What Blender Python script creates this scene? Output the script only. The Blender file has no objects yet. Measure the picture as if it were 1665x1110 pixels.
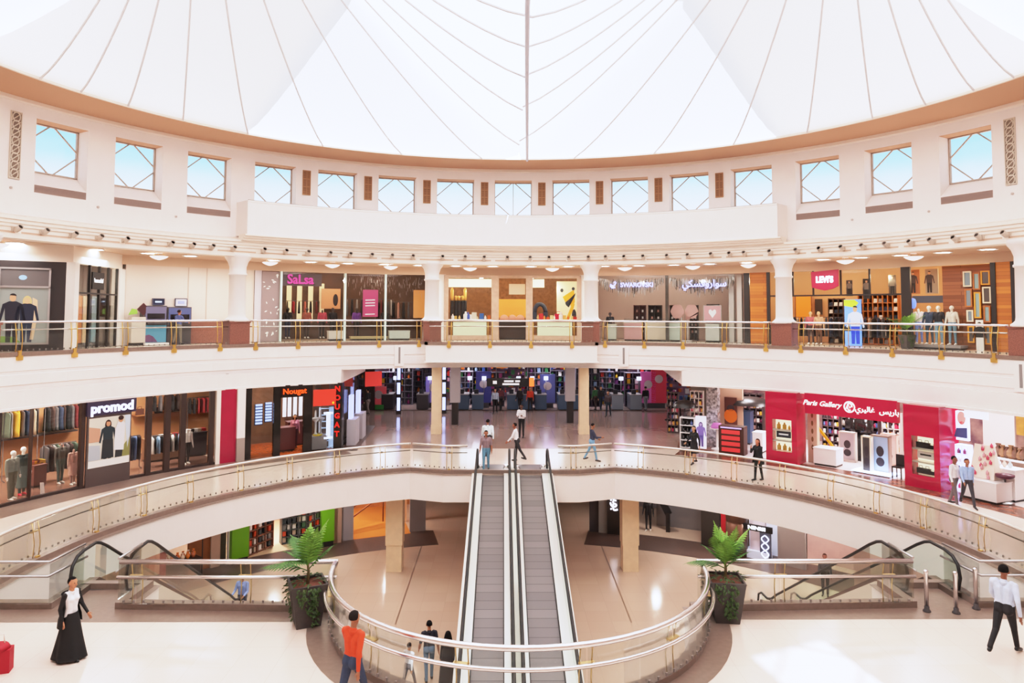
# Shopping mall atrium: three ring-shaped levels round a round void, tent roof above.
# World: origin at the ring centre on the middle floor, +y away from the viewer, z up, metres.
import bpy, bmesh, math, random
import numpy as np
from mathutils import Vector, Matrix
from mathutils.geometry import tessellate_polygon
random.seed(7)
PI = math.pi
SC = bpy.context.scene
COL = SC.collection
rad = math.radians
ZL0, ZL1, ZL2 = -4.6, 0.0, 5.17
ORD = 'first second third fourth fifth sixth seventh eighth ninth tenth eleventh twelfth thirteenth fourteenth fifteenth sixteenth seventeenth eighteenth nineteenth twentieth'.split()
def nth(i):
    if i < 20: return ORD[i]
    t = {2: 'twenty', 3: 'thirty', 4: 'forty', 5: 'fifty'}[(i+1)//10]
    r = (i+1) % 10
    return t + '-' + ORD[r-1] if r else {2: 'twentieth', 3: 'thirtieth', 4: 'fortieth', 5: 'fiftieth'}[(i+1)//10]

# ---------------------------------------------------------------- materials
MATS = {}
def srgb(c):
    if isinstance(c, str):
        c = [int(c[i:i+2], 16)/255 for i in (0, 2, 4)]
    return tuple((v/12.92 if v <= .04045 else ((v+.055)/1.055)**2.4) for v in c)
def mat(name, col='cccccc', rough=.6, metal=0, emit=0, spec=.5, noise=0, nscale=6, bump=0, kind=None, col2=None, size=.6, coat=0):
    if name in MATS: return MATS[name]
    m = bpy.data.materials.new(name); m.use_nodes = True
    nt = m.node_tree; N = nt.nodes; L = nt.links
    b = N['Principled BSDF']; out = N['Material Output']
    c = srgb(col)
    b.inputs['Base Color'].default_value = (*c, 1)
    b.inputs['Roughness'].default_value = rough
    b.inputs['Metallic'].default_value = metal
    b.inputs['Specular IOR Level'].default_value = spec
    if coat: b.inputs['Coat Weight'].default_value = coat; b.inputs['Coat Roughness'].default_value = .05
    if emit:
        b.inputs['Emission Color'].default_value = (*c, 1); b.inputs['Emission Strength'].default_value = emit
    tc = N.new('ShaderNodeTexCoord')
    if noise or bump:
        nz = N.new('ShaderNodeTexNoise'); nz.inputs['Scale'].default_value = nscale; nz.inputs['Detail'].default_value = 5
        L.new(tc.outputs['Object'], nz.inputs['Vector'])
        if noise:
            mx = N.new('ShaderNodeMix'); mx.data_type = 'RGBA'; mx.inputs['Factor'].default_value = 1
            c2 = srgb(col2) if col2 else tuple(v*(1-noise) for v in c)
            mx.inputs['A'].default_value = (*c, 1); mx.inputs['B'].default_value = (*c2, 1)
            rp = N.new('ShaderNodeMapRange'); rp.inputs['From Min'].default_value = .35; rp.inputs['From Max'].default_value = .65
            L.new(nz.outputs['Fac'], rp.inputs['Value']); L.new(rp.outputs['Result'], mx.inputs['Factor'])
            L.new(mx.outputs['Result'], b.inputs['Base Color'])
        if bump:
            bp = N.new('ShaderNodeBump'); bp.inputs['Strength'].default_value = bump
            L.new(nz.outputs['Fac'], bp.inputs['Height']); L.new(bp.outputs['Normal'], b.inputs['Normal'])
    if kind == 'tile':
        br = N.new('ShaderNodeTexBrick'); br.offset = 0; br.squash = 1
        c2 = srgb(col2) if col2 else tuple(v*.96 for v in c)
        br.inputs['Color1'].default_value = (*c, 1); br.inputs['Color2'].default_value = (*c2, 1)
        br.inputs['Mortar'].default_value = (*[v*.86 for v in c], 1)
        br.inputs['Scale'].default_value = 1; br.inputs['Mortar Size'].default_value = .006
        br.inputs['Brick Width'].default_value = size; br.inputs['Row Height'].default_value = size
        L.new(tc.outputs['Object'], br.inputs['Vector'])
        L.new(br.outputs['Color'], b.inputs['Base Color'])
    if kind == 'plank':
        br = N.new('ShaderNodeTexBrick'); br.offset = .4
        c2 = srgb(col2) if col2 else tuple(v*.75 for v in c)
        br.inputs['Color1'].default_value = (*c, 1); br.inputs['Color2'].default_value = (*c2, 1)
        br.inputs['Mortar'].default_value = (*[v*.4 for v in c], 1)
        br.inputs['Scale'].default_value = 1; br.inputs['Mortar Size'].default_value = .006
        br.inputs['Brick Width'].default_value = 1.3; br.inputs['Row Height'].default_value = .16
        mp = N.new('ShaderNodeMapping'); mp.inputs['Rotation'].default_value = (PI/2, 0, 0)
        L.new(tc.outputs['Object'], mp.inputs['Vector']); L.new(mp.outputs['Vector'], br.inputs['Vector'])
        L.new(br.outputs['Color'], b.inputs['Base Color'])
    if kind == 'wave':
        wv = N.new('ShaderNodeTexWave'); wv.inputs['Scale'].default_value = size; wv.inputs['Distortion'].default_value = 6; wv.inputs['Detail'].default_value = 2
        wv.bands_direction = 'Z'
        L.new(tc.outputs['Object'], wv.inputs['Vector'])
        bp = N.new('ShaderNodeBump'); bp.inputs['Strength'].default_value = .5; bp.inputs['Distance'].default_value = .05
        L.new(wv.outputs['Fac'], bp.inputs['Height']); L.new(bp.outputs['Normal'], b.inputs['Normal'])
    MATS[name] = m
    return m
def glass(name, tint='eef6f2', refl=.5, rough=.02):
    if name in MATS: return MATS[name]
    m = bpy.data.materials.new(name); m.use_nodes = True
    nt = m.node_tree; N = nt.nodes; L = nt.links
    N.remove(N['Principled BSDF'])
    t = N.new('ShaderNodeBsdfTransparent'); t.inputs['Color'].default_value = (*srgb(tint), 1)
    g = N.new('ShaderNodeBsdfGlossy'); g.inputs['Roughness'].default_value = rough
    fr = N.new('ShaderNodeFresnel'); fr.inputs['IOR'].default_value = 1.45
    mu = N.new('ShaderNodeMath'); mu.operation = 'MULTIPLY'; mu.inputs[1].default_value = refl
    mx = N.new('ShaderNodeMixShader')
    L.new(fr.outputs[0], mu.inputs[0]); L.new(mu.outputs[0], mx.inputs[0]); L.new(t.outputs[0], mx.inputs[1]); L.new(g.outputs[0], mx.inputs[2])
    L.new(mx.outputs[0], N['Material Output'].inputs['Surface'])
    MATS[name] = m
    return m
def fabric_mat(name, col, tr):
    m = bpy.data.materials.new(name); m.use_nodes = True
    nt = m.node_tree; N = nt.nodes; L = nt.links
    N.remove(N['Principled BSDF'])
    d = N.new('ShaderNodeBsdfDiffuse'); d.inputs['Color'].default_value = (*srgb(col), 1)
    t = N.new('ShaderNodeBsdfTranslucent'); t.inputs['Color'].default_value = (*srgb(col), 1)
    mx = N.new('ShaderNodeMixShader'); mx.inputs[0].default_value = tr
    L.new(d.outputs[0], mx.inputs[1]); L.new(t.outputs[0], mx.inputs[2]); L.new(mx.outputs[0], N['Material Output'].inputs['Surface'])
    MATS[name] = m
    return m
WHITE = mat('white_plaster', 'f4ece8', .7, noise=.02, nscale=1.5)
CREAM = mat('cream_plaster', 'f5e9de', .7)
OFFW = mat('offwhite_plaster', 'eae2dc', .75)
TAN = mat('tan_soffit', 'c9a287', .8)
BULK = mat('beige_bulkhead', 'd8c0ac', .8)
BROWNS = mat('brown_stone', '8d7a70', .3, noise=.12, nscale=9)
DKSTONE = mat('dark_brown_stone', '5f4a42', .35, noise=.2, nscale=12)
GRANITE = mat('red_granite', '9a6a5c', .3, noise=.35, nscale=25)
STEEL = mat('polished_steel', 'f0eaea', .22, 1)
STEELD = mat('brushed_steel', 'b8b4b4', .35, 1)
BRASS = mat('brass', 'e0ba6a', .28, .85)
BRASSP = mat('pale_brass', 'e2c894', .3, .9)
BLACK = mat('black_rubber', '1c1a1b', .45)
DARK = mat('dark_panel', '2c2624', .35)
DKGREY = mat('dark_grey', '4a4446', .5)
GREY = mat('mid_grey', '8f8a8a', .5)
GLASS = glass('clear_glass', 'f8faf8', .55)
GLASSG = glass('green_edge_glass', 'e4f2ea', .55)
GLASSW = glass('shop_glass', 'f4f6f6', .45)
LAMP = mat('lamp_glow', 'fff4e4', .5, emit=14)
LAMPS = mat('soft_lamp_glow', 'ffe4d8', .5, emit=2.2)
FLOOR1 = mat('cream_tile', 'e8d7cb', .16, kind='tile', size=.8, col2='e6d3c6', spec=.35)
FLOOR0 = mat('beige_tile', 'c9b2a0', .14, kind='tile', size=.9, col2='c5ad9b', spec=.5)
FLOORH = mat('foyer_tile', '9c877e', .12, kind='tile', size=.8, col2='98837a', spec=.6)
FLOOR2 = mat('gallery_tile', 'd8cabc', .2, kind='tile', size=.6)
WOODF = mat('orange_brown_floor', 'a2674a', .2, kind='tile', size=.5, col2='90563c')
SKIN = mat('skin', 'b98a6c', .5)
SKINL = mat('light_skin', 'd8ac90', .5)
HAIR = mat('dark_hair', '1d1615', .6)

# ---------------------------------------------------------------- mesh builder
class MB:
    def __init__(s): s.v = []; s.f = []; s.mi = []; s.mats = []; s.cur = 0; s.sm = []; s.smooth = False
    def use(s, m):
        if m not in s.mats: s.mats.append(m)
        s.cur = s.mats.index(m); return s
    def face(s, idx): s.f.append(tuple(idx)); s.mi.append(s.cur); s.sm.append(s.smooth)
    def pts(s, P):
        k = len(s.v); s.v += [tuple(p) for p in P]; return list(range(k, k+len(P)))
    def poly(s, P): s.face(s.pts(P)); return s
    def box(s, x0, x1, y0, y1, z0, z1, M=None):
        P = [Vector((x, y, z)) for z in (z0, z1) for y in (y0, y1) for x in (x0, x1)]
        if M is not None: P = [M @ p for p in P]
        a = s.pts(P)
        for q in ((0, 2, 3, 1), (4, 5, 7, 6), (0, 1, 5, 4), (2, 6, 7, 3), (0, 4, 6, 2), (1, 3, 7, 5)): s.face([a[i] for i in q])
        return s
    def cbox(s, c, d, M=None): return s.box(c[0]-d[0]/2, c[0]+d[0]/2, c[1]-d[1]/2, c[1]+d[1]/2, c[2]-d[2]/2, c[2]+d[2]/2, M)
    def bar(s, a, b, w, h=None):
        a = Vector(a); b = Vector(b); d = b-a; L = d.length
        if L < 1e-6: return s
        q = d.to_track_quat('Y', 'Z').to_matrix().to_4x4(); q.translation = a
        h = h or w
        return s.box(-w/2, w/2, 0, L, -h/2, h/2, q)
    def prism(s, P, z0, z1, M=None):
        n = len(P)
        lo = [Vector((p[0], p[1], z0)) for p in P]; hi = [Vector((p[0], p[1], z1)) for p in P]
        if M is not None: lo = [M @ p for p in lo]; hi = [M @ p for p in hi]
        a = s.pts(lo); b = s.pts(hi)
        s.face(a[::-1]); s.face(b)
        for i in range(n): j = (i+1) % n; s.face((a[i], a[j], b[j], b[i]))
        return s
    def plate(s, P, y0, y1, M=None):     # outline in x-z, thickness along y
        R = Matrix.Rotation(PI/2, 4, 'X')
        return s.prism(P, -y1, -y0, (M @ R) if M is not None else R)
    def lathe(s, prof, c=(0, 0, 0), n=16, M=None, caps=True):
        rings = []
        for r, z in prof:
            P = [Vector((c[0]+r*math.cos(2*PI*i/n), c[1]+r*math.sin(2*PI*i/n), c[2]+z)) for i in range(n)]
            if M is not None: P = [M @ p for p in P]
            rings.append(s.pts(P))
        sm = s.smooth; s.smooth = True
        for a, b in zip(rings, rings[1:]):
            for i in range(n): j = (i+1) % n; s.face((a[i], a[j], b[j], b[i]))
        s.smooth = sm
        if caps:
            if prof[0][0] > 1e-5: s.face(rings[0][::-1])
            if prof[-1][0] > 1e-5: s.face(rings[-1])
        return s
    def cyl(s, a, b, r, r2=None, n=12):
        a = Vector(a); b = Vector(b); d = b-a
        q = d.to_track_quat('Z', 'Y').to_matrix().to_4x4(); q.translation = a
        return s.lathe([(r, 0), (r if r2 is None else r2, d.length)], n=n, M=q)
    def ball(s, c, r, n=10, m=6, sc=(1, 1, 1), M=None):
        prof = [(r*math.sin(PI*k/m), -r*math.cos(PI*k/m)) for k in range(m+1)]
        prof[0] = (1e-6, -r); prof[-1] = (1e-6, r)
        T = Matrix.Translation(c) @ Matrix.Diagonal((*sc, 1))
        if M is not None: T = M @ T
        return s.lathe(prof, n=n, M=T, caps=False)
    def tube(s, P, r, n=8, closed=False, M=None):
        P = [Vector(p) for p in P]; rings = []; N = len(P)
        up = None
        for i, p in enumerate(P):
            if closed: t = P[(i+1) % N]-P[i-1]
            else: t = P[min(i+1, N-1)]-P[max(i-1, 0)]
            t.normalize()
            if up is None:
                up = Vector((0, 0, 1)) if abs(t.z) < .9 else Vector((0, 1, 0))
            x = t.cross(up)
            if x.length < 1e-4: x = t.cross(Vector((1, 0, 0)))
            x.normalize(); y = x.cross(t).normalized(); up = y
            rr = r[i] if isinstance(r, (list, tuple)) else r
            Q = [p+x*rr*math.cos(2*PI*k/n)+y*rr*math.sin(2*PI*k/n) for k in range(n)]
            if M is not None: Q = [M @ q for q in Q]
            rings.append(s.pts(Q))
        sm = s.smooth; s.smooth = True
        prs = list(zip(rings, rings[1:])) + ([(rings[-1], rings[0])] if closed else [])
        for a, b in prs:
            for k in range(n): j = (k+1) % n; s.face((a[k], a[j], b[j], b[k]))
        s.smooth = sm
        if not closed: s.face(rings[0][::-1]); s.face(rings[-1])
        return s
    def ring(s, prof, th0, th1, n=None, closed=True, smooth=False):   # profile [(R, z)] swept round the hall's axis
        n = n or max(1, int(abs(th1-th0)/2.0+.5))
        full = abs(abs(th1-th0)-360) < 1e-6
        rows = []
        for i in range(n+(0 if full else 1)):
            t = rad(th0+(th1-th0)*i/n); sn, cs = math.sin(t), math.cos(t)
            rows.append(s.pts([(R*sn, R*cs, z) for R, z in prof]))
        m = len(prof); sm = s.smooth; s.smooth = smooth
        pr = list(zip(rows, rows[1:])) + ([(rows[-1], rows[0])] if full else [])
        for a, b in pr:
            for k in range(m if closed else m-1):
                j = (k+1) % m; s.face((a[k], a[j], b[j], b[k]))
        if closed and not full: s.face(rows[0]); s.face(rows[-1][::-1])
        s.smooth = sm
        return s
    def sweep(s, path, prof, closed=False):     # path in plan, profile [(offset to the left of travel, z)], closed section
        N = len(path); rows = []
        for i in range(N):
            p = Vector((path[i][0], path[i][1]))
            a = Vector(path[i-1][:2]) if (closed or i > 0) else None
            b = Vector(path[(i+1) % N][:2]) if (closed or i < N-1) else None
            d1 = (p-a).normalized() if a is not None else (b-p).normalized()
            d2 = (b-p).normalized() if b is not None else d1
            n1 = Vector((-d1.y, d1.x)); n2 = Vector((-d2.y, d2.x)); nn = n1+n2
            if nn.length < 1e-5: nn = n1
            nn.normalize(); k = min(2.5, 1/max(.2, nn.dot(n1)))
            rows.append(s.pts([(p.x+nn.x*o*k, p.y+nn.y*o*k, z) for o, z in prof]))
        m = len(prof)
        for a, b in list(zip(rows, rows[1:])) + ([(rows[-1], rows[0])] if closed else []):
            for k in range(m): j = (k+1) % m; s.face((a[k], b[k], b[j], a[j]))
        if not closed: s.face(rows[0][::-1]); s.face(rows[-1])
        return s
    def flat(s, outer, holes, z, flip=False):
        loops = [[Vector((x, y, 0)) for x, y in outer]] + [[Vector((x, y, 0)) for x, y in h] for h in holes]
        tris = tessellate_polygon(loops)
        P = [(p.x, p.y, z) for l in loops for p in l]
        k = s.pts(P)
        for t in tris:
            a, b, c = (Vector(P[i]) for i in t)
            up = (b-a).cross(c-a).z > 0
            t = t if up != flip else t[::-1]
            s.face([k[i] for i in t])
        return s
    def build(s, name, m=None, parent=None, loc=None, rz=0, off=None):
        me = bpy.data.meshes.new(name)
        v = s.v
        if off is not None: v = [(p[0]-off[0], p[1]-off[1], p[2]-off[2]) for p in v]
        me.from_pydata(v, [], s.f)
        ms = s.mats if s.mats else [m]
        if m is not None and s.mats and m not in s.mats: pass
        for q in ms: me.materials.append(q)
        if s.mats: me.polygons.foreach_set('material_index', s.mi)
        me.polygons.foreach_set('use_smooth', s.sm)
        bm = bmesh.new(); bm.from_mesh(me); bmesh.ops.recalc_face_normals(bm, faces=bm.faces); bm.to_mesh(me); bm.free()
        me.update()
        o = bpy.data.objects.new(name, me); COL.objects.link(o)
        if parent is not None: o.parent = parent
        if loc is not None: o.location = loc
        if rz: o.rotation_euler = (0, 0, rz)
        return o
def tag(o, label=None, cat=None, group=None, kind=None):
    if label: o['label'] = label
    if cat: o['category'] = cat
    if group: o['group'] = group
    if kind: o['kind'] = kind
    return o
def thing(name, label, cat, loc=(0, 0, 0), rz=0, group=None, tilt=None):
    o = bpy.data.objects.new(name, None); COL.objects.link(o)
    o.location = loc; o.rotation_euler = (0, 0, rz)
    if tilt: o.rotation_euler = (tilt[0], tilt[1], rz)
    o.empty_display_size = .1
    return tag(o, label, cat, group)
def struct(o, label=None):
    o['kind'] = 'structure'
    if label: o['label'] = label
    return o
def pol(R, th, z=0): return (R*math.sin(rad(th)), R*math.cos(rad(th)), z)
def pthing(name, label, cat, R, th, z, group=None, turn=0): return thing(name, label, cat, pol(R, th, z), -rad(th)+turn, group)
def arc(R, a, b, step=2.0, c=(0, 0)):
    n = max(1, int(abs(b-a)/step+.5))
    return [(c[0]+R*math.sin(rad(a+(b-a)*i/n)), c[1]+R*math.cos(rad(a+(b-a)*i/n))) for i in range(n+1)]
def copy_tree(o, parent=None):
    c = o.copy(); COL.objects.link(c)
    if parent is not None: c.parent = parent
    for ch in list(o.children): copy_tree(ch, c)
    return c
def text(body, size, m, depth=.02, bold=0, parent=None, loc=(0, 0, 0), name='lettering', sx=1, shear=0, align='CENTER', font=None, rz=0):
    cu = bpy.data.curves.new('text', 'FONT'); cu.body = body; cu.size = size; cu.extrude = depth; cu.offset = bold; cu.shear = shear
    cu.align_x = align; cu.align_y = 'CENTER'; cu.resolution_u = 3
    o = bpy.data.objects.new('text', cu); COL.objects.link(o)
    dg = bpy.context.evaluated_depsgraph_get(); dg.update()
    me = bpy.data.meshes.new_from_object(o.evaluated_get(dg))
    bpy.data.objects.remove(o)
    R = Matrix.Translation(loc) @ Matrix.Rotation(rz, 4, 'Z') @ Matrix.Rotation(PI/2, 4, 'X') @ Matrix.Diagonal((sx, 1, 1, 1))
    me.transform(R); me.materials.clear(); me.materials.append(m)
    o = bpy.data.objects.new(name, me); COL.objects.link(o)
    if parent is not None: o.parent = parent
    return o

# ---------------------------------------------------------------- camera, sky, sun
cam = bpy.data.cameras.new('camera'); co = bpy.data.objects.new('camera', cam); COL.objects.link(co)
cam.sensor_width = 36; cam.lens = 24.907; cam.shift_y = -.0647; cam.clip_end = 400
Mc = Matrix.Rotation(-.01345, 4, 'Z') @ Matrix.Rotation(PI/2+.05556, 4, 'X') @ Matrix.Rotation(.00378, 4, 'Z')
Mc.translation = (-.498, -18.718, 6.7); co.matrix_world = Mc
SC.camera = co
SC.view_settings.view_transform = 'Standard'; SC.view_settings.look = 'None'; SC.view_settings.exposure = 0.0
VS = SC.view_settings; VS.use_white_balance = True; VS.white_balance_temperature = 6120; VS.white_balance_tint = 11; VS.use_curve_mapping = True       # bright airy photographic tone curve with a soft shoulder
CM = VS.curve_mapping; CM.white_level = (2, 2, 2); CM.use_clip = False
cv = CM.curves[3]
TONE = [(0, 0), (.012, .05), (.03, .135), (.06, .305), (.1, .505), (.15, .69), (.22, .825), (.4, .92), (.8, .98), (1, 1)]
cv.points[0].location = TONE[0]; cv.points[1].location = TONE[-1]
for q in TONE[1:-1]: cv.points.new(*q)
CM.update()
SC.cycles.transparent_max_bounces = 24; SC.cycles.max_bounces = 10; SC.cycles.diffuse_bounces = 6
SC.cycles.sample_clamp_indirect = 6; SC.cycles.use_denoising = True
W = bpy.data.worlds.new('sky'); SC.world = W; W.use_nodes = True
nt = W.node_tree; bg = nt.nodes['Background']
tcw = nt.nodes.new('ShaderNodeTexCoord'); sp = nt.nodes.new('ShaderNodeSeparateXYZ'); rp = nt.nodes.new('ShaderNodeValToRGB')
nt.links.new(tcw.outputs['Generated'], sp.inputs[0]); nt.links.new(sp.outputs['Z'], rp.inputs[0]); nt.links.new(rp.outputs[0], bg.inputs[0])
rp.color_ramp.elements[0].position = .135; rp.color_ramp.elements[0].color = (.8, .86, .88, 1)
rp.color_ramp.elements[1].position = .3; rp.color_ramp.elements[1].color = (.1, .33, .46, 1)
e = rp.color_ramp.elements.new(.19); e.color = (.3, .6, .7, 1); e = rp.color_ramp.elements.new(.6); e.color = (.8, .86, .92, 1)
bg.inputs[1].default_value = .9
def lamp(name, kind, loc, power, col=(1, .95, .88), size=.3, rot=(0, 0, 0), spot=None, size_y=None):
    l = bpy.data.lights.new(name, kind); l.energy = power; l.color = col
    if kind == 'AREA':
        l.size = size
        if size_y: l.shape = 'RECTANGLE'; l.size_y = size_y
    elif kind == 'SUN': l.angle = size
    else: l.shadow_soft_size = size
    if kind == 'SPOT' and spot: l.spot_size = rad(spot); l.spot_blend = .8
    o = bpy.data.objects.new(name, l); COL.objects.link(o); o.location = loc; o.rotation_euler = rot
    return o
sdir = Vector((-.17, .985, -.93)).normalized()
sun = lamp('sun', 'SUN', (8, -40, 40), 7.5, (1, .965, .94), rad(.6)); sun.rotation_euler = sdir.to_track_quat('-Z', 'Y').to_euler()

# ---------------------------------------------------------------- floors and slabs
XE = 4.37
VOID = arc(13.04, -99.27, -19.75, 2) + [(-2.9, 11.73), (2.75, 11.73)] + arc(13.04, 19.5, 99.27, 2) + \
    [(10.52, -2.1), (10.52, -.95), (9.03, -.95), (9.03, -2.1)] + arc(4.07, 90, 270, 5, (-.1, -2.3))[0:] + [(-9.2, -2.1), (-9.2, -.95), (-10.72, -.95), (-10.72, -2.1)]
BIG = arc(30, -180, 180, 6)[:-1]
BIG = [p for p in BIG]
OUT1 = [(-34, -34), (34, -34), (34, 42), (-34, 42)]
OUT2 = [(-34, -34), (34, -34), (34, 42), (-34, 42)]
o = MB().flat([(-36, -36), (36, -36), (36, 44), (-36, 44)], [], ZL0).build('floor_lower', FLOOR0); struct(o, 'polished beige tiled floor of the lowest level')
o = MB().flat(OUT1, [VOID], 0).build('floor_middle', FLOOR1); struct(o, 'cream tiled floor of the middle level round the oval void')
# soffit of the middle slab
o = MB().flat(OUT1, [VOID], -1.1, True).build('ceiling_lower', OFFW); struct(o)
# void edge: white fascia with a dark stone nosing
mb = MB(); mb.use(WHITE)
P = VOID
mb.sweep(P, [(-.02, -.02), (.02, -.02), (.02, -.62), (-.01, -.64), (-.01, -.92), (.05, -.95), (.05, -1.06), (.09, -1.08), (.09, -1.16), (-.25, -1.16), (-.25, -.02)], True)
struct(mb.build('trim_1'), 'white plaster edge of the middle slab round the void')
mb = MB(); mb.sweep(P, [(.05, -.03), (.05, .15), (-.16, .15), (-.16, .0), (-.3, -.02)], True)
struct(mb.build('trim_2', BROWNS), 'brown stone kerb along the void edge')
# brown inlaid stone bands on the middle floor (front edge and along the shop fronts)
mb = MB()
def band(pa, pb, z):
    for i in range(len(pa)-1): mb.poly([(*pa[i], z), (*pa[i+1], z), (*pb[i+1], z), (*pb[i], z)])
A = [(-20, -2.1), (-10.72, -2.1)]; band(A, [(-20, -2.82), (-10.72, -2.82)], .004)
band([(-10.72, -2.1), (-10.72, -.95)], [(-9.2, -2.1), (-9.2, -.95)], .004)
band([(-10.72, -2.1), (-9.2, -2.1)], [(-10.72, -2.82), (-9.2, -2.82)], .004)
band([(-9.2, -2.1), (-4.17, -2.1)], [(-9.2, -2.82), (-4.4, -2.82)], .004)
band(arc(4.07, 270, 90, 5, (-.1, -2.3)), arc(4.62, 270, 90, 5, (-.1, -2.3)), .005)
band([(3.97, -2.1), (9.03, -2.1)], [(4.2, -2.75), (9.03, -2.75)], .004)
band([(9.03, -2.1), (10.52, -2.1)], [(9.03, -2.75), (10.52, -2.75)], .004)
band([(9.03, -.95), (10.52, -.95)], [(9.03, -2.1), (10.52, -2.1)], .004)
band([(10.52, -2.1), (20, -2.1)], [(10.52, -2.75), (20, -2.75)], .004)
struct(mb.build('trim_3', BROWNS), 'grey brown stone border inlaid along the near void edge')
mb = MB()
mb.ring([(17.55, .004), (18.95, .004)], -90, -26, closed=False)
struct(mb.build('trim_4', BROWNS), 'brown stone border in front of the left shop fronts')
mb = MB(); mb.ring([(17.55, .004), (18.95, .004)], 26.5, 90, closed=False)
mb.poly([(8.3, 16.6, .004), (10.3, 16.6, .004), (11.2, 31, .004), (9.2, 31, .004)])
struct(mb.build('trim_5', mat('rust_stone', '9a5c44', .22, noise=.35, nscale=3, col2='5f4a44')), 'rust brown stone border in front of the right shop')
# foyer floor behind the void: darker polished tiles
o = MB().flat([(-8.3, 17.2), (8.3, 17.2), (12.5, 31.0), (12.5, 31.5), (-12, 31.5), (-12, 31.0)], [], .006).build('floor_foyer', FLOORH); struct(o, 'polished mauve grey foyer tiles in front of the supermarket')
mb = MB(); mb.poly([(-8.45, 16.6, .01), (-7.6, 16.6, .01), (-8.1, 24.5, .01), (-8.9, 24.5, .01)]); struct(mb.build('trim_6', DKSTONE), 'dark skirting band on the foyer floor')
mb = MB(); mb.ring([(17.2, ZL0+.004), (19.6, ZL0+.004)], -75, -12, closed=False); mb.ring([(17.2, ZL0+.004), (19.6, ZL0+.004)], 12, 75, closed=False)
struct(mb.build('trim_7', DKSTONE), 'dark stone border in front of the lowest shops')
# upper gallery slab
G2a = 19.18
mb = MB(); mb.ring([(G2a, ZL2-.02), (30.5, ZL2-.02), (30.5, ZL2-.2), (G2a, ZL2-.2)], -180, 180, 120)
struct(mb.build('floor_upper', FLOOR2), 'tiled floor of the upper gallery')
mb = MB(); mb.ring([(G2a-.02, ZL2-.02), (G2a-.02, 4.62), (G2a+.02, 4.6), (G2a+.02, 4.5), (G2a-.0, 4.48), (G2a, 4.12), (G2a+.05, 4.1), (G2a+.05, 3.9), (G2a+.4, 3.9), (G2a+.4, ZL2-.02)], -180, 180, 120)
struct(mb.build('trim_8', WHITE), 'white plaster edge of the upper gallery')
mb = MB(); mb.ring([(G2a-.06, ZL2-.03), (G2a-.06, ZL2+.12), (G2a+.12, ZL2+.12), (G2a+.12, ZL2-.03)], -180, -13.1, 84)
mb.ring([(G2a-.06, ZL2-.03), (G2a-.06, ZL2+.12), (G2a+.12, ZL2+.12), (G2a+.12, ZL2-.03)], 13.1, 180, 84)
struct(mb.build('trim_9', BROWNS), 'brown stone kerb of the upper gallery')
# projecting centre bay of the gallery
CB = [(-4.42, 19.4), (-4.42, 17.75), (4.38, 17.75), (4.38, 19.4)]
mb = MB(); mb.use(WHITE); mb.prism(CB[:1]+CB[1:], 4.24, ZL2-.02)
mb.box(-4.5, 4.46, 17.68, 19.4, 4.24, 4.32)
struct(mb.build('trim_10'), 'projecting white centre bay of the upper gallery')
mb = MB(); mb.box(-4.47, 4.43, 17.7, 17.86, ZL2-.03, ZL2+.12); mb.box(-4.47, -4.3, 17.7, 19.4, ZL2-.03, ZL2+.12); mb.box(4.27, 4.43, 17.7, 19.4, ZL2-.03, ZL2+.12)
struct(mb.build('trim_11', BROWNS), 'brown kerb of the centre bay')
mb = MB(); mb.flat([(-4.3, 17.8), (4.3, 17.8), (4.3, 19.3), (-4.3, 19.3)], [], ZL2-.01); struct(mb.build('floor_bay', FLOOR2))
# ceiling of the middle level
o = MB().flat(OUT1, [arc(G2a+.1, -180, 180, 4)[:-1]], 3.93, True).build('ceiling_middle', mat('middle_soffit', 'cbb8ac', .6)); struct(o, 'soffit over the middle level')
# white bulkhead over the middle level shop fronts, returning along the foyer
mb = MB(); mb.ring([(18.85, 3.95), (18.85, 3.36), (18.8, 3.34), (18.8, 3.26), (19.1, 3.26), (19.1, 3.95)], -92, -26.8)
mb.sweep([(-8.53, 16.85), (-8.75, 24.4)], [(0, 3.26), (0, 3.95), (.25, 3.95), (.25, 3.26)])
mb.ring([(18.85, 3.95), (18.85, 3.3), (18.8, 3.28), (18.8, 3.18), (19.1, 3.18), (19.1, 3.95)], 26.8, 92)
mb.sweep([(8.53, 16.85), (10.2, 30)], [(0, 3.2), (0, 3.95), (-.25, 3.95), (-.25, 3.2)])
struct(mb.build('trim_12', WHITE), 'white bulkhead above the middle level shop fronts')
# outer envelope walls
mb = MB(); mb.ring([(30.4, ZL0), (30.4, -.1)], -180, 180, 60, closed=False); mb.ring([(30.4, -.1), (30.4, 4.4)], 23, 337, 60, closed=False); mb.ring([(30.4, 4.4), (30.4, 12)], -180, 180, 60, closed=False); struct(mb.build('wall_outer', mat('shop_back_wall', 'b9a698', .8)))
mb = MB(); mb.ring([(22, ZL0), (22, -1.1)], 90, 270, 40, closed=False); mb.ring([(22, 0), (22, 3.95)], 92, 268, 40, closed=False); struct(mb.build('wall_back', WHITE))
mb = MB(); mb.ring([(24.3, ZL2), (24.3, 9.55)], 65.5, 290, 60, closed=False); struct(mb.build('wall_gallery', WHITE))

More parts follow.
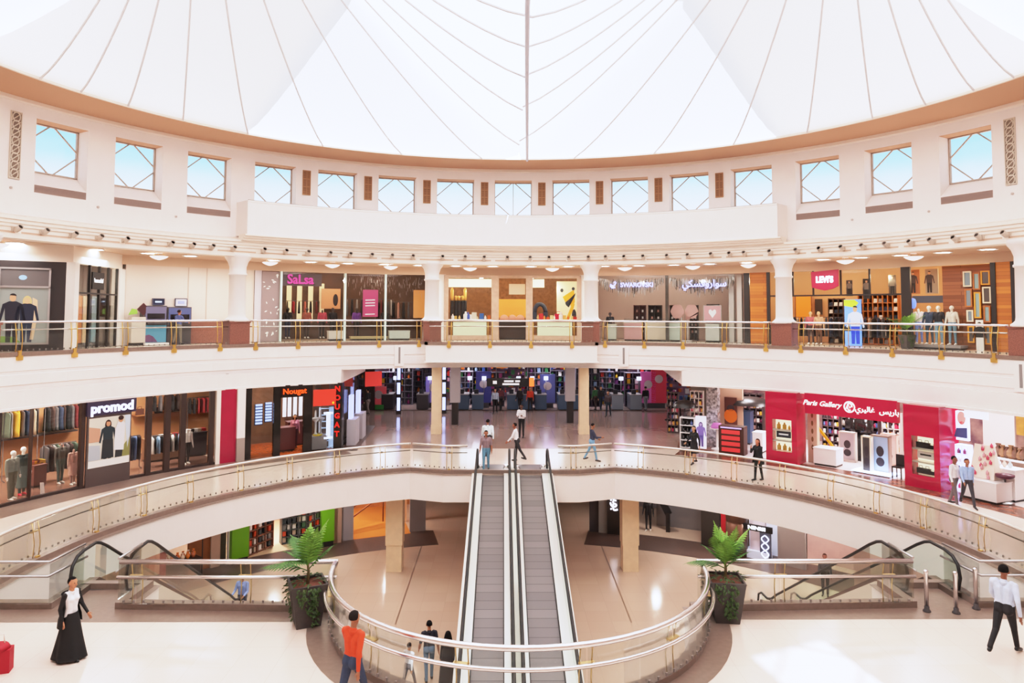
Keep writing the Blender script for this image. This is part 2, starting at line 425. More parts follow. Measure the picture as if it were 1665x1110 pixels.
# ---------------------------------------------------------------- upper gallery ceiling, frieze, wall with windows, roof
mb = MB(); mb.ring([(19.2, 9.5), (30.4, 9.5), (30.4, 9.62), (19.2, 9.62)], -180, 180, 120); struct(mb.build('ceiling_gallery', mat('gallery_ceiling', 'cfb29e', .8)), 'flat beige gallery ceiling with round lights')
FR = [(19.12, 9.36), (19.12, 9.52), (19.2, 9.55), (19.2, 9.74), (19.12, 9.78), (19.12, 9.86), (19.05, 9.9), (19.05, 10.0), (18.98, 10.03), (18.98, 10.14), (19.3, 10.16), (19.75, 10.3), (19.75, 9.36)]
mb = MB(); mb.ring(FR, -180, 180, 180); struct(mb.build('trim_13', CREAM), 'cream moulded frieze above the columns')
DW = 9.1; KW = [-7, -6, -5, -4, -3, -2, -1, 0, 1, 2, 3, 4, 5, 6, 7]
TH0 = .2
wins = [TH0+k*DW for k in KW]
HW = 2.93; ZA, ZB_, ZC, ZD = 10.2, 11.53, 14.03, 14.6
RW, RG = 19.75, 20.45
REARW = [157.2]
allw = sorted(wins + REARW)
mb = MB(); mb.use(WHITE)
edges = [-180]
for t in allw: edges += [t-HW, t+HW]
edges += [180]
edges = [-185.57 if e == -180 else e for e in edges][:-1]
# solid piers between openings, bands below and above
seq = allw
full0 = seq[0]-HW
for i, t in enumerate(seq):
    nx = seq[(i+1) % len(seq)] + (360 if i+1 == len(seq) else 0)
    a, b = t+HW, nx-HW
    n = max(1, int((b-a)/2.5))
    mb.ring([(RW, ZA), (RW, ZD), (RG+.1, ZD), (RG+.1, ZA)], a, b, n)
    mb.ring([(RW, ZA), (RW, ZB_), (RG, 12.1), (RG+.1, 12.1), (RG+.1, ZA)], t-HW, t+HW, 3)     # sloped sill
    mb.ring([(RW, ZC), (RW, ZD), (RG+.1, ZD), (RG+.1, ZC)], t-HW, t+HW, 3)
    mb.use(TAN); mb.ring([(RW+.02, ZC-.012), (RW+.02, ZC), (RG-.06, ZC), (RG-.06, ZC-.012)], t-HW, t+HW, 3); mb.use(WHITE)  # tan strip paints the shade under the head of each opening
struct(mb.build('wall_upper'), 'white curved wall pierced by square windows')
FRAME = mat('window_frame', 'b9a89c', .5)
for i, t in enumerate(allw):
    M = Matrix.Rotation(-rad(t), 4, 'Z') @ Matrix.Translation((0, RG, 0))
    w = RG*math.tan(rad(HW)); z0, z1 = 12.1, ZC
    r = thing('window_%d' % (i+1), None, None); struct(r, 'square window with a diamond lattice in the upper wall')
    mb = MB(); g = .055
    for x0, x1, za, zb in ((-w, -w+g, z0, z1), (w-g, w, z0, z1), (-w, w, z0, z0+g), (-w, w, z1-g, z1)): mb.box(x0, x1, -.06, .06, za, zb, M)
    zm = (z0+z1)/2
    for a, b in (((-w, zm+.08), (-.06, z1)), ((w, zm+.08), (.06, z1)), ((-w, zm-.08), (-.06, z0)), ((w, zm-.08), (.06, z0))):
        mb.bar(M @ Vector((a[0], 0, a[1])), M @ Vector((b[0], 0, b[1])), .05, .05)
    if abs(t) < 2: mb.bar(M @ Vector((0, 0, z0)), M @ Vector((0, 0, z1)), .04, .04)
    mb.build('window_frame', FRAME, r)
    mb = MB(); mb.box(-w, w, .03, .04, z0, z1, M); mb.build('pane', glass('window_glass', 'fbfdff', .3), r)
# brown soffit ring with a light bead
mb = MB(); mb.use(TAN); mb.ring([(16.93, 14.6), (19.9, 14.6), (20.7, 14.75), (20.7, 15.1), (16.93, 14.95)], -180, 180, 120)
mb.use(CREAM); mb.ring([(16.9, 14.56), (17.0, 14.56), (17.0, 14.98), (16.9, 14.98)], -180, 180, 120)
mb.ring([(19.55, 14.47), (19.62, 14.45), (19.8, 14.45), (19.8, 14.62), (19.55, 14.62)], -180, 180, 120)
struct(mb.build('trim_14'), 'tan soffit ring under the tent roof')
# tent roof: two cones of fabric meeting in a valley on the centre line
FAB = fabric_mat('tent_fabric', 'f7efe9', .55)
AP = [Vector((-8.9, .3, 20.6)), Vector((8.9, .3, 20.6))]
def bound(i, a):      # boundary of one half: valley line x=.3 or ring
    A = AP[i]; d = Vector((math.sin(a), math.cos(a)))
    R = 16.95
    b = A.x*d.x+A.y*d.y; c = A.x**2+A.y**2-R*R
    t = -b+math.sqrt(b*b-c)
    p = Vector((A.x, A.y))+d*t
    if (p.x > .25 and i == 0) or (p.x < .25 and i == 1):
        t = (.25-A.x)/d.x; p = Vector((A.x, A.y))+d*t
    return Vector((p.x, p.y, 14.62+.0*t))
def fab_pt(i, a, u):
    A = AP[i]; B = bound(i, a)
    p = B+(A-B)*u; p.z = B.z+(A.z-B.z)*(u**1.35)
    return p
roof = thing('ceiling_tent', None, None); struct(roof, 'white translucent tent roof of two fabric cones')
for i in (0, 1):
    mb = MB(); mb.smooth = True
    NA, NU = 120, 12
    rows = [[fab_pt(i, 2*PI*k/NA, u/NU) for u in range(NU)] for k in range(NA)]
    ids = [mb.pts(r_) for r_ in rows]; ap = mb.pts([AP[i]])[0]
    for k in range(NA):
        a, b = ids[k], ids[(k+1) % NA]
        for u in range(NU-1): mb.face((a[u], b[u], b[u+1], a[u+1]))
        mb.face((a[-1], b[-1], ap))
    mb.build('fabric_cone', FAB, roof)
for i in (0, 1):      # added fabric sheet above the tent, dims the daylight in its far corners
    src = [o for o in roof.children if o.name.startswith('fabric_cone')][i]
    bm = bmesh.new(); bm.from_mesh(src.data)
    for v in bm.verts: v.co.z += .35
    s = -1 if i == 0 else 1
    p1, p2 = ((-11.96, 12.01), (-8.3, 8.2)) if i == 0 else ((11.9, 12.0), (8.4, 8.2))
    d = Vector((p2[0]-p1[0], p2[1]-p1[1], 0)); n = Vector((0, 0, 1)).cross(d)*(1 if i == 0 else -1)
    bmesh.ops.bisect_plane(bm, geom=bm.verts[:]+bm.edges[:]+bm.faces[:], plane_co=(*p1, 0), plane_no=n, clear_outer=True)
    bmesh.ops.bisect_plane(bm, geom=bm.verts[:]+bm.edges[:]+bm.faces[:], plane_co=(0, 2, 0), plane_no=(0, 1, 0), clear_inner=True)
    bmesh.ops.bisect_plane(bm, geom=bm.verts[:]+bm.edges[:]+bm.faces[:], plane_co=(5.5*s, 0, 0), plane_no=(s, 0, 0), clear_inner=True)
    me = bpy.data.meshes.new('added_shade_layer'); bm.to_mesh(me); bm.free(); me.materials.clear(); me.materials.append(FAB)
    o = bpy.data.objects.new('added_shade_layer', me); COL.objects.link(o); o.parent = roof
SEAM = mat('seam_tape', 'c8c2c2', .8, emit=.13)  # weak glow stands in for daylight coming through the seam cloth
seamsL = [-56.9, -47.5, -37.1, -25.7, -13.3, -0.3, 12.2, 23.9]
seamsR = [63.1, 53.8, 42.9, 31.6, 18.7, 5.4, -7.6, -19.6]
for i, ss in ((0, seamsL+[-150, -135, -120, -105, -92, 34, 49, 65.5, 80.5, 94, 110, 125, 180]), (1, seamsR+[150, 135, 120, 105, 92, -34, -49, -65.5, -80.5, -94, -110, -125, 180])):
    for a in ss:
        pts = [fab_pt(i, rad(a), u/14)-Vector((0, 0, .03)) for u in range(15)]
        mb = MB(); mb.tube(pts, .038, 5); mb.build('seam', SEAM, roof)
mb = MB(); mb.tube([(.73, 16.9, 14.53), (.27, 4, 14.53), (.1, -1.25, 14.53), (.1, -16.9, 14.53)], .07, 8); mb.build('valley_cable', mat('valley_grey', 'bab6bc', .8, emit=.12), roof)  # slight glow lightens the cable in place of light falling on it

# ---------------------------------------------------------------- wall fittings
VENTM = mat('bronze_grille', 'a9805c', .5, .3)
SLOT = mat('grille_dark', '6e4c34', .7)
for i, k in enumerate([-4, -3, -2, -1, 0, 1, 2, 3]):
    t = TH0+(k+.5)*DW+(.0 if k != -4 else -.1)
    r = pthing('wall_vent', ['bronze wall vent, leftmost of the eight between the middle windows', 'bronze wall vent, second from left between the middle windows', 'bronze wall vent, third from left between the middle windows',
        'bronze wall vent just left of the centre window', 'bronze wall vent just right of the centre window', 'bronze wall vent, third from right between the middle windows', 'bronze wall vent, second from right between the middle windows',
        'bronze wall vent, rightmost of the eight between the middle windows'][i], 'vent', 19.72, t, 12.66, 'bronze vents between the windows')
    mb = MB(); w = .17
    for x0, x1, a, b in ((-w-.03, -w, 0, 1.25), (w, w+.03, 0, 1.25), (-w, w, 0, .04), (-w, w, 1.21, 1.25), (-w, w, .39, .43), (-w, w, .8, .84), (-.015, .015, 0, 1.25)): mb.box(x0, x1, -.03, .04, a, b)
    mb.build('frame', VENTM, r)
    mb = MB()
    for q in range(24): mb.bar((-w, 0, .05+q*.05), (w, 0, .05+q*.05), .02, .025)
    mb.build('grille', VENTM, r)
    MB().box(-w, w, .01, .03, 0, 1.25).build('backing', SLOT, r)
for s, nm in ((-1, 'left'), (1, 'right')):
    r = pthing('ornate_grille', 'tall narrow filigree grille near the %s end of the upper wall' % nm, 'vent', 19.72, 68.75*s+.1, 11.58, 'filigree grilles of the upper wall')
    mb = MB(); w = .17
    for x0, x1, a, b in ((-w-.03, -w, 0, 2.5), (w, w+.03, 0, 2.5), (-w, w, 0, .05), (-w, w, 2.45, 2.5)): mb.box(x0, x1, -.03, .04, a, b)
    mb.build('frame', mat('pale_stone_frame', 'cfc2b4', .6), r)
    mb = MB()
    for q in range(8):
        z = .2+q*.3
        mb.tube([(w*.8*math.cos(a)*(1 if q % 2 else -1), -.01, z+.17*math.sin(a)) for a in [j*PI/6 for j in range(13)]], .025, 5)
        mb.tube([(-w, -.01, z-.15), (0, -.01, z), (w, -.01, z+.15)], .02, 5)
    mb.build('scrollwork', mat('pale_scroll', 'd8ccbe', .6), r)
    MB().box(-w, w, .005, .025, 0, 2.5).build('backing', mat('scroll_backing', '8a7a6c', .7), r)
for i, k in enumerate([-7, -6, -5, 5, 6, 7]):
    t = TH0+k*DW
    r = pthing('sill_grille', 'mauve grey air grille under the %s' % ['leftmost upper window', 'second upper window from the left', 'third upper window from the left', 'third upper window from the right', 'second upper window from the right', 'rightmost upper window'][i], 'vent', 19.74, t, 11.22, 'grilles under the end windows')
    w = 19.74*math.tan(rad(HW))*.99
    MB().box(-w, w, -.02, .05, 0, .29).build('panel', mat('mauve_grille', 'a08c86', .7), r)
    mb = MB()
    for q in range(5): mb.box(-w+.03, w-.03, -.035, -.018, .04+q*.05, .06+q*.05)
    mb.build('slat', mat('mauve_slat', '94807a', .7), r)
for i, t in enumerate([-68.9, -59.2, -49.6, 50.2, 59.6, 68.9]):
    mb = MB(); mb.use(mat('sensor_grey', 'cabfba', .5)); mb.cyl((0, .03, 0), (0, -.04, 0), .05); mb.ball((0, -.05, 0), .035)
    tag(mb.build('smoke_sensor', None, None, pol(19.74, t, 11.0+(.25 if abs(t) > 60 else 0)), -rad(t)), 'small round wall sensor below and beside the %s' % ['left filigree grille', 'leftmost window', 'second window from the left', 'second window from the right', 'rightmost window', 'right filigree grille'][i], 'sensor', 'round sensors on the upper wall')
# balcony parapet
mb = MB(); mb.use(WHITE)
BT = 41.2
mb.ring([(18.62, 10.35), (18.62, 11.86), (18.6, 11.88), (18.6, 11.95), (18.8, 11.95), (18.8, 10.35)], -BT, BT+.2, 80)
for s in (-1, 1):
    a = pol(18.62, s*(BT+.1)); b = pol(19.8, s*(BT+.4))
    mb.sweep([a[:2], b[:2]] if s < 0 else [b[:2], a[:2]], [(0, 10.35), (0, 11.95), (-.2, 11.95), (-.2, 10.35)])
mb.ring([(18.65, 10.3), (19.8, 10.3), (19.8, 10.45), (18.65, 10.45)], -BT, BT+.2, 80)
mb.use(CREAM)
mb.ring([(18.66, 10.38), (18.5, 10.36), (18.5, 10.3), (18.62, 10.27), (18.66, 10.2), (18.78, 10.17), (18.8, 10.1), (18.95, 10.08), (19.3, 10.08), (19.3, 10.38)], -BT-.5, BT+.7, 84)
mb.use(STEELD); mb.tube([pol(18.7, -BT+i*(2*BT)/60, 11.97) for i in range(61)], .02, 6)
r = mb.build('balcony_parapet'); struct(r, 'long white curved balcony front below the middle windows'); r.name = 'trim_15'
for t_, l in zip([-17.72, 17.74, 70.33], ('left of the projecting centre bay', 'right of the projecting centre bay', 'at the far right end')):
    r = pthing('slot_panel', 'white slotted panel on the upper gallery edge, ' + l, 'panel', 19.13, t_, 4.02, 'slotted panels on the gallery edge')
    MB().box(-.25, .25, -.03, .06, 0, 1.08).build('plate', WHITE, r); MB().box(-.05, .05, -.045, -.02, .14, .98).build('slot', GREY, r)
# ---------------------------------------------------------------- columns of the upper gallery
CTH = [-71.8, -41.3, -12.55, 12.5, 41.05, 70.3]
cl = ['at the far left edge', 'left of the shop with the pink sign', 'between the pink sign shop and the jewellery boutique', 'between the boutique and the crystal shop', 'between the crystal shop and the jeans shop', 'at the far right edge']
for i, t in enumerate(CTH):
    r = pthing('column', 'round white column on a red granite pedestal, ' + cl[i], 'column', 19.62, t, ZL2, 'columns of the upper gallery'); r['kind'] = 'structure'
    mb = MB(); mb.lathe([(.56, 1.16), (.56, 1.24), (.47, 1.3), (.4, 1.38), (.385, 1.5), (.365, 3.3), (.42, 3.33), (.42, 3.4), (.38, 3.43), (.38, 3.72), (.46, 3.95), (.58, 4.12), (.62, 4.22), (.62, 4.32)], n=28)
    mb.build('shaft', WHITE, r)
    mb = MB(); mb.box(-.46, .46, -.44, .48, 0, 1.1); mb.box(-.5, .5, -.48, .52, 1.1, 1.17); mb.box(-.5, .5, -.48, .52, 0, .12); mb.build('pedestal', GRANITE, r)
# pilasters between the shops behind the columns (flat white piers)
# ---------------------------------------------------------------- spotlights on the frieze
SPT = [-69.62, -66.59, -63.24, -60.2, -56.99, -54.06, -51.21, -48.37, -45.72, -42.75, -38.5, -35.3, -32.04, -28.73, -25.64, -22.33, -19.17, -15.88, -11.19, -7.55, -4.49, -0.73, 2.94, 6.0, 9.16, 12.3, 15.04, 17.95, 20.93, 24.64, 27.83, 31.35, 34.08, 36.23, 39.94, 43.65, 46.85, 49.81, 52.53, 55.51, 58.55, 61.06, 63.87, 66.59, 69.49]
proto = None
LAMPB = mat('spot_body', 'cfc2b6', .4)
for i, t in enumerate(SPT):
    lab = 'white bracket spotlight on the frieze, %s from the left of the row' % nth(i)
    if proto is None:
        proto = pthing('spotlight', lab, 'spotlight', 19.14, t, 9.66, 'spotlights along the frieze')
        MB().box(-.05, .05, -.02, .06, -.07, .09).build('wall_plate', LAMPB, proto)
        MB().tube([(0, 0, .05), (0, -.14, .08), (0, -.2, .05)], .02, 6).build('bracket', LAMPB, proto)
        M = Matrix.Translation((0, -.22, .02)) @ Matrix.Rotation(rad(62), 4, 'X')
        mb = MB(); mb.lathe([(.06, -.15), (.09, -.11), (.1, .17), (.085, .17), (.07, .04)], n=14, M=M); mb.build('lamp_head', LAMPB, proto)
        mb = MB(); mb.lathe([(.082, -.135), (.01, -.135)], n=14, M=M @ Matrix.Rotation(PI, 4, 'X')); mb.build('lens', mat('spot_lens', '4a3a30', .3), proto)
    else:
        o = copy_tree(proto); o.location = pol(19.14, t, 9.66); o.rotation_euler = (0, 0, -rad(t)); o['label'] = lab
# ---------------------------------------------------------------- gallery ceiling lights
DLT = [-63.8, -55.5, -49.6, -44.6, -38.9, -34.0, -29, -23.8, -18.6, -13.6, -8.2, -2.7, 2.9, 8.5, 13.8, 18.8, 23.8, 28.8, 33.8, 38.7, 43.6, 48.2, 52.8, 57.4, 62]
p2 = None
for i, t in enumerate(DLT):
    lab = 'round recessed gallery ceiling light, %s of the row from the left' % nth(i)
    if p2 is None:
        p2 = pthing('ceiling_light', lab, 'ceiling light', 22.4, t, 9.5, 'round lights in the gallery ceiling')
        mb = MB(); mb.lathe([(.3, .0), (.34, -.03), (.38, -.02), (.38, .02)], n=24, caps=False); mb.build('rim', WHITE, p2)
        mb = MB(); mb.lathe([(.31, -.004), (.001, -.004)], n=24, caps=False); mb.build('diffuser', LAMP, p2)
    else:
        o = copy_tree(p2); o.location = pol(22.4, t, 9.5); o.rotation_euler = (0, 0, -rad(t)); o['label'] = lab
BWT = [-66.5, -49.1, -35.0, -26.4, -18.0, -6.2, 6.2, 17.0, 26.8, 34.5, 47.0, 55.0]
p3 = None
BOWL = mat('bowl_glass', 'f2d8cc', .4, emit=.55)
for i, t in enumerate(BWT):
    lab = 'shallow frosted bowl lamp hung under the gallery ceiling, %s from the left' % nth(i)
    if p3 is None:
        p3 = pthing('bowl_lamp', lab, 'ceiling lamp', 21.7, t, 9.5, 'bowl lamps under the gallery ceiling')
        mb = MB(); mb.lathe([(.001, -.34), (.05, -.34), (.16, -.31), (.3, -.25), (.4, -.17), (.38, -.16), (.27, -.22), (.001, -.28)], n=24, caps=False); mb.build('bowl', BOWL, p3)
        for k in range(3):
            a = 2*PI*k/3; MB().cyl((.36*math.cos(a), .36*math.sin(a), -.17), (.12*math.cos(a), .12*math.sin(a), 0), .008, n=6).build('hanger', BRASS, p3)
        MB().cyl((0, 0, -.03), (0, 0, 0), .15).build('ceiling_plate', WHITE, p3)
    else:
        o = copy_tree(p3); o.location = pol(21.7, t, 9.5); o.rotation_euler = (0, 0, -rad(t)); o['label'] = lab
for i, t in enumerate([-66, -54, -42, -30, -18, -6, 6, 18, 30, 42, 54, 66]):
    lamp('gallery_lamp', 'AREA', pol(21.8, t, 9.1), 36, (1, .93, .86), 2.2)
# ---------------------------------------------------------------- balustrades
def cum(path):
    d = [0]
    for a, b in zip(path, path[1:]): d.append(d[-1]+math.hypot(b[0]-a[0], b[1]-a[1]))
    return d
def at_len(path, d, s):
    s = max(0, min(d[-1], s))
    for i in range(len(path)-1):
        if s <= d[i+1]+1e-9:
            u = (s-d[i])/max(1e-9, d[i+1]-d[i]); a, b = path[i], path[i+1]
            return Vector((a[0]+(b[0]-a[0])*u, a[1]+(b[1]-a[1])*u)), Vector((b[0]-a[0], b[1]-a[1])).normalized()
def sub(path, d, s0, s1):
    out = [tuple(at_len(path, d, s0)[0])]
    for p, q in zip(path, d):
        if s0+1e-4 < q < s1-1e-4: out.append(p)
    out.append(tuple(at_len(path, d, s1)[0])); return out
def near_s(path, d, p):
    best = (1e9, 0)
    for i in range(len(path)-1):
        a = Vector(path[i]); b = Vector(path[i+1]); q = Vector(p[:2]); ab = b-a
        u = max(0, min(1, (q-a).dot(ab)/max(1e-9, ab.length_squared)))
        e = (a+ab*u-q).length
        if e < best[0]: best = (e, d[i]+u*ab.length)
    return best[1]
def balustrade(label, path, z, posts, top=1.1, mid=.82, hr=.045, mr=.025, railm=STEEL, midm=STEEL, foot=True, base=.15, side=1, inset=.07, group=None, clips=True, knob=False, gm=GLASS, midoff=.06, pm=None):
    # the path runs along the slab edge; 'side' = +1 when the void lies to the left of travel
    d = cum(path); root = thing('glass_balustrade', label, 'balustrade', (path[0][0], path[0][1], z), 0, group)
    off = (path[0][0], path[0][1], z)
    def offp(pp, o): 
        N = len(pp); out = []
        for i in range(N):
            a = Vector(pp[max(0, i-1)]); b = Vector(pp[min(N-1, i+1)]); t = (b-a).normalized(); n = Vector((-t.y, t.x))*side
            out.append((pp[i][0]+n.x*o, pp[i][1]+n.y*o))
        return out
    gp = offp(path, -inset)
    gd = cum(gp)
    ss = sorted(near_s(path, d, p) for p in posts)
    cuts = [0]+[s for s in ss if .15 < s < d[-1]-.15]+[d[-1]]
    mb = MB(); mb.tube([(x, y, z+top) for x, y in gp], hr, 10); mb.build('handrail', railm, root, off=off)
    mp = offp(path, -inset-midoff); mb = MB(); mb.tube([(x, y, z+mid) for x, y in mp], mr, 8); mb.build('mid_rail', midm, root, off=off)
    for s0, s1 in zip(cuts, cuts[1:]):
        pp = sub(path, d, s0+.02, s1-.02); pp = offp(pp, -inset)
        mb = MB(); mb.sweep(pp, [(-.008, z+base), (-.008, z+top-.05), (.008, z+top-.05), (.008, z+base)]); mb.build('glass_panel', gm, root, off=off)
    if clips:
        mb = MB(); n = int(d[-1]/.22)
        for i in range(n):
            p, t = at_len(path, d, (i+.5)*d[-1]/n); nrm = Vector((-t.y, t.x))*side
            M = Matrix.Translation((p.x-nrm.x*(inset+.03), p.y-nrm.y*(inset+.03), z+base+.06)) @ Matrix.Rotation(math.atan2(t.y, t.x), 4, 'Z')
            mb.box(-.02, .02, -.015, .015, -.03, .03, M)
        tag(mb.build('clip_strip', mat('clip_grey', '8f8682', .4), root, off=off), kind='stuff')
    for s in ss:
        p, t = at_len(path, d, s); n = Vector((-t.y, t.x))*side
        M = Matrix.Translation((p.x, p.y, z)) @ Matrix.Rotation(math.atan2(t.y, t.x)+(0 if side > 0 else PI), 4, 'Z')    # local +y points to the void
        mb = MB()
        for q in (-.11, .11):
            mb.tube([(q, -inset+.0-.0, top-.03), (q*1.0, -inset+.05, top*.75), (q*1.0, -inset+.09, top*.45), (q, -inset+.06, base)], .017 if pm is None else .013, 6, M=M)
        mb.box(-.14, .14, -inset-.05, -inset+.03, mid-.012, mid+.012, M)
        po = mb.build('post', pm or BRASS, root, off=off)
        if foot:
            mb = MB(); mb.box(-.1, .1, -.02, .11, -.17, .0, M); mb.box(-.06, .06, .0, .08, 0, .18, M); mb.build('foot_bracket', BRASS, po, off=off)
        if knob:
            MB().ball(M @ Vector((0, -inset-.08, mid)), .045).build('knob', BLACK, po, off=off)
    return root
def pp_(R, l): return [pol(R, t) for t in l]
# upper gallery, bay by bay between the pedestals
L2P = [-68.45, -62.33, -56.28, -50.17, -44.06, -39.13, -33.05, -26.96, -20.88, -14.67, 14.83, 20.93, 26.83, 32.94, 38.93, 43.79, 49.77, 55.68, 61.56, 67.48]
PT = CTH; g = 1.45
bays = [(PT[0]+g, PT[1]-g, 'before the black fashion shop'), (PT[1]+g, PT[2]-g, 'in front of the shop with the pink sign'), (PT[3]+g, PT[4]-g, 'in front of the crystal jewellery shop'), (PT[4]+g, PT[5]-g, 'in front of the jeans shop')]
for a, b, l in bays:
    balustrade('curved glass balustrade of the upper gallery ' + l, arc(19.18, b, a, 2), ZL2, [pol(19.18, t) for t in L2P if a-.5 < t < b+.5], top=1.2, mid=.92, base=.12, side=1, group='balustrades of the upper gallery')
balustrade('straight glass balustrade of the projecting centre bay', [(4.2, 17.75), (-4.24, 17.75)], ZL2, [(x, 17.75) for x in (-3.22, -1.12, .98, 3.08)], top=1.2, mid=.92, base=.12, side=1, group='balustrades of the upper gallery')
# middle level round the void
L1L = [-86.06, -76.28, -68.25, -60.26, -51.39, -42.51, -33.75, -25.16]
L1R = [24.67, 33.46, 42.06, 50.67, 59.15, 66.97, 74.68, 84.07]
EL = arc(13.04, -19.75, -99, 2); ER = arc(13.04, 99, 19.5, 2)
MIDD = mat('mid_rail_grey', '8d8782', .35, .8); HRW = mat('handrail_white_steel', 'efe3da', .25, .6)
balustrade('long curved glass balustrade on the left side of the void', EL, 0, [pol(13.04, t) for t in L1L]+[pol(13.04, -94)], railm=HRW, midm=MIDD, mr=.02, knob=True, top=1.12, pm=BRASSP, group='balustrades round the void')
balustrade('long curved glass balustrade on the right side of the void', ER, 0, [pol(13.04, t) for t in L1R]+[pol(13.04, 93.5)], railm=HRW, midm=MIDD, mr=.02, knob=True, top=1.12, pm=BRASSP, group='balustrades round the void')
balustrade('short glass balustrade between the left side rail and the moving walks', [(-1.95, 11.73), (-2.9, 11.73), (-4.37, 12.28)], 0, [(-2.72, 11.73)], railm=HRW, midm=MIDD, mr=.02, knob=True, top=1.12, pm=BRASSP, group='balustrades round the void')
balustrade('short glass balustrade between the moving walks and the right side rail', [(4.3, 12.29), (2.75, 11.73), (1.9, 11.73)], 0, [(2.55, 11.73)], railm=HRW, midm=MIDD, mr=.02, knob=True, top=1.12, pm=BRASSP, group='balustrades round the void')
# near edge
bump = arc(4.07, 90, 270, 5, (-.1, -2.3))
balustrade('semicircular glass balustrade bulging over the near side of the void', [(-4.17, -2.3)]+bump[::-1][1:-1]+[(3.97, -2.3)], 0, [(-.1+4.07*math.sin(rad(t)), -2.3+4.07*math.cos(rad(t))) for t in (104, 138, 165, 195, 222, 256)], side=1, top=1.08, mid=.78, hr=.055, mr=.04, foot=False, midoff=.12, pm=BRASSP, group='balustrades of the near edge')
balustrade('straight glass balustrade left of the left planter', [(-9.12, -2.15), (-4.2, -2.15)], 0, [(-8.75, -2.15), (-6.3, -2.15)], side=1, top=1.08, mid=.78, hr=.055, mr=.04, foot=False, midoff=.12, pm=BRASSP, group='balustrades of the near edge')
balustrade('straight glass balustrade right of the right planter', [(3.97, -2.15), (8.95, -2.15)], 0, [(5.9, -2.15), (8.4, -2.15)], side=1, top=1.08, mid=.78, hr=.055, mr=.04, foot=False, midoff=.12, pm=BRASSP, group='balustrades of the near edge')
balustrade('glass balustrade left of the left escalator landing', [(-16, -2.15), (-10.72, -2.15), (-10.72, -.95)], 0, [(-14, -2.15)], side=1, top=1.08, mid=.78, hr=.03, mr=.03, railm=STEELD, midm=STEELD, foot=False, clips=False, group='balustrades of the near edge')
balustrade('glass wing panel on the right of the left escalator landing', [(-9.2, -.95), (-9.2, -2.0)], 0, [], side=1, top=1.08, mid=.78, hr=.03, mr=.02, railm=STEELD, midm=STEELD, foot=False, clips=False, group='balustrades of the near edge')
balustrade('glass wing panel on the left of the right escalator landing', [(9.03, -2.0), (9.03, -.95)], 0, [], side=1, top=1.08, mid=.78, hr=.03, mr=.02, railm=STEELD, midm=STEELD, foot=False, clips=False, group='balustrades of the near edge')
balustrade('glass balustrade right of the right escalator landing', [(10.52, -.95), (10.52, -2.15), (16, -2.15)], 0, [(14, -2.15)], side=1, top=1.08, mid=.78, hr=.03, mr=.03, railm=STEELD, midm=STEELD, foot=False, clips=False, group='balustrades of the near edge')

# ---------------------------------------------------------------- two inclined moving walks on the centre line
PALLET = mat('grooved_pallet', '8a8488', .45, .4)
def stripe_mat(m, axis_row, size, dark, lite):
    nt = m.node_tree; N = nt.nodes; L = nt.links; b = N['Principled BSDF']
    tc = N.new('ShaderNodeTexCoord'); br = N.new('ShaderNodeTexBrick'); br.offset = 0
    br.inputs['Color1'].default_value = (*srgb(dark), 1); br.inputs['Color2'].default_value = (*srgb(lite), 1); br.inputs['Mortar'].default_value = (*srgb('5c575a'), 1)
    br.inputs['Scale'].default_value = 1; br.inputs['Brick Width'].default_value = 4; br.inputs['Row Height'].default_value = size; br.inputs['Mortar Size'].default_value = .012
    mp = N.new('ShaderNodeMapping'); mp.inputs['Location'].default_value = (2, 0, 0); L.new(tc.outputs['Object'], mp.inputs['Vector']); L.new(mp.outputs['Vector'], br.inputs['Vector']); L.new(br.outputs['Color'], b.inputs['Base Color'])
stripe_mat(PALLET, 1, .4, '7a7476', '857f80')
DECKW = mat('white_deck', 'e9e6e4', .3, .3)
SIDEW = mat('white_side_panel', 'efe8e2', .5)
YT, SL = 11.87, .2432
YB = YT+ZL0/SL
def wz(y): return 0 if y > YT+.5 else (ZL0 if y < YB-.5 else max(ZL0, min(0, (y-YT)*SL)))
ys = [12.6, 12.2, YT+.1, YT-.2, 8, 4, 0, -4, YB+.3, YB-.1, -8.0]
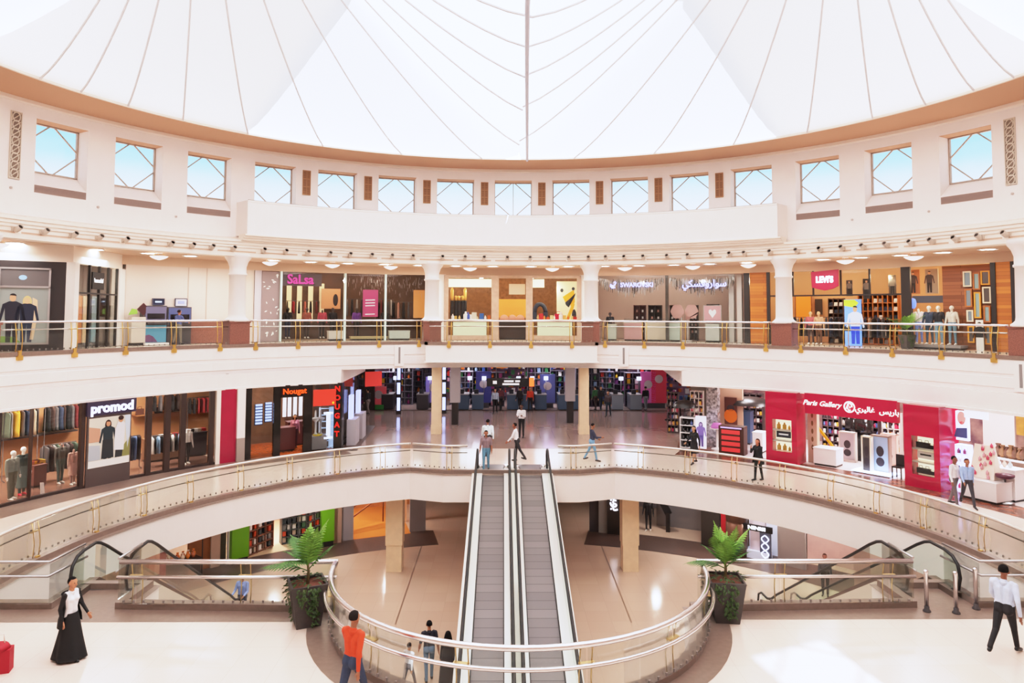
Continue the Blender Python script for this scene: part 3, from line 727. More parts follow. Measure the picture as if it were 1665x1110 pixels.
def walk(label, a, b, da, db, ha, hb):
    # pallet between x=a..b, decks outward to da / db, handrails at ha / hb
    r = thing('moving_walk', label, 'moving walk', ((a+b)/2, YT, 0), 0, 'pair of inclined moving walks'); off = ((a+b)/2, YT, 0)
    def strip(mb, x0, x1, up, th):
        for y0, y1 in zip(ys, ys[1:]):
            z0, z1 = wz(y0)+up, wz(y1)+up
            k = mb.pts([(x0, y0, z0), (x1, y0, z0), (x1, y1, z1), (x0, y1, z1), (x0, y0, z0-th), (x1, y0, z0-th), (x1, y1, z1-th), (x0, y1, z1-th)])
            for q in ((0, 1, 2, 3), (4, 7, 6, 5), (0, 3, 7, 4), (1, 5, 6, 2)): mb.face([k[i] for i in q])
        return mb
    strip(MB(), a, b, .01, .1).build('pallet_belt', PALLET, r, off=off)
    for x0, x1 in ((min(a, da), max(a, da)), (min(b, db), max(b, db))):
        strip(MB(), x0, x1, .1, .3).build('deck', DECKW, r, off=off)
    for x in (a, b):
        s = .03 if x == a else -.03
        strip(MB(), min(x, x+s), max(x, x+s), .07, .2).build('skirt_brush', BLACK, r, off=off)
    for h in (ha, hb):
        mb = MB()
        top = [(h, y, wz(y)+.92) for y in (11.55, 11.2, 8, 4, 0, -4, YB+.5)]
        for p, q in zip(top, top[1:]):
            k = mb.pts([p, q, (h, q[1], wz(q[1])+.1), (h, p[1], wz(p[1])+.1)]); mb.face(k)
        k = mb.pts([(h, 11.55, .92), (h, 12.0, .86), (h, 12.25, .6), (h, 12.3, .1), (h, 11.55, .02)]); mb.face(k)
        mb.build('glass_side', GLASSG, r, off=off)
        mb = MB(); mb.tube([(h, 12.1, .12), (h, 12.3, .3), (h, 12.32, .6), (h, 12.18, .85), (h, 11.95, .95), (h, 11.55, .96)]+[(h, y, wz(y)+.95) for y in (11.2, 10, 8, 4, 0, -4, YB+.4)]+[(h, YB-.6, ZL0+.95), (h, YB-.9, ZL0+.6), (h, YB-.8, ZL0+.15)], .048, 8)
        mb.build('handrail', BLACK, r, off=off)
    MB().box(a, b, 11.75, 12.15, .0, .03).build('comb_plate', mat('comb_steel', 'd8d6d6', .3, 1), r, off=off)
    MB().box(a-.2, b+.2, 12.15, 13.35, .0, .024).build('landing_plate', mat('landing_steel', '8b888a', .35, .8), r, off=off)
    for x in (a-.18, b+.02):
        mb = MB(); mb.cyl((x+.08, 12.25, .1), (x+.08, 12.25, .24), .1); mb.build('newel_cap', STEEL, r, off=off)
    return r
walk('left inclined moving walk with grey pallets and black handrails', -1.31, -.4, -1.64, -.22, -1.53, -.17)
walk('right inclined moving walk with grey pallets and black handrails', .26, 1.2, .12, 1.56, .07, 1.45)
mb = MB()
for x0, x1 in ((-1.74, -1.655), (1.57, 1.66)):
    for y0, y1 in zip(ys, ys[1:]):
        z0, z1 = wz(y0), wz(y1)
        k = mb.pts([(x0, y0, z0+.1), (x1, y0, z0+.1), (x1, y1, z1+.1), (x0, y1, z1+.1), (x0, y0, z0-.75), (x1, y0, z0-.75), (x1, y1, max(ZL0, z1-.75)), (x0, y1, max(ZL0, z1-.75))])
        for q in ((0, 1, 2, 3), (4, 7, 6, 5), (0, 3, 7, 4), (1, 5, 6, 2)): mb.face([k[i] for i in q])
for y0, y1 in zip(ys, ys[1:]):
    mb.poly([(-1.65, y0, wz(y0)-.7), (1.57, y0, wz(y0)-.7), (1.57, y1, wz(y1)-.7), (-1.65, y1, wz(y1)-.7)])
    k = mb.pts([(-.13, y0, wz(y0)+.12), (.04, y0, wz(y0)+.12), (.04, y1, wz(y1)+.12), (-.13, y1, wz(y1)+.12)]); mb.face(k)
struct(mb.build('trim_16', SIDEW), 'white side cladding of the moving walks')
# ---------------------------------------------------------------- escalators at the two ends of the near edge
STEP = mat('escalator_step', '6c686c', .4, .5)
def escalator(label, x, y, yaw):
    r = thing('escalator', label, 'escalator', (x, y, 0), rad(yaw), 'escalators at the ends of the near edge')
    S = math.tan(rad(30)); L = 4.6/S
    def zs(s): return 0 if s < .5 else (-4.6 if s > .5+L else -(s-.5)*S)
    n = 24
    for i in range(n):
        s0 = .5+i*L/n
        MB().box(-.5, .5, s0, s0+L/n, zs(s0)-4.6/n-.2, zs(s0)-4.6/n).build('step', STEP, r)
    MB().box(-.5, .5, -.0, .5, -.1, .01).build('landing_plate', mat('landing_steel'), r)
    MB().box(-.5, .5, .38, .5, .01, .022).build('comb_plate', mat('comb_yellow', 'd8a23a', .4), r)
    MB().box(-.5, .5, L+.5, L+1.6, -4.7, -4.585).build('lower_plate', mat('landing_steel'), r)
    prof = [(-.62, 0), (.5, 0), (.5+L, -4.6), (L+1.7, -4.6)]
    for sx in (-1, 1):
        h = sx*.62
        mb = MB()
        for (s0, z0), (s1, z1) in zip(prof, prof[1:]):
            for q in ((sx*.5, sx*.74, .14, .2),):
                x0, x1 = min(q[0], q[1]), max(q[0], q[1])
                k = mb.pts([(x0, s0, z0+q[2]), (x1, s0, z0+q[2]), (x1, s1, z1+q[2]), (x0, s1, z1+q[2]), (x0, s0, z0-.1), (x1, s0, z0-.1), (x1, s1, z1-.1), (x0, s1, z1-.1)])
                for f in ((0, 1, 2, 3), (4, 7, 6, 5), (0, 3, 7, 4), (1, 5, 6, 2)): mb.face([k[i] for i in f])
        mb.build('deck', mat('bronze_deck', '7a6a62', .35, .6), r)
        HR = [(-.35, .12), (-.6, .22), (-.68, .5), (-.6, .78), (-.4, .93), (-.1, .98), (.5, .98), (.75, .9), (1.1, .72)]
        HR += [(s, zs(s)+1.05) for s in (2, 4, 6, L-.2)]
        HR += [(L+.3, -4.6+1.12), (L+.7, -4.6+.98), (L+1.3, -4.6+.96), (L+1.6, -4.6+.8), (L+1.68, -4.6+.5), (L+1.55, -4.6+.25)]
        MB().tube([(h, s, z) for s, z in HR], .04, 8).build('handrail', BLACK, r)
        mb = MB(); P = [(-.58, .14), (-.62, .5), (-.56, .74), (-.38, .88), (-.1, .93), (.5, .93)]
        k = mb.pts([(h, s, z) for s, z in P]+[(h, .5, .14)]); mb.face(k)
        up = [(.5, .93), (.75, .85), (1.1, .67), (2, zs(2)+1.0), (4, zs(4)+1), (6, zs(6)+1), (L-.2, zs(L-.2)+1), (L+.3, -3.53), (L+1.3, -3.7)]
        for p, q in zip(up, up[1:]):
            k = mb.pts([(h, p[0], p[1]), (h, q[0], q[1]), (h, q[0], zs(q[0])+.14), (h, p[0], zs(p[0])+.14)]); mb.face(k)
        mb.build('glass_side', GLASSG, r)
        mb = MB()
        k = mb.pts([(sx*.76, -.4, -.1), (sx*.76, .5, .0), (sx*.76, .5+L, -4.5), (sx*.76, .5+L, -4.6), (sx*.76, -.4, -4.6)]); mb.face(k)
        k = mb.pts([(sx*.8, -.4, -.1), (sx*.8, .5, .0), (sx*.8, .5+L, -4.5), (sx*.8, .5+L, -4.6), (sx*.8, -.4, -4.6)]); mb.face(k)
        mb.build('side_cladding', mat('cladding_beige', 'd9cfc0', .6), r)
    return r
escalator('left escalator running down behind the left planter, black handrails', -9.96, -1.0, 4.5)
escalator('right escalator running down behind the right planter, black handrails', 9.78, -1.0, -.5)
# ---------------------------------------------------------------- bollards at the right escalator
for i, (x, y) in enumerate(((9.18, -2.35), (9.79, -2.45), (10.40, -2.22))):
    r = thing('bollard', ['steel bollard at the right escalator landing, left one of the three', 'steel bollard in the middle of the three at the right landing', 'steel bollard at the right escalator landing, right one of the three'][i], 'bollard', (x, y, 0), 0, 'bollards at the right escalator')
    mb = MB(); mb.lathe([(.045, .02), (.045, .84), (.05, .85), (.05, .9), (.035, .93), (.001, .935)], n=16); mb.build('pole', STEEL, r)
    mb = MB(); mb.lathe([(.085, 0), (.085, .03), (.055, .06), (.055, .12), (.045, .13)], n=16); mb.build('base_flange', DKGREY, r)
# ---------------------------------------------------------------- planters
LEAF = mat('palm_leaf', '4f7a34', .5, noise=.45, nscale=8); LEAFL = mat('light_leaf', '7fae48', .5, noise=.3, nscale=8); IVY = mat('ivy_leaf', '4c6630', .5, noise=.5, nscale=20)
POT = mat('charcoal_pot', '4b4442', .5, noise=.1, nscale=15); SOIL = mat('soil', '8a5240', .9, noise=.4, nscale=30)
def leaf(mb, base, d, up, L, w, droop=.3, n=4):
    d = Vector(d).normalized(); up = Vector(up); s = d.cross(up).normalized(); base = Vector(base)
    rows = []
    for i in range(n+1):
        u = i/n; c = base+d*(L*u)-Vector((0, 0, 1))*droop*L*u*u; ww = w*math.sin(PI*(.12+.86*u)**.8)
        rows.append(mb.pts([c-s*ww, c+up*ww*.25, c+s*ww]))
    for a, b in zip(rows, rows[1:]): mb.face((a[0], a[1], b[1], b[0])); mb.face((a[1], a[2], b[2], b[1]))
def palm(label, x, y, turn, seed, tall, z=0):
    rnd = random.Random(seed)
    r = thing('potted_palm', label, 'potted plant', (x, y, z), rad(turn))
    mb = MB(); b, t, H = .255, .38, .9
    lo = mb.pts([(sx*b, sy*b, .0) for sx, sy in ((-1, -1), (1, -1), (1, 1), (-1, 1))]); hi = mb.pts([(sx*t, sy*t, H) for sx, sy in ((-1, -1), (1, -1), (1, 1), (-1, 1))])
    ih = mb.pts([(sx*(t-.04), sy*(t-.04), H) for sx, sy in ((-1, -1), (1, -1), (1, 1), (-1, 1))]); il = mb.pts([(sx*(t-.06), sy*(t-.06), H-.1) for sx, sy in ((-1, -1), (1, -1), (1, 1), (-1, 1))])
    mb.face(lo[::-1])
    for q in range(4):
        j = (q+1) % 4; mb.face((lo[q], lo[j], hi[j], hi[q])); mb.face((hi[q], hi[j], ih[j], ih[q])); mb.face((ih[q], ih[j], il[j], il[q]))
    mb.build('pot', POT, r)
    MB().box(-t+.05, t-.05, -t+.05, t-.05, H-.12, H-.06).build('soil', SOIL, r)
    mb = MB(); mb.tube([(0, 0, H-.1), (.02, .01, H+.2), (0, .02, H+.4)], [.04, .03, .022], 6); mb.build('stem', mat('palm_stem', '6a5a38', .7), r)
    nf = 11
    for i in range(nf):
        a = 2*PI*i/nf+rnd.uniform(-.2, .2); el = rnd.uniform(.35, 1.25) if i % 2 else rnd.uniform(.75, 1.35); L = rnd.uniform(.55, .85)*tall
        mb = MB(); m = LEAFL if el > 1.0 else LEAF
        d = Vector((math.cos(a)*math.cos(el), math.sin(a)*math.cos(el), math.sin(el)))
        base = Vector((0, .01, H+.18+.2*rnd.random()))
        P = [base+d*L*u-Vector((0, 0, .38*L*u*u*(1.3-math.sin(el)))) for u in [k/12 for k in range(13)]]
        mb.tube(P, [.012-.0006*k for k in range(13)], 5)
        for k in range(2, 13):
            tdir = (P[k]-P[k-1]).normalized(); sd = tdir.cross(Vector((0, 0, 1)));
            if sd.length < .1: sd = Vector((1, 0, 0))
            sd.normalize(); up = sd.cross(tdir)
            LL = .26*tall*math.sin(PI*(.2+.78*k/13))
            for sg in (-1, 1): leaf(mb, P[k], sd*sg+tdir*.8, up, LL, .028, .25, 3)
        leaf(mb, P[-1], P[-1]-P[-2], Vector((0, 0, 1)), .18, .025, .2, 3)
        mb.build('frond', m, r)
    for i in range(7):
        a = [-PI/2, -PI/2+.35, 0, .4, -PI/2-.4, PI*.75, PI*1.0][i]
        mb = MB(); ln = rnd.uniform(.55, .85) if i in (0, 1, 5, 6) else rnd.uniform(.2, .45)
        ex = max(abs(math.cos(a)), abs(math.sin(a)))
        ex, ey = math.cos(a)/ex, math.sin(a)/ex
        for q in range(int(ln*85)):
            u = rnd.random(); z = H-.02-u*ln; rr = (t-(t-b)*(H-z)/H)+.03
            sx, sy = (-ey, ex); o_ = rnd.uniform(-.09, .09)*(1.2-u*.6)
            c = Vector((ex*rr+sx*o_, ey*rr+sy*o_, z))
            leaf(mb, c, Vector((ex*.5+rnd.uniform(-.6, .6), ey*.5+rnd.uniform(-.6, .6), rnd.uniform(-.9, .2))), Vector((ex, ey, .4)).normalized(), rnd.uniform(.05, .08), .025, .2, 2)
        tag(mb.build('ivy_trail', IVY, r), kind='stuff')
    mb = MB()
    for q in range(60):
        a = rnd.uniform(0, 2*PI); rr = rnd.uniform(.1, .36)
        leaf(mb, (rr*math.cos(a), rr*math.sin(a), H-.05+rnd.uniform(0, .14)), (math.cos(a), math.sin(a), rnd.uniform(-.2, .7)), (0, 0, 1), .11, .03, .4, 2)
    tag(mb.build('undergrowth', IVY, r), kind='stuff')
    return r
palm('potted palm with trailing ivy at the left end of the curved railing', *(-4.71, -2.89), 24, 5, 1.25)
palm('potted palm with trailing ivy at the right end of the curved railing', *(4.47, -2.72), -6, 11, 1.2)

# ---------------------------------------------------------------- people: one continuous body surface grown round a jointed skeleton
def cone_part(bm_v, bm_f, a, ra, b, rb, n=10, m=4):
    a = Vector(a); b = Vector(b); d = b-a; L = d.length
    q = d.to_track_quat('Z', 'Y').to_matrix() if L > 1e-6 else Matrix.Identity(3)
    prof = []
    for k in range(m+1): t = PI/2*k/m; prof.append((ra*math.sin(t), -ra*math.cos(t)))
    for k in range(m+1): t = PI/2*k/m; prof.append((rb*math.cos(t), L+rb*math.sin(t)))
    base = len(bm_v)
    for r, z in prof:
        for i in range(n):
            bm_v.append(tuple(a+q @ Vector((max(r, 1e-4)*math.cos(2*PI*i/n), max(r, 1e-4)*math.sin(2*PI*i/n), z))))
    for j in range(len(prof)-1):
        for i in range(n):
            k = (i+1) % n; bm_f.append((base+j*n+i, base+j*n+k, base+(j+1)*n+k, base+(j+1)*n+i))
    bm_f.append(tuple(base+i for i in range(n))[::-1]); bm_f.append(tuple(base+(len(prof)-1)*n+i for i in range(n)))
def figure(name, label, cat, loc, face, H=1.74, top='ffffff', bottom='222222', shoe='1c1a1a', skin='b98a6c', hair='1d1615', legs=((0, 0), (0, 0)), arms=((5, 8, 10), (5, 8, 10)), lean=0, headp=(0, 0), sleeve='long', female=False, skirt=None, hairstyle='short', voxel=.014, group=None, coat=None, trouser=1.0, build_=1.0, bareleg=False, zoff=0, scarf=None, headless=False, face_detail=False, neckline=0, sleevecol=None, copen=34):
    # legs: (thigh swing forward, knee bend) right, left in degrees; arms: (swing forward, spread, elbow bend); local +y is where the figure faces
    root = thing(name, label, cat, loc, rad(face), group)
    S = H/1.75; segs = []      # (a, ra, b, rb, zone)
    def rotx(v, d): c, s = math.cos(rad(d)), math.sin(rad(d)); return Vector((v[0], v[1]*c+v[2]*s*-1*-1 if False else v[1]*c-v[2]*s, v[1]*s+v[2]*c))
    hipz = .93*S
    J = {}
    ln = lambda p: Vector((p[0], p[1]*math.cos(rad(lean))+(p[2]-hipz)*math.sin(rad(lean)), hipz+(p[2]-hipz)*math.cos(rad(lean))-p[1]*math.sin(rad(lean))))
    w = build_*(.92 if female else 1)
    # torso
    pel = Vector((0, 0, hipz)); waist = ln((0, .01*S, 1.08*S)); chest = ln((0, .015*S, 1.27*S)); sh = ln((0, 0, 1.41*S)); neck = ln((0, .005*S, 1.48*S))
    for sx in (-1, 1):
        segs += [(pel+Vector((sx*.075*S*w, 0, .0)), .105*S*w, waist+Vector((sx*.06*S*w, 0, 0)), (.088 if female else .098)*S*w, 'top')]
        segs += [(waist+Vector((sx*.06*S*w, 0, 0)), (.088 if female else .1)*S*w, chest+Vector((sx*.075*S*w, 0, 0)), .108*S*w, 'top')]
        segs += [(chest+Vector((sx*.075*S*w, 0, 0)), .105*S*w, sh+Vector((sx*.13*S*w, 0, -.015*S)), .062*S*w, 'top')]
        if female: segs += [(chest+Vector((sx*.07*S, .07*S, 0)), .06*S, chest+Vector((sx*.06*S, .03*S, .05*S)), .05*S, 'top')]
        segs += [(pel+Vector((sx*.07*S*w, -.045*S, -.03*S)), .1*S*w, pel+Vector((sx*.07*S*w, -.02*S, .05*S)), .09*S*w, 'bottom')]
    segs += [(sh, .075*S, sh+Vector((0, 0, .02*S)), .06*S, 'top'), (neck-Vector((0, 0, .05*S)), .056*S, neck+Vector((0, .012*S, .06*S)), .05*S, 'skin')]
    # head
    hp, ht = headp
    hm = Matrix.Rotation(rad(ht), 4, 'Z') @ Matrix.Rotation(rad(-hp), 4, 'X')
    hc = neck+Vector((0, .02*S, .118*S)); f_ = lambda x, y, z: hc+(hm @ Vector((x*S, y*S, z*S)))
    if not headless:
        segs += [(f_(0, -.012, .035), .088*S, f_(0, .012, .03), .083*S, 'skin'), (f_(0, .02, -.01), .075*S, f_(0, .035, -.075), .045*S, 'skin'),
                 (f_(0, .095, .005), .012*S, f_(0, .108, -.03), .016*S, 'skin'), (f_(-.082, 0, .01), .02*S, f_(-.082, -.005, -.02), .014*S, 'skin'), (f_(.082, 0, .01), .02*S, f_(.082, -.005, -.02), .014*S, 'skin')]
    # legs
    low = 1e9; feet = []
    for sx, (th, kn) in zip((1, -1), legs):
        hip = pel+Vector((sx*.088*S*w, 0, -.02*S))
        dt = Vector((sx*.01, math.sin(rad(th)), -math.cos(rad(th)))); knee = hip+dt*.42*S
        ds = Vector((0, math.sin(rad(th-kn)), -math.cos(rad(th-kn)))); ank = knee+ds*.42*S
        zt = 'skin' if bareleg else 'bottom'; k_ = trouser
        segs += [(hip, .092*S*w, knee, .062*S*k_, 'bottom'), (knee, .06*S*k_, ank+Vector((0, 0, .02*S)), .047*S*k_ if not bareleg else .036*S, zt)]
        pitch = max(-35, min(25, -(th-kn)*.6)) if abs(th-kn) > 6 else 0
        fd = Vector((sx*.12, math.cos(rad(pitch)), -math.sin(rad(pitch))*-1 if False else math.sin(rad(-pitch))*-1)).normalized() if pitch else Vector((sx*.12, 1, 0)).normalized()
        heel = ank+Vector((0, -.035*S, -.035*S)); toe = ank+fd*.17*S+Vector((0, 0, -.05*S))
        segs += [(heel, .04*S, ank+fd*.06*S+Vector((0, 0, -.035*S)), .042*S, 'shoe'), (ank+fd*.05*S+Vector((0, 0, -.04*S)), .042*S, toe, .032*S, 'shoe'), (ank, .042*S, ank+Vector((0, 0, -.02*S)), .042*S, 'shoe')]
        feet.append(min(heel.z-.04*S, toe.z-.032*S))
    low = min(feet)
    # arms with five-fingered hands
    for sx, (sw, ab, el) in zip((1, -1), arms):
        s0 = sh+Vector((sx*.185*S*w, 0, -.03*S))
        du = Vector((sx*math.sin(rad(ab)), math.sin(rad(sw))*math.cos(rad(ab)), -math.cos(rad(sw))*math.cos(rad(ab)))); elb = s0+du*.29*S
        a2 = sw+el; inn = ab-abs(el)*.28
        df = Vector((sx*math.sin(rad(inn)), math.sin(rad(a2))*math.cos(rad(inn)), -math.cos(rad(a2))*math.cos(rad(inn)))); wr = elb+df*.25*S
        zu = 'sleeve' if sleevecol else 'top'; zf = zu if sleeve == 'long' else 'skin'
        segs += [(s0, .06*S*w, elb, .048*S*w, zu), (elb, .046*S*w, wr, .034*S*w, zf)]
        perp = df.cross(Vector((sx, 0, 0)))
        if perp.length < .1: perp = df.cross(Vector((0, 1, 0)))
        perp.normalize(); thick = df.cross(perp).normalized()
        pm = wr+df*.085*S
        fr = max(.0085*S, voxel*.62)
        segs += [(wr, .028*S, pm+perp*.018*S, .02*S, 'skin'), (wr, .028*S, pm-perp*.018*S, .02*S, 'skin')]
        for q, ll in zip((-1.5, -.5, .5, 1.5), (.062, .078, .084, .07)):
            b0 = pm+perp*q*.0195*S; b1 = b0+(df+perp*q*.07).normalized()*ll*.5*S; b2 = b1+(df+perp*q*.05-thick*sx*.35).normalized()*ll*.5*S
            segs += [(b0, fr*1.15, b1, fr, 'skin'), (b1, fr, b2, fr*.85, 'skin')]
        t0 = wr+df*.03*S+perp*.03*S; t1 = t0+(df*.6+perp*.8).normalized()*.045*S; t2 = t1+(df+perp*.25).normalized()*.035*S
        segs += [(t0, fr*1.3, t1, fr*1.1, 'skin'), (t1, fr*1.1, t2, fr*.9, 'skin')]
    dz = -low+zoff
    V, F = [], []
    up = Vector((0, 0, dz))
    segs = [(a+up, ra, b+up, rb, z) for a, ra, b, rb, z in segs]
    for a, ra, b, rb, z in segs: cone_part(V, F, a, ra, b, rb)
    me = bpy.data.meshes.new(name+'_raw'); me.from_pydata(V, [], F); me.update()
    o = bpy.data.objects.new('raw', me); COL.objects.link(o)
    md = o.modifiers.new('r', 'REMESH'); md.mode = 'VOXEL'; md.voxel_size = voxel; md.use_smooth_shade = True
    m2 = o.modifiers.new('s', 'SMOOTH'); m2.factor = .5; m2.iterations = 3 if voxel < .012 else 2
    dg = bpy.context.evaluated_depsgraph_get(); dg.update()
    bm_ = bpy.data.meshes.new_from_object(o.evaluated_get(dg)); bpy.data.objects.remove(o); bpy.data.meshes.remove(me)
    bm_.name = 'body'
    ms = {'skin': mat('skin_'+skin, skin, .5), 'top': mat('cloth_'+top, top, .75, noise=.1, nscale=9, bump=.15), 'bottom': mat('cloth_'+bottom, bottom, .8, noise=.12, nscale=9, bump=.15), 'shoe': mat('shoe_'+shoe, shoe, .4), 'sleeve': mat('cloth_'+(sleevecol or top), sleevecol or top, .75, noise=.1, nscale=9, bump=.15)}
    zs = ['skin', 'top', 'bottom', 'shoe']+(['sleeve'] if sleevecol else [])
    bm_.materials.clear()
    for z in zs: bm_.materials.append(ms[z])
    nf = len(bm_.polygons); C = np.empty(nf*3); bm_.polygons.foreach_get('center', C); C = C.reshape(-1, 3)
    best = np.full(nf, 1e9); zi = np.zeros(nf, int)
    for a, ra, b, rb, z in segs:
        A = np.array(a); D = np.array(b)-A; L2 = max(1e-9, float(D @ D)); t = np.clip((C-A) @ D/L2, 0, 1)
        dd = np.linalg.norm(C-(A+t[:, None]*D), axis=1)-(ra+(rb-ra)*t)
        mk = dd < best; best[mk] = dd[mk]; zi[mk] = zs.index(z)
    hz = hipz+dz
    belt = hz+.06*S
    torso = (zi == 1) & (C[:, 2] < belt-(0 if coat else .0)) & (np.abs(C[:, 0]) < .2*S*w)
    if not coat: zi[torso] = 2
    if neckline:
        nk = (zi == 1) & (C[:, 2] > (sh.z+dz)-.0) & (np.abs(C[:, 0]) < .08*S); zi[nk] = 0
    bm_.polygons.foreach_set('material_index', zi.astype(np.int32)); bm_.polygons.foreach_set('use_smooth', [True]*nf)
    body = bpy.data.objects.new('body', bm_); COL.objects.link(body); body.parent = root
    hc = hc+up
    T = Matrix.Translation(hc) @ hm
    if not headless and hairstyle:
        mb = MB(); mb.smooth = True
        HM = mat('hair_'+hair, hair, .85, noise=.4, nscale=60, bump=.6, spec=.2)
        n, m = 16, 8
        rows = []
        for j in range(m+1):
            row = []
            for i in range(n):
                a = 2*PI*i/n; el = PI/2*(1-j/m*(1.25 if math.sin(a) < .3 else .62))
                rr = .0965*S if hairstyle != 'scarf' else .105*S
                row.append(T @ Vector((rr*.93*math.cos(a)*math.cos(el), (rr*1.02*math.sin(a)*math.cos(el)-.012*S), .04*S+rr*math.sin(el)*1.02)))
            rows.append(mb.pts(row))
        for a, b in zip(rows, rows[1:]):
            for i in range(n): k = (i+1) % n; mb.face((a[i], b[i], b[k], a[k]))
        if hairstyle in ('long', 'scarf'):
            Lh = .3*S if hairstyle == 'long' else .22*S
            rows = []
            for j in range(6):
                u = j/5; row = []
                for i in range(11):
                    a = PI*1.0+PI*i/10 if hairstyle == 'long' else PI*.78+PI*1.44*i/10
                    wdt = (.098+.02*u if hairstyle == 'long' else .105+.05*u)*S
                    row.append(T @ Vector((wdt*math.cos(a), wdt*1.0*math.sin(a)-.015*S, .04*S-u*Lh)))
                rows.append(mb.pts(row))
            for a, b in zip(rows, rows[1:]):
                for i in range(10): mb.face((a[i], a[i+1], b[i+1], b[i]))
        mb.build('headscarf' if hairstyle == 'scarf' else 'hair', HM, root)
    if face_detail and not headless:
        for sx in (-1, 1): MB().ball(T @ Vector((sx*.033*S, .083*S, .015*S)), .011*S, 8, 5).build('eye', mat('eye_dark', '1a1414', .3), root)
        MB().ball(T @ Vector((0, .086*S, -.057*S)), .016*S, 8, 5, (1.3, .5, .4)).build('mouth', mat('lip', '8a4a42', .5), root)
    if skirt:      # (top height, bottom height, top radius, bottom radius, colour)
        z1, z0, r1, r0, c_ = skirt
        mb = MB(); mb.smooth = True; rows = []; n = 36
        cy = (feet[0]-feet[1])
        for j in range(13):
            u = j/12; row = []
            for i in range(n):
                a = 2*PI*i/n; fold = 1+.07*u*math.sin(a*7+1)+.05*u*math.sin(a*4)
                r_ = (r1+(r0-r1)*u**.85)*S*fold
                row.append((r_*math.cos(a)*.95, r_*math.sin(a)*(.8+.25*u)+.01, z1*S+(z0-z1)*S*u))
            rows.append(mb.pts(row))
        for a, b in zip(rows, rows[1:]):
            for i in range(n): k = (i+1) % n; mb.face((a[i], a[k], b[k], b[i]))
        mb.build('skirt', mat('cloth_'+c_, c_, .8, noise=.12, nscale=9, bump=.15), root)
    if coat:       # open coat: partial shell round the torso (colour, top, bottom)
        c_, z1, z0 = coat
        mb = MB(); mb.smooth = True; rows = []; n = 26
        for j in range(9):
            u = j/8; row = []; z = z1*S+(z0-z1)*S*u
            for i in range(n+1):
                a = PI/2+rad(copen)+(2*PI-rad(2*copen))*i/n
                ww = (.215-.05*math.sin(PI*min(1, u*1.3))+.06*u)*S
                row.append((ww*math.cos(a), ww*.78*math.sin(a)*(1+.04*math.sin(6*a)*u), z))
            rows.append(mb.pts(row))
        for a, b in zip(rows, rows[1:]):
            for i in range(n): mb.face((a[i], a[i+1], b[i+1], b[i]))
        mb.build('coat', mat('cloth_'+c_, c_, .8), root)
    return root
def person(label, xyz, face, **k): return figure('person', label, 'person', xyz, face, **k)
WALK = dict(legs=((24, 6), (-20, 14)), arms=((-22, 7, 18), (24, 7, 22)))
WALK2 = dict(legs=((-20, 14), (24, 6)), arms=((24, 7, 22), (-22, 7, 18)))
# near edge
person('woman in long black skirt, open black coat and white blouse walking', (*(-8.89, -4.44), 0), -104, H=1.56, top='f6f2f4', bottom='181616', female=True, skirt=(1.0, .05, .15, .33, '171516'), sleevecol='191718', coat=('191718', 1.42, .72), copen=74, hair='171414', hairstyle='short', skin='c08868', voxel=.009, face_detail=True, legs=((14, 4), (-12, 8)), arms=((-12, 10, 30), (14, 10, 24)))
person('man in pale blue shirt and black trousers walking away past the bollards', (*(9.50, -4.44), 0), -52, H=1.8, top='cfdcf0', bottom='221f22', skin='8a5a44', hair='161212', voxel=.008, legs=((24, 4), (-30, 24)), arms=((-24, 14, 30), (24, 12, 28)), trouser=.98)
person('man in orange red shirt and blue jeans beside the curved railing', (-2.98, -6.45, 0), -30, H=1.74, top='e0522a', bottom='3d4a66', shoe='3a3434', skin='a87456', hair='2a211e', voxel=.009, **WALK)
# lowest level, seen through the curved glass
person('man in dark navy shirt and light jeans walking on the lowest floor', (*(-2.72, 3.88), ZL0), 12, H=1.82, top='262432', bottom='7390ac', skin='a87050', hair='151112', voxel=.009, sleeve='short', legs=((8, 3), (-10, 8)), arms=((-8, 12, 14), (10, 12, 16)))
person('woman in long black abaya beside the man in light jeans', (*(-2.11, 3.52), ZL0), 8, H=1.64, top='2b2628', bottom='241f20', female=True, skirt=(1.25, .04, .2, .32, '2c2729'), hairstyle='scarf', hair='1b1718', voxel=.011)
person('child in pale shirt and grey trousers on the lowest floor', (*(-3.27, 3.31), ZL0), -30, H=1.42, top='d8dade', bottom='6e6a6c', skin='b88a6c', hair='3a2c24', voxel=.01, **WALK)
person('man in light blue shirt standing at the foot of the left escalator', (*(-10.03, 8.14), ZL0), 172, H=1.74, top='8fa6dc', bottom='3c4052', skin='a87c60', hair='6a5a4e', voxel=.01, headp=(28, 0), face_detail=True, arms=((20, 12, 55), (20, 12, 55)))
person('dark-haired person in grey behind the right escalator', (*(12.63, 10.45), ZL0), 150, H=1.68, top='4a4446', bottom='2a2728', skin='8a5644', hair='4a2a22', voxel=.012)
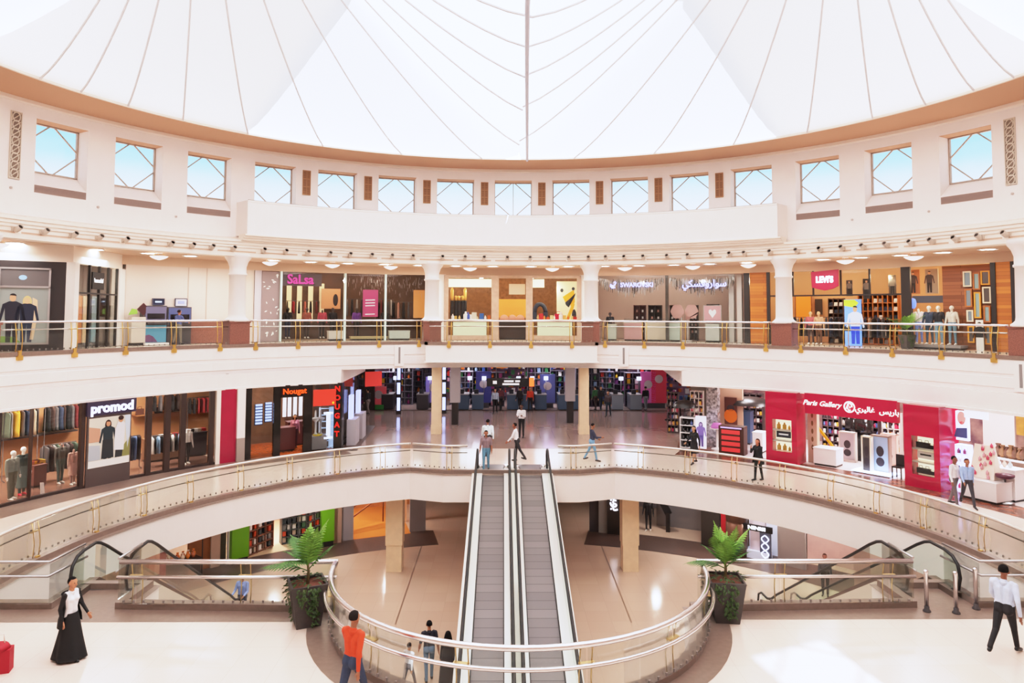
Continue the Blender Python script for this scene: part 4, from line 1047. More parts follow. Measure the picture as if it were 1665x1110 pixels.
# middle level around the moving walks
person('man in mauve t-shirt and jeans stepping onto the left moving walk', (*(-1.17, 12.05), .03), 176, H=1.72, top='957f84', bottom='6f9ab4', skin='9a6448', hair='1c1616', voxel=.011, sleeve='short', face_detail=True, legs=((10, 4), (-8, 6)), arms=((4, 10, 18), (-2, 10, 22)))
person('man in pale blue shirt walking away behind the mauve t-shirt', (*(-1.16, 15.21), 0), 4, H=1.78, top='e4f0f4', bottom='2c2a2e', skin='8a5c46', hair='1a1414', voxel=.012, build_=1.1, **WALK)
person('man in white shirt leaning on the handrail between the moving walks', (*(0.19, 14.10), 0), 78, H=1.76, top='f6f2f4', bottom='2e2a2c', skin='96583e', hair='201816', voxel=.011, lean=8, legs=((6, 3), (-24, 10)), arms=((18, 8, 24), (24, 8, 20)))
person('man in white shirt and black trousers standing in the foyer', (*(0.58, 20.44), 0), 160, H=1.8, top='f2eff2', bottom='211e22', skin='6f4a3c', hair='151112', voxel=.013, arms=((20, 8, 80), (18, 8, 85)), legs=((2, 0), (-3, 0)))
person('man in navy shirt and light jeans walking while looking at a phone', (*(3.65, 14.11), 0), -84, H=1.74, top='3c4058', bottom='7fa8c8', shoe='4a3a36', skin='9a6a4e', hair='1c1616', voxel=.011, headp=(22, 0), legs=((16, 6), (-18, 12)), arms=((26, 6, 62), (14, 6, 50)))
person('woman in black dress with a bag near the perfume stand', (*(8.21, 13.60), 0), 128, H=1.72, top='1f1d1f', bottom='1f1d1f', female=True, skin='c09478', hair='171314', hairstyle='long', bareleg=True, skirt=(1.0, .5, .16, .2, '201e20'), voxel=.012, legs=((-14, 8), (18, 6)), arms=((8, 16, 50), (-14, 12, 20)))
person('woman in black coat and trousers on the phone by the right rail', (*(9.95, 10.39), 0), 120, H=1.7, top='1d1c1f', bottom='232425', female=True, skin='c47e62', hair='4a2e24', hairstyle='long', voxel=.011, coat=('1d1c1f', 1.4, .7), legs=((8, 3), (-8, 5)), arms=((40, 6, 110), (8, 8, 20)))
person('man in white shirt and grey trousers walking past the red pillar', (*(15.58, 6.59), 0), -150, H=1.76, top='efe9ec', bottom='7a7274', skin='8a5a46', hair='1c1616', voxel=.011, sleeve='long', legs=((10, 4), (-12, 8)), arms=((4, 22, 20), (10, 8, 14)))
person('man in light blue shirt walking beside the man in white', (*(15.93, 6.42), 0), 168, H=1.72, top='aac4ee', bottom='4a464c', skin='a87458', hair='5a3026', voxel=.011, **WALK2)
person('shop assistant in pink shirt inside the eyewear shop', (-10.9, 17.4, 0), 200, H=1.66, top='b8788c', bottom='4a2c30', skin='b0805e', hair='2c1c1a', hairstyle='long', female=True, voxel=.014)
# supermarket entrance
for lab, px, kw in [
    ('person in light grey shirt and black trousers at the supermarket tills', (-0.96, 29.83), dict(top='a8b2c0', bottom='1e1c1e', face=170)),
    ('person in orange red vest at the supermarket tills', (1.47, 30.94), dict(top='d04428', bottom='2a2224', face=160)),
    ('person in dark clothes walking right of the foyer column', (6.54, 28.48), dict(top='4a3c40', bottom='2c3a44', face=150)),
    ('person in dark coat standing beside the white-shirted shopper', (10.24, 26.88), dict(top='2c2a2c', bottom='1c1a1c', face=100)),
    ('shopper in white shirt bending beside the perfume stand', (10.73, 26.62), dict(top='dccfc8', bottom='2a2628', face=120, lean=22)),
    ('person in maroon top in the supermarket queue', (-0.59, 31.23), dict(top='6a3238', bottom='2a2426', face=20)),
    ('person in green top beyond the right foyer column', (6.10, 31.64), dict(top='3c6a40', bottom='3c2c28', face=30)),
    ('person in black beside the green-topped shopper', (6.47, 31.49), dict(top='1c1c22', bottom='202a3a', face=200)),
    ('person in black top and grey skirt near the right tills', (9.64, 31.53), dict(top='181618', bottom='8a8e94', face=10)),
    ('dark figure beside the red display at the left of the supermarket', (-9.50, 29.42), dict(top='1c1a1c', bottom='8a7a74', face=60)),
    ('person in black standing at the middle till', (0.74, 31.09), dict(top='201c20', bottom='1c1a1e', face=30))]:
    fc = kw.pop('face'); person(lab, (*px, 0), fc, H=1.7, voxel=.018, legs=((10, 4), (-10, 6)), **kw)
# upper gallery
person('customer in blue top with a yellow bag at the cash machine', pol(23.2, -44.99, ZL2), -20, H=1.72, top='55608e', bottom='7a7468', skin='a06a54', hair='2a1c1c', voxel=.014, legs=((6, 2), (-12, 6)), arms=((30, 8, 50), (16, 16, 40)))

# ================================================================ shop fittings: shared builders
GARB = {}
def garment_mesh(kind, seed=0):
    key = (kind, seed)
    if key in GARB: return GARB[key]
    rnd = random.Random(seed); mb = MB(); mb.smooth = True
    # hung clothes seen from the side or the front: closed tapering shell with folds
    prof = {'shirt': [(.03, 0), (.1, -.02), (.21, -.07), (.22, -.16), (.2, -.3), (.21, -.5), (.23, -.72)], 'dress': [(.03, 0), (.1, -.02), (.19, -.07), (.19, -.18), (.15, -.4), (.22, -.75), (.28, -1.1)],
            'coat': [(.04, 0), (.12, -.02), (.24, -.07), (.25, -.2), (.23, -.5), (.25, -.8), (.27, -1.0)], 'trousers': [(.16, 0), (.18, -.05), (.19, -.2), (.17, -.5), (.16, -.8), (.15, -1.0)]}[kind]
    rows = []; n = 14
    for j, (w, z) in enumerate(prof):
        rows.append(mb.pts([(w*math.cos(2*PI*i/n), (.035+.02*min(1, -z*2))*math.sin(2*PI*i/n)*(1+.35*math.sin(i*2.6+seed))+.012*math.sin(5*i+seed)*(-z), z+rnd.uniform(-.01, .01)) for i in range(n)]))
    for a, b in zip(rows, rows[1:]):
        for i in range(n): k = (i+1) % n; mb.face((a[i], a[k], b[k], b[i]))
    mb.face(rows[0][::-1]); mb.face(rows[-1])
    GARB[key] = mb
    return mb
CLOTH = {}
def cloth_m(c): return mat('textile_'+c, c, .85)
COLN = {'1c1a1c': 'black', '2a2426': 'black', '3b2a26': 'dark brown', '6a2a2c': 'maroon', 'a83236': 'red', 'd8d2cc': 'off-white', 'f0ece8': 'white', '8a8482': 'grey', '5a5658': 'charcoal', '6b84b4': 'blue', '9cc0e4': 'light blue', '2c3448': 'navy', 'c89a3a': 'mustard', 'e0a020': 'yellow', 'b86a5a': 'rust', 'd8a89a': 'pink', '6f7a6c': 'sage green', '4a5a4c': 'green', 'b09a84': 'beige', '7a5a90': 'purple', 'c83a60': 'pink'}
GM = {}
def garment(label, kind, colr, M, group, seed=0):
    key = (kind, seed % 3, colr)
    if key not in GM:
        o = garment_mesh(kind, seed % 3).build('garment', cloth_m(colr)); GM[key] = o.data; bpy.data.objects.remove(o)
    o = bpy.data.objects.new('garment', GM[key]); COL.objects.link(o); o.matrix_world = M
    return tag(o, label, 'clothing', group)
def FM(R, th, z, turn=0): return Matrix.Translation(pol(R, th, z)) @ Matrix.Rotation(-rad(th)+turn, 4, 'Z')
def rail(label, M, w, h, cols, where, kind='shirt', seed=0, frame=DKGREY, legs=True, edge=True):
    r = thing('clothes_rail', label, 'clothes rail'); r.matrix_world = M
    mb = MB(); mb.tube([(-w/2, 0, h), (w/2, 0, h)], .018, 6)
    mb.build('hanging_bar', frame, r)
    if legs:
        for s in (-1, 1): MB().tube([(s*w/2, -.22, 0), (s*w/2, 0, .06), (s*w/2, 0, h)], .018, 6).build('leg', frame, r)
    n = len(cols)
    for i, c in enumerate(cols):
        x = -w/2+w*(i+.5)/n
        garment('%s %s, %s along the rail %s' % (COLN.get(c, 'coloured'), {'shirt': 'top', 'dress': 'dress', 'coat': 'coat', 'trousers': 'trousers'}[kind], nth(i), where), kind, c, M @ Matrix.Translation((x, 0, h-.03)) @ Matrix.Rotation(PI/2+random.uniform(-.3, .3) if edge else random.uniform(-.2, .2), 4, 'Z'), 'clothes on the rail '+where, seed+i)
    return r
FOLD = {}
def folded(label, c, M, group, s=(.26, .3, .07)):
    key = (c, s)
    if key not in FOLD:
        mb = MB(); k = s[2]/3
        for q in range(3): mb.prism([(-s[0]/2+.01*q, -s[1]/2), (s[0]/2, -s[1]/2+.008*q), (s[0]/2-.008*q, s[1]/2), (-s[0]/2, s[1]/2)], q*k, q*k+k*.86)
        o = mb.build('folded_clothes', cloth_m(c)); FOLD[key] = o.data; bpy.data.objects.remove(o)
    o = bpy.data.objects.new('folded_clothes', FOLD[key]); COL.objects.link(o); o.matrix_world = M
    return tag(o, label, 'clothing', group)
def shelves(label, M, w, h, d, nrow, ncol, m, back=None, name='shelf_unit', cat='shelving'):
    r = thing(name, label, cat); r.matrix_world = M
    t = .035
    for i in range(ncol+1): x = -w/2+w*i/ncol; MB().box(x-t/2, x+t/2, -d/2, d/2, 0, h).build('upright', m, r)
    for j in range(nrow+1): z = .04+(h-.08)*j/nrow; MB().box(-w/2, w/2, -d/2, d/2, z-t/2, z+t/2).build('shelf', m, r)
    MB().box(-w/2, w/2, d/2, d/2+.02, 0, h).build('back_panel', back or m, r)
    return r
def fill(M, w, h, d, nrow, ncol, cols, where, rnd, kind='fold', dens=.8, group=None):
    k = 0
    for j in range(nrow):
        z = .04+(h-.08)*j/nrow+.02
        for i in range(ncol):
            if rnd.random() > dens: continue
            x = -w/2+w*(i+.5)/ncol; c = rnd.choice(cols); cw = w/ncol
            lab = '%s %s on shelf %s up, bay %s from the left, %s'
            lv = ['the lowest', 'second', 'third', 'fourth', 'fifth', 'sixth'][j]
            folded('%s folded clothes, %s shelf up, bay %s from left, %s' % (COLN.get(c, 'coloured'), lv, nth(i), where), c, M @ Matrix.Translation((x, 0, z)), group or ('folded clothes '+where), (min(.36, cw*.7), d*.8, min(.22, h/nrow*.5))); k += 1
def panel(name, label, cat, th, w, R, z0, z1, m, depth=.05, group=None, frame=None, fm=None):
    r = thing(name, label, cat, pol(R, th, z0), -rad(th), group)
    MB().box(-w/2, w/2, 0, depth, 0, z1-z0).build('board', m, r)
    if frame:
        mb = MB(); h = z1-z0; g = frame
        for x0, x1, a, b in ((-w/2-g, -w/2, -g, h+g), (w/2, w/2+g, -g, h+g), (-w/2, w/2, -g, 0), (-w/2, w/2, h, h+g)): mb.box(x0, x1, -.03, depth, a, b)
        mb.build('frame', fm or STEELD, r)
    return r
def shape(parent, pts, m, y=-.006, name='picture', dz=0):     # flat outline on a poster, local x-z
    mb = MB(); mb.plate(pts, y, y+.004); return mb.build(name, m, parent)
def ell(cx, cz, rx, rz, n=14, a0=0, a1=2*PI): return [(cx+rx*math.cos(a0+(a1-a0)*i/n), cz+rz*math.sin(a0+(a1-a0)*i/n)) for i in range(n)]
def man_pict(r, cx, z0, h, top, bot, skin, hair, long=False, y=-.006):
    f = lambda pts: [(cx+x*h, z0+z*h) for x, z in pts]
    shape(r, f([(-.1, 0), (-.02, 0), (0, .4), (.02, 0), (.1, 0), (.11, .5), (-.11, .5)]), mat('print_'+bot, bot, .5), y)
    shape(r, f([(-.12, .46), (.12, .46), (.13, .7), (.19, .42), (.23, .44), (.17, .78), (.06, .84), (-.06, .84), (-.17, .78), (-.23, .44), (-.19, .42), (-.13, .7)]), mat('print_'+top, top, .5), y-.004)
    if long: shape(r, [(cx+a[0]*h, z0+a[1]*h) for a in ell(0, .88, .085, .13)], mat('print_'+hair, hair, .5), y-.003)
    shape(r, [(cx+a[0]*h, z0+a[1]*h) for a in ell(0, .91, .055, .075)], mat('print_'+skin, skin, .5), y-.006)
    shape(r, [(cx+a[0]*h, z0+a[1]*h) for a in ell(0, .95, .06, .05, 10, 0, PI)], mat('print_'+hair, hair, .5), y-.009)
def mannequin(label, M, top, bottom, H=1.78, white='f2ece4', face=0, **k):
    loc = M.to_translation(); rz = M.to_euler().z
    return figure('mannequin', label, 'mannequin', loc, math.degrees(rz)+180+face, H=H, top=top, bottom=bottom, skin=white, shoe=k.pop('shoe', 'f2ece4'), hairstyle=None, voxel=.013, legs=k.pop('legs', ((3, 0), (-4, 2))), arms=k.pop('arms', ((4, 10, 12), (-4, 10, 16))), **k)
DISP = {}
def bottle(label, M, c, group, h=.16, kind='bottle', name=None, cat=None):
    key = (c, kind, h)
    if key not in DISP:
        mb = MB(); mb.use(mat('ware_'+c, c, .25))
        if kind == 'bottle': mb.lathe([(h*.28, 0), (h*.3, h*.1), (h*.3, h*.6), (h*.12, h*.75), (h*.12, h*.95), (.001, h)], n=10)
        elif kind == 'box': mb.box(-h*.35, h*.35, -h*.25, h*.25, 0, h); mb.box(-h*.37, h*.37, -h*.27, h*.27, h*.8, h*.95)
        elif kind == 'bag':
            mb.prism([(-h*.45, -h*.16), (h*.45, -h*.16), (h*.4, h*.16), (-h*.4, h*.16)], 0, h*.7); mb.tube([(-h*.22, 0, h*.68), (-h*.2, 0, h*.95), (h*.2, 0, h*.95), (h*.22, 0, h*.68)], h*.035, 6)
        elif kind == 'vase': mb.lathe([(h*.15, 0), (h*.34, h*.3), (h*.3, h*.55), (h*.12, h*.8), (h*.2, h)], n=12, caps=False)
        o = mb.build(kind); DISP[key] = o.data; bpy.data.objects.remove(o)
    o = bpy.data.objects.new(name or {'bottle': 'bottle', 'box': 'gift_box', 'bag': 'handbag', 'vase': 'vase'}[kind], DISP[key]); COL.objects.link(o); o.matrix_world = M
    return tag(o, label, cat or {'bottle': 'bottle', 'box': 'box', 'bag': 'handbag', 'vase': 'vase'}[kind], group)
def counter(label, M, w, d, h, m, topm, name='display_counter', plinth=DARK, glassbox=False):
    r = thing(name, label, 'counter'); r.matrix_world = M
    MB().box(-w/2, w/2, -d/2, d/2, .08, h-.04).build('body', m, r)
    MB().box(-w/2+.03, w/2-.03, -d/2+.03, d/2-.03, 0, .08).build('plinth', plinth, r)
    MB().box(-w/2-.02, w/2+.02, -d/2-.02, d/2+.02, h-.04, h).build('top', topm, r)
    if glassbox: MB().box(-w/2+.01, w/2-.01, -d/2+.01, d/2-.01, h, h+.22).build('glass_case', GLASSW, r)
    return r
# ================================================================ upper gallery shops
R2 = 24.3
WARMW = mat('warm_wall', 'c9a27c', .8); BEIGEW = mat('beige_wall', 'cdb9ab', .8); AMBERW = mat('amber_wall', '8a6a4a', .8, noise=.3); DKWALL = mat('dark_wall', '3a2c28', .7)
WOODP = mat('orange_planks', 'b8722f', .5, kind='plank', col2='9a5a22'); WOODD = mat('brown_planks', '96603c', .5, kind='plank', col2='7a4a2c')
def wall2(a, b, R, z0, z1, m, nm, lab=None, t=.15):
    mb = MB(); mb.ring([(R, z0), (R, z1), (R+t, z1), (R+t, z0)], a, b); return struct(mb.build(nm, m), lab)
def fin(th, R0_, R1_, z0, z1, m, nm='wall_partition'):
    a = pol(R0_, th); b = pol(R1_, th); mb = MB(); mb.sweep([a[:2], b[:2]], [(-.06, z0), (-.06, z1), (.06, z1), (.06, z0)]); return struct(mb.build(nm, m))
T = [-49.57, -35.1, -11.38, -9.47, 10.07, 12.24, 32.83, 61.92]
wall2(-52, 70, R2-.02, 9.05, 9.5, BULK, 'trim_17', 'beige bulkhead above the gallery shops')
wall2(T[0]-.5, T[1], R2, ZL2, 9.1, mat('atm_wall', 'dccdc2', .8), 'wall_left', 'plain cream wall with cash machines', .3)
MBd = MB()
for t_ in [-43.04, -40.88, -38.14]: MBd.ring([(R2-.03, ZL2), (R2-.03, 9.05), (R2, 9.05), (R2, ZL2)], t_-.05, t_+.05, 1)
struct(MBd.build('trim_18', mat('seam_beige', 'c4b2a6', .8)))  # narrow, slightly darker upright strips on the cream wall
wall2(*(-42.89, -35.78), 24.2, ZL2, 6.32, GRANITE, 'trim_19', 'red granite dado of the cream wall', .1)
fin(T[1], R2, 30, ZL2, 9.4, DKWALL); fin(T[2]+.5, R2, 30, ZL2, 9.4, BEIGEW); fin(T[5]-.5, R2, 30, ZL2, 9.4, BEIGEW); fin(T[6], R2, 30, ZL2, 9.4, DKWALL); fin(T[7]+.3, R2, 30, ZL2, 9.4, DKWALL)
for a, b in ((T[2]-.0, T[3]), (T[4], T[5])): wall2(a-.2, b+.2, R2-.12, ZL2, 9.1, OFFW, 'wall_pier', 'pale pier behind a column')
for a, b, m, l in ((T[1], T[2]+.5, mat('brown_shop_wall', '5e4232', .7, noise=.3, nscale=2), 'brown back wall of the shop with the pink sign'), (T[2]+.5, T[5]-.5, AMBERW, 'amber back wall of the boutique'), (T[5]-.5, T[6], BEIGEW, 'beige back wall of the crystal shop'), (T[6], T[7]+.3, WARMW, 'warm back wall of the jeans shop')):
    wall2(a, b, 28.6, ZL2, 9.4, m, 'wall_shop', l)
for t_ in (-30, -24, -17, -10, -4, 3, 10, 17, 24): lamp('shop_lamp', 'POINT', pol(26, t_, 8.7), 62 if t_ < -8 else (34 if t_ < 8 else 42), (1, .8, .58) if t_ < 11 else (1, .88, .8), .12)
for t_ in (34, 41, 48, 55, 61): lamp('shop_lamp', 'POINT', pol(26, t_, 8.7), 62, (1, .74, .46), .12)
# --- black fashion shop on the left
KC, KD, KE = Vector((-18.4, 11.0)), Vector((-22.8, 8.4)), Vector((-18.75, 15.5))
def kw(nm, a, b, z0, z1, m, t=.12, lab=None):
    mb = MB(); mb.sweep([tuple(a), tuple(b)], [(0, z0), (0, z1), (t, z1), (t, z0)]); return struct(mb.build(nm, m), lab)
kw('trim_20', KD, KC, 8.8, 9.5, CREAM, .3, 'cream bulkhead of the black shop'); kw('trim_21', KC, KE, 8.8, 9.5, CREAM, .3)
kw('wall_kiosk', KD, KC, ZL2, 8.8, mat('kiosk_black', '352c2c', .35), .1, 'black front wall of the fashion shop')
mb = MB(); mb.box(KC.x-.2, KC.x+.16, KC.y-.12, KC.y+.2, ZL2, 8.8); struct(mb.build('trim_22', OFFW), 'white corner post of the black shop')
mb = MB(); mb.box(KE.x-.22, KE.x+.16, KE.y-.5, KE.y+.0, ZL2, 8.8); struct(mb.build('trim_23', OFFW), 'white end pier of the black shop')
dv = (KE-KC).normalized(); nv = Vector((-dv.y, dv.x))
def KS(u, o=0): p = KC+dv*u+nv*o; return (p.x, p.y)
Lk = (KE-KC).length
kw('wall_kiosk_back', Vector(KS(.2, 2.2)), Vector(KS(Lk, 2.2)), ZL2, 8.8, DARK, .1)
rzk = math.atan2(dv.y, dv.x)
r = thing('shop_window', 'tall black framed side window of the black fashion shop', 'shop window', (*KS(.2), ZL2), rzk)
W_ = Lk-.75
MB().box(0, W_, -.01, .01, 0, 3.6).build('glass', GLASSW, r)
for x in (0, W_*.32, W_*.55, W_*.78, W_): MB().box(x-.04, x+.04, -.05, .05, 0, 3.62).build('mullion', DARK, r)
MB().box(0, W_, -.05, .05, 2.35, 2.42).build('transom', DARK, r)
r = thing('shop_sign', 'small black sign with white lettering in the black shop window', 'sign', (*KS(1.55, -.06), 7.75), rzk)
MB().box(0, 1.05, 0, .05, 0, .75).build('board', mat('sign_black', '141012', .4), r)
text('kanzdal', .27, mat('sign_white', 'f4f0ec', .5, emit=.15), .01, .004, r, (.52, -.02, .38))
for i, (u, c, l) in enumerate([(.6, 'c89a3a', 'golden'), (1.9, 'c87c48', 'orange'), (2.5, 'd8b088', 'sand'), (3.3, '8a9088', 'grey green')]):
    r = thing('lit_display', '%s lit display panel behind the side window of the black shop' % l, 'display panel', (*KS(u, .7), ZL2), rzk, 'lit panels in the black shop')
    MB().box(0, .42, 0, .06, .2, 2.3).build('board', mat('lit_'+c, c, .5, emit=.5), r); MB().box(.02, .4, -.04, .1, 0, .2).build('foot', DARK, r)
mannequin('mannequin in black behind the corner post of the black shop', Matrix.Translation((*KS(.55, .35), ZL2)) @ Matrix.Rotation(rzk, 4, 'Z'), '1c1a1c', '1c1a1c', H=1.8, white='c8a07c')
lamp('shop_lamp', 'POINT', (*KS(2.2, 1.2), 8.3), 60, (1, .82, .6), .1)
dk = (KC-KD).normalized(); rk = math.atan2(dk.y, dk.x)
def KF(u, o=0): n_ = Vector((-dk.y, dk.x)); p = KC-dk*u+n_*o; return (p.x, p.y)
for i, (u, w, lab) in enumerate([(.75, 1.75, 'silver framed poster of two figures in dark suits on the black shop front'), (2.95, 1.3, 'silver framed dark display at the left end of the black shop front')]):
    r = thing('framed_poster', lab, 'poster', (*KF(u+w, -.1), ZL2+.25), rk, 'framed posters on the black shop')
    for x0, x1, a, b in ((0, .07, 0, 3.1), (w-.07, w, 0, 3.1), (0, w, 0, .07), (0, w, 3.03, 3.1), (0, w, 2.28, 2.36)): MB().box(x0, x1, -.06, .04, a, b).build('frame', STEELD, r)
    MB().box(.05, w-.05, .0, .02, 2.34, 3.06).build('header_panel', mat('header_grey', '6c6666', .4), r)
    b_ = MB().box(.05, w-.05, .0, .02, .05, 2.3).build('poster_sheet', mat('poster_grey', '9aa09c' if i == 0 else '7a5a44', .5), r)
    if i == 0:
        man_pict(r, .5, .1, 1.95, '2a2836', '2c2a34', 'd8a884', '2a2020'); man_pict(r, .98, .1, 1.85, '262a40', '2c344a', 'e0b890', 'd8c08a', True)
        shape(r, [(1.1, .2), (1.22, .2), (1.35, 1.2), (1.32, 1.8), (1.15, 1.9), (1.18, 1.0)], mat('print_sand', 'e0c4a4', .5))
        shape(r, [(.12, .1), (.8, .1), (.6, .32), (.15, .35)], mat('print_green', '7a9a4a', .5)); shape(r, ell(.8, 2.7, .14, .1), mat('print_blue', '9cc4e4', .5))
# --- cash machines and wall signs
def atm(label, px, w, h, screen, poster, R=24.15):
    r = thing('cash_machine', label, 'cash machine', pol(R-.35, px, ZL2), -rad(px), 'cash machines by the cream wall')
    MB().box(-w/2, w/2, -.1, .5, .0, h).build('cabinet', mat('atm_grey', '565056', .4), r)
    MB().box(-w/2+.05, w/2-.05, -.14, -.1, h*.62, h-.06).build('screen_surround', mat('atm_screen_'+screen, screen, .3, emit=.3), r)
    MB().box(-w/2+.12, w/2-.12, -.16, -.13, h*.66, h*.8).build('screen', mat('atm_dark', '1e1a20', .2), r)
    MB().box(-w/2+.1, w/2-.1, -.28, -.1, h*.53, h*.57).build('keypad_shelf', DKGREY, r)
    MB().box(-w/2+.02, w/2-.02, -.13, -.1, .12, h*.5).build('front_panel', mat('atm_panel_'+poster, poster, .4), r)
    return r
a1, a2 = [-47.19, -44.45]
r = atm('grey cash machine with a blue picture on its lower front', a1, 1.05, 1.9, '5c586c', '5a92ac'); shape(r, [(-.5, .14), (.1, .14), (-.1, .4), (-.3, .5), (-.5, .45)], mat('print_purple', '6a4a6c', .5), -.14)
MB().box(-.55, .55, -.4, -.1, 0, .1).build('step', OFFW, r)
r = atm('dark cash machine with a customer standing at it', a2, 1.15, 1.85, '4a5070', '4a4648')
for (px0, px1, ya, yb, lab, c1, c2) in ((248, 266, 486, 495, 'small navy sign above the left cash machine', '1e2444', 'b8d0ec'), (285, 303, 486, 497, 'small white framed sign above the right cash machine', 'e4e2ee', '8a90b4')): pass
for th_, w, za, zb, lab, c1, c2 in ((*(-46.48, 0.52), *(7.13, 7.41), 'small navy sign above the left cash machine', '1e2444', 'b8d0ec'), (*(-43.89, 0.54), *(7.08, 7.43), 'small white framed sign above the right cash machine', 'e4e2ee', '8a90b4')):
    r = panel('wall_sign', lab, 'sign', th_, w, 24.2, za, zb, mat('signface_'+c1, c1, .4), .05, 'signs above the cash machines', .03, mat('sign_edge', '5c5a6c', .4))
    shape(r, [(-w*.3, .1), (w*.3, .1), (w*.3, zb-za-.1), (-w*.3, zb-za-.1)], mat('signtext_'+c2, c2, .5, emit=.4), -.012, 'lettering')
t0, w0 = -49.12, 0.65
r = thing('info_kiosk', 'beige service box with a brown diamond logo beside the black shop', 'kiosk', pol(23.7, t0, ZL2), -rad(t0))
MB().box(-w0/2, w0/2, -.05, .4, .12, 1.35).build('cabinet', mat('kiosk_beige', 'c4b8ac', .6), r); MB().box(-w0/2+.03, w0/2-.03, -.03, .38, 0, .12).build('plinth', DARK, r)
mb = MB(); mb.plate([(.22, 1.42), (.5, 1.72), (.22, 2.02), (-.06, 1.72)], -.02, .06); mb.build('diamond_logo', mat('diamond_brown', '4a2226', .5), r)
mb = MB(); mb.plate([(-.45, 1.45), (-.05, 1.5), (-.08, 1.7), (-.3, 1.75)], -.01, .05); mb.build('leaf_logo', mat('leaf_green', '8ab84c', .5), r)
# --- shop with the pink sign
ta, tb = T[1], T[2]
wall2(*(-35.06, -34.21), 24.2, ZL2, 9.05, mat('pale_grey_pier', 'c9c2c8', .7), 'wall_pier', 'pale grey pier left of the pink sign shop')
th_, w = -33.04, 0.99
r = panel('confetti_board', 'grey mauve panel sprinkled with white paper leaves', 'decorated panel', th_, w, 24.15, ZL2, 9.0, mat('mauve_panel', '8f7f80', .6), .1)
rn = random.Random(3); mb = MB()
for q in range(26):
    x = rn.uniform(-w/2+.06, w/2-.06); z = rn.uniform(.25, 3.7); s = rn.uniform(.05, .11); a = rn.uniform(0, PI)
    mb.plate([(x+s*math.cos(a), z+s*math.sin(a)), (x+.4*s*math.cos(a+1.7), z+.4*s*math.sin(a+1.7)), (x-s*math.cos(a), z-s*math.sin(a)), (x-.4*s*math.cos(a+1.7), z-.4*s*math.sin(a+1.7))], -.03, -.02)
mb.build('paper_leaves', mat('paper_white', 'f4efe8', .6), r)
for i, (t_, m) in enumerate([(-31.82, GLASSG), (-23.32, GLASSG), (-17.77, GLASSG)]):
    mb = MB(); mb.box(-.05, .05, -.22, .1, 0, 3.86); tag(mb.build('glass_fin', mat('fin_glass', 'cfe2da', .2, spec=.6), None, pol(24.2, t_, ZL2), -rad(t_)), 'green glass fin of the pink sign shop front, %s from left' % nth(i), 'glass fin', 'glass fins of the pink sign shop')
for i, (a, b) in enumerate([(-31.82, -23.32), (-23.32, -17.77), (-17.77, -12.1)]):
    mb = MB(); mb.ring([(24.25, ZL2+.02), (24.25, 9.02), (24.27, 9.02), (24.27, ZL2+.02)], a+.2, b-.2, 2); struct(mb.build('window_%d' % (20+i), GLASSW), 'glass front of the shop with the pink sign')
th_, w = -29.09, 2.13
r = thing('shop_sign', 'pink illuminated shop sign in capital letters hung in the left window', 'sign', pol(24.45, th_, 8.35), -rad(th_))
MB().box(-w/2-.05, w/2+.15, .06, .1, -.08, .62).build('board', mat('sign_back_dark', '6a5a5c', .5), r)
text('SaLsa', .74, mat('sign_pink', 'c8408a', .5, emit=.45), .04, .012, r, (0, 0, .27), sx=w/2.35)
for i, t_ in enumerate([-28.53, -27.27, -25.91, -24.55]):
    panel('wall_stripe', 'cream vertical light strip, %s from left on the back wall of the pink sign shop' % nth(i), 'light strip', t_, .3, 28.5, ZL2+1.2, 8.6, mat('stripe_cream', 'e8cda0', .6, emit=.25), .04, 'light strips in the pink sign shop')
th_, w = -23.57, 1.17
r = panel('picture', 'pale picture of a dark vase on the back wall of the pink sign shop', 'picture', th_, w, 28, ZL2+1.85, ZL2+3.1, mat('print_peach', 'c8906c', .6), .04)
shape(r, ell(.28, .55, .16, .38), mat('print_1c1418', '1c1418', .5))
th_, w = -19.68, 0.89
r = panel('poster', 'tall pink poster with white lines in the window right of the pink sign', 'poster', th_, w, 24.5, 6.54, 8.13, mat('poster_pink', 'c2507c', .5, emit=.05), .03)
[shape(r, [(-.3, z), (.26, z+.02), (.26, z+.07), (-.3, z+.05)], mat('sign_white'), -.012, 'line') for z in (.62, .78, .95, .12)]
th_, w = -12.61, 0.68
panel('wooden_board', 'orange wooden panel at the right end of the pink sign shop', 'wall panel', th_, w, 26, ZL2+1.3, 8.2, mat('print_orange_wood', 'd09050', .5, emit=.15), .05)
MQ = [(468, '1c1a1c', '2a3048', 'mannequin in black top beneath the pink sign'), (499, 'a05a48', '3b2a26', 'mannequin in rust top in the pink sign shop'), (524, 'b84a5a', '2c2426', 'mannequin in pink top in the pink sign shop'), (541, '2a2426', '2c2426', 'mannequin in black beside the picture of the vase'), (580, '7a4a9c', '2c2426', 'mannequin in purple top left of the pink poster'), (622, '2a2426', '2a2426', 'mannequin in black right of the pink poster')]
for (px, a, b, l), t_ in zip(MQ, [-30.12, -27.69, -25.7, -24.34, -21.17, -17.37]): mannequin(l, FM(25.4, t_, ZL2+.12), a, b, H=1.8, white='4a3a34' if px > 480 else '2a2222', headless=px in (524,))
rail('dark clothes rail at the back left of the pink sign shop', FM(27, -27.94, ZL2), 2.4, 2.3, ['6a2a2c', '3b2a26', 'a83236', '1c1a1c', 'b86a5a', '1c1a1c', '6a2a2c'], 'at the back left of the pink sign shop', 'shirt', 1)
rail('dark clothes rail behind the pink poster', FM(27, -18.99, ZL2), 3.0, 2.45, ['5a5658', '1c1a1c', '8a8482', '1c1a1c', '3b2a26', '5a5658', '1c1a1c', '6a2a2c', '1c1a1c', '8a8482'], 'behind the pink poster', 'coat', 4)
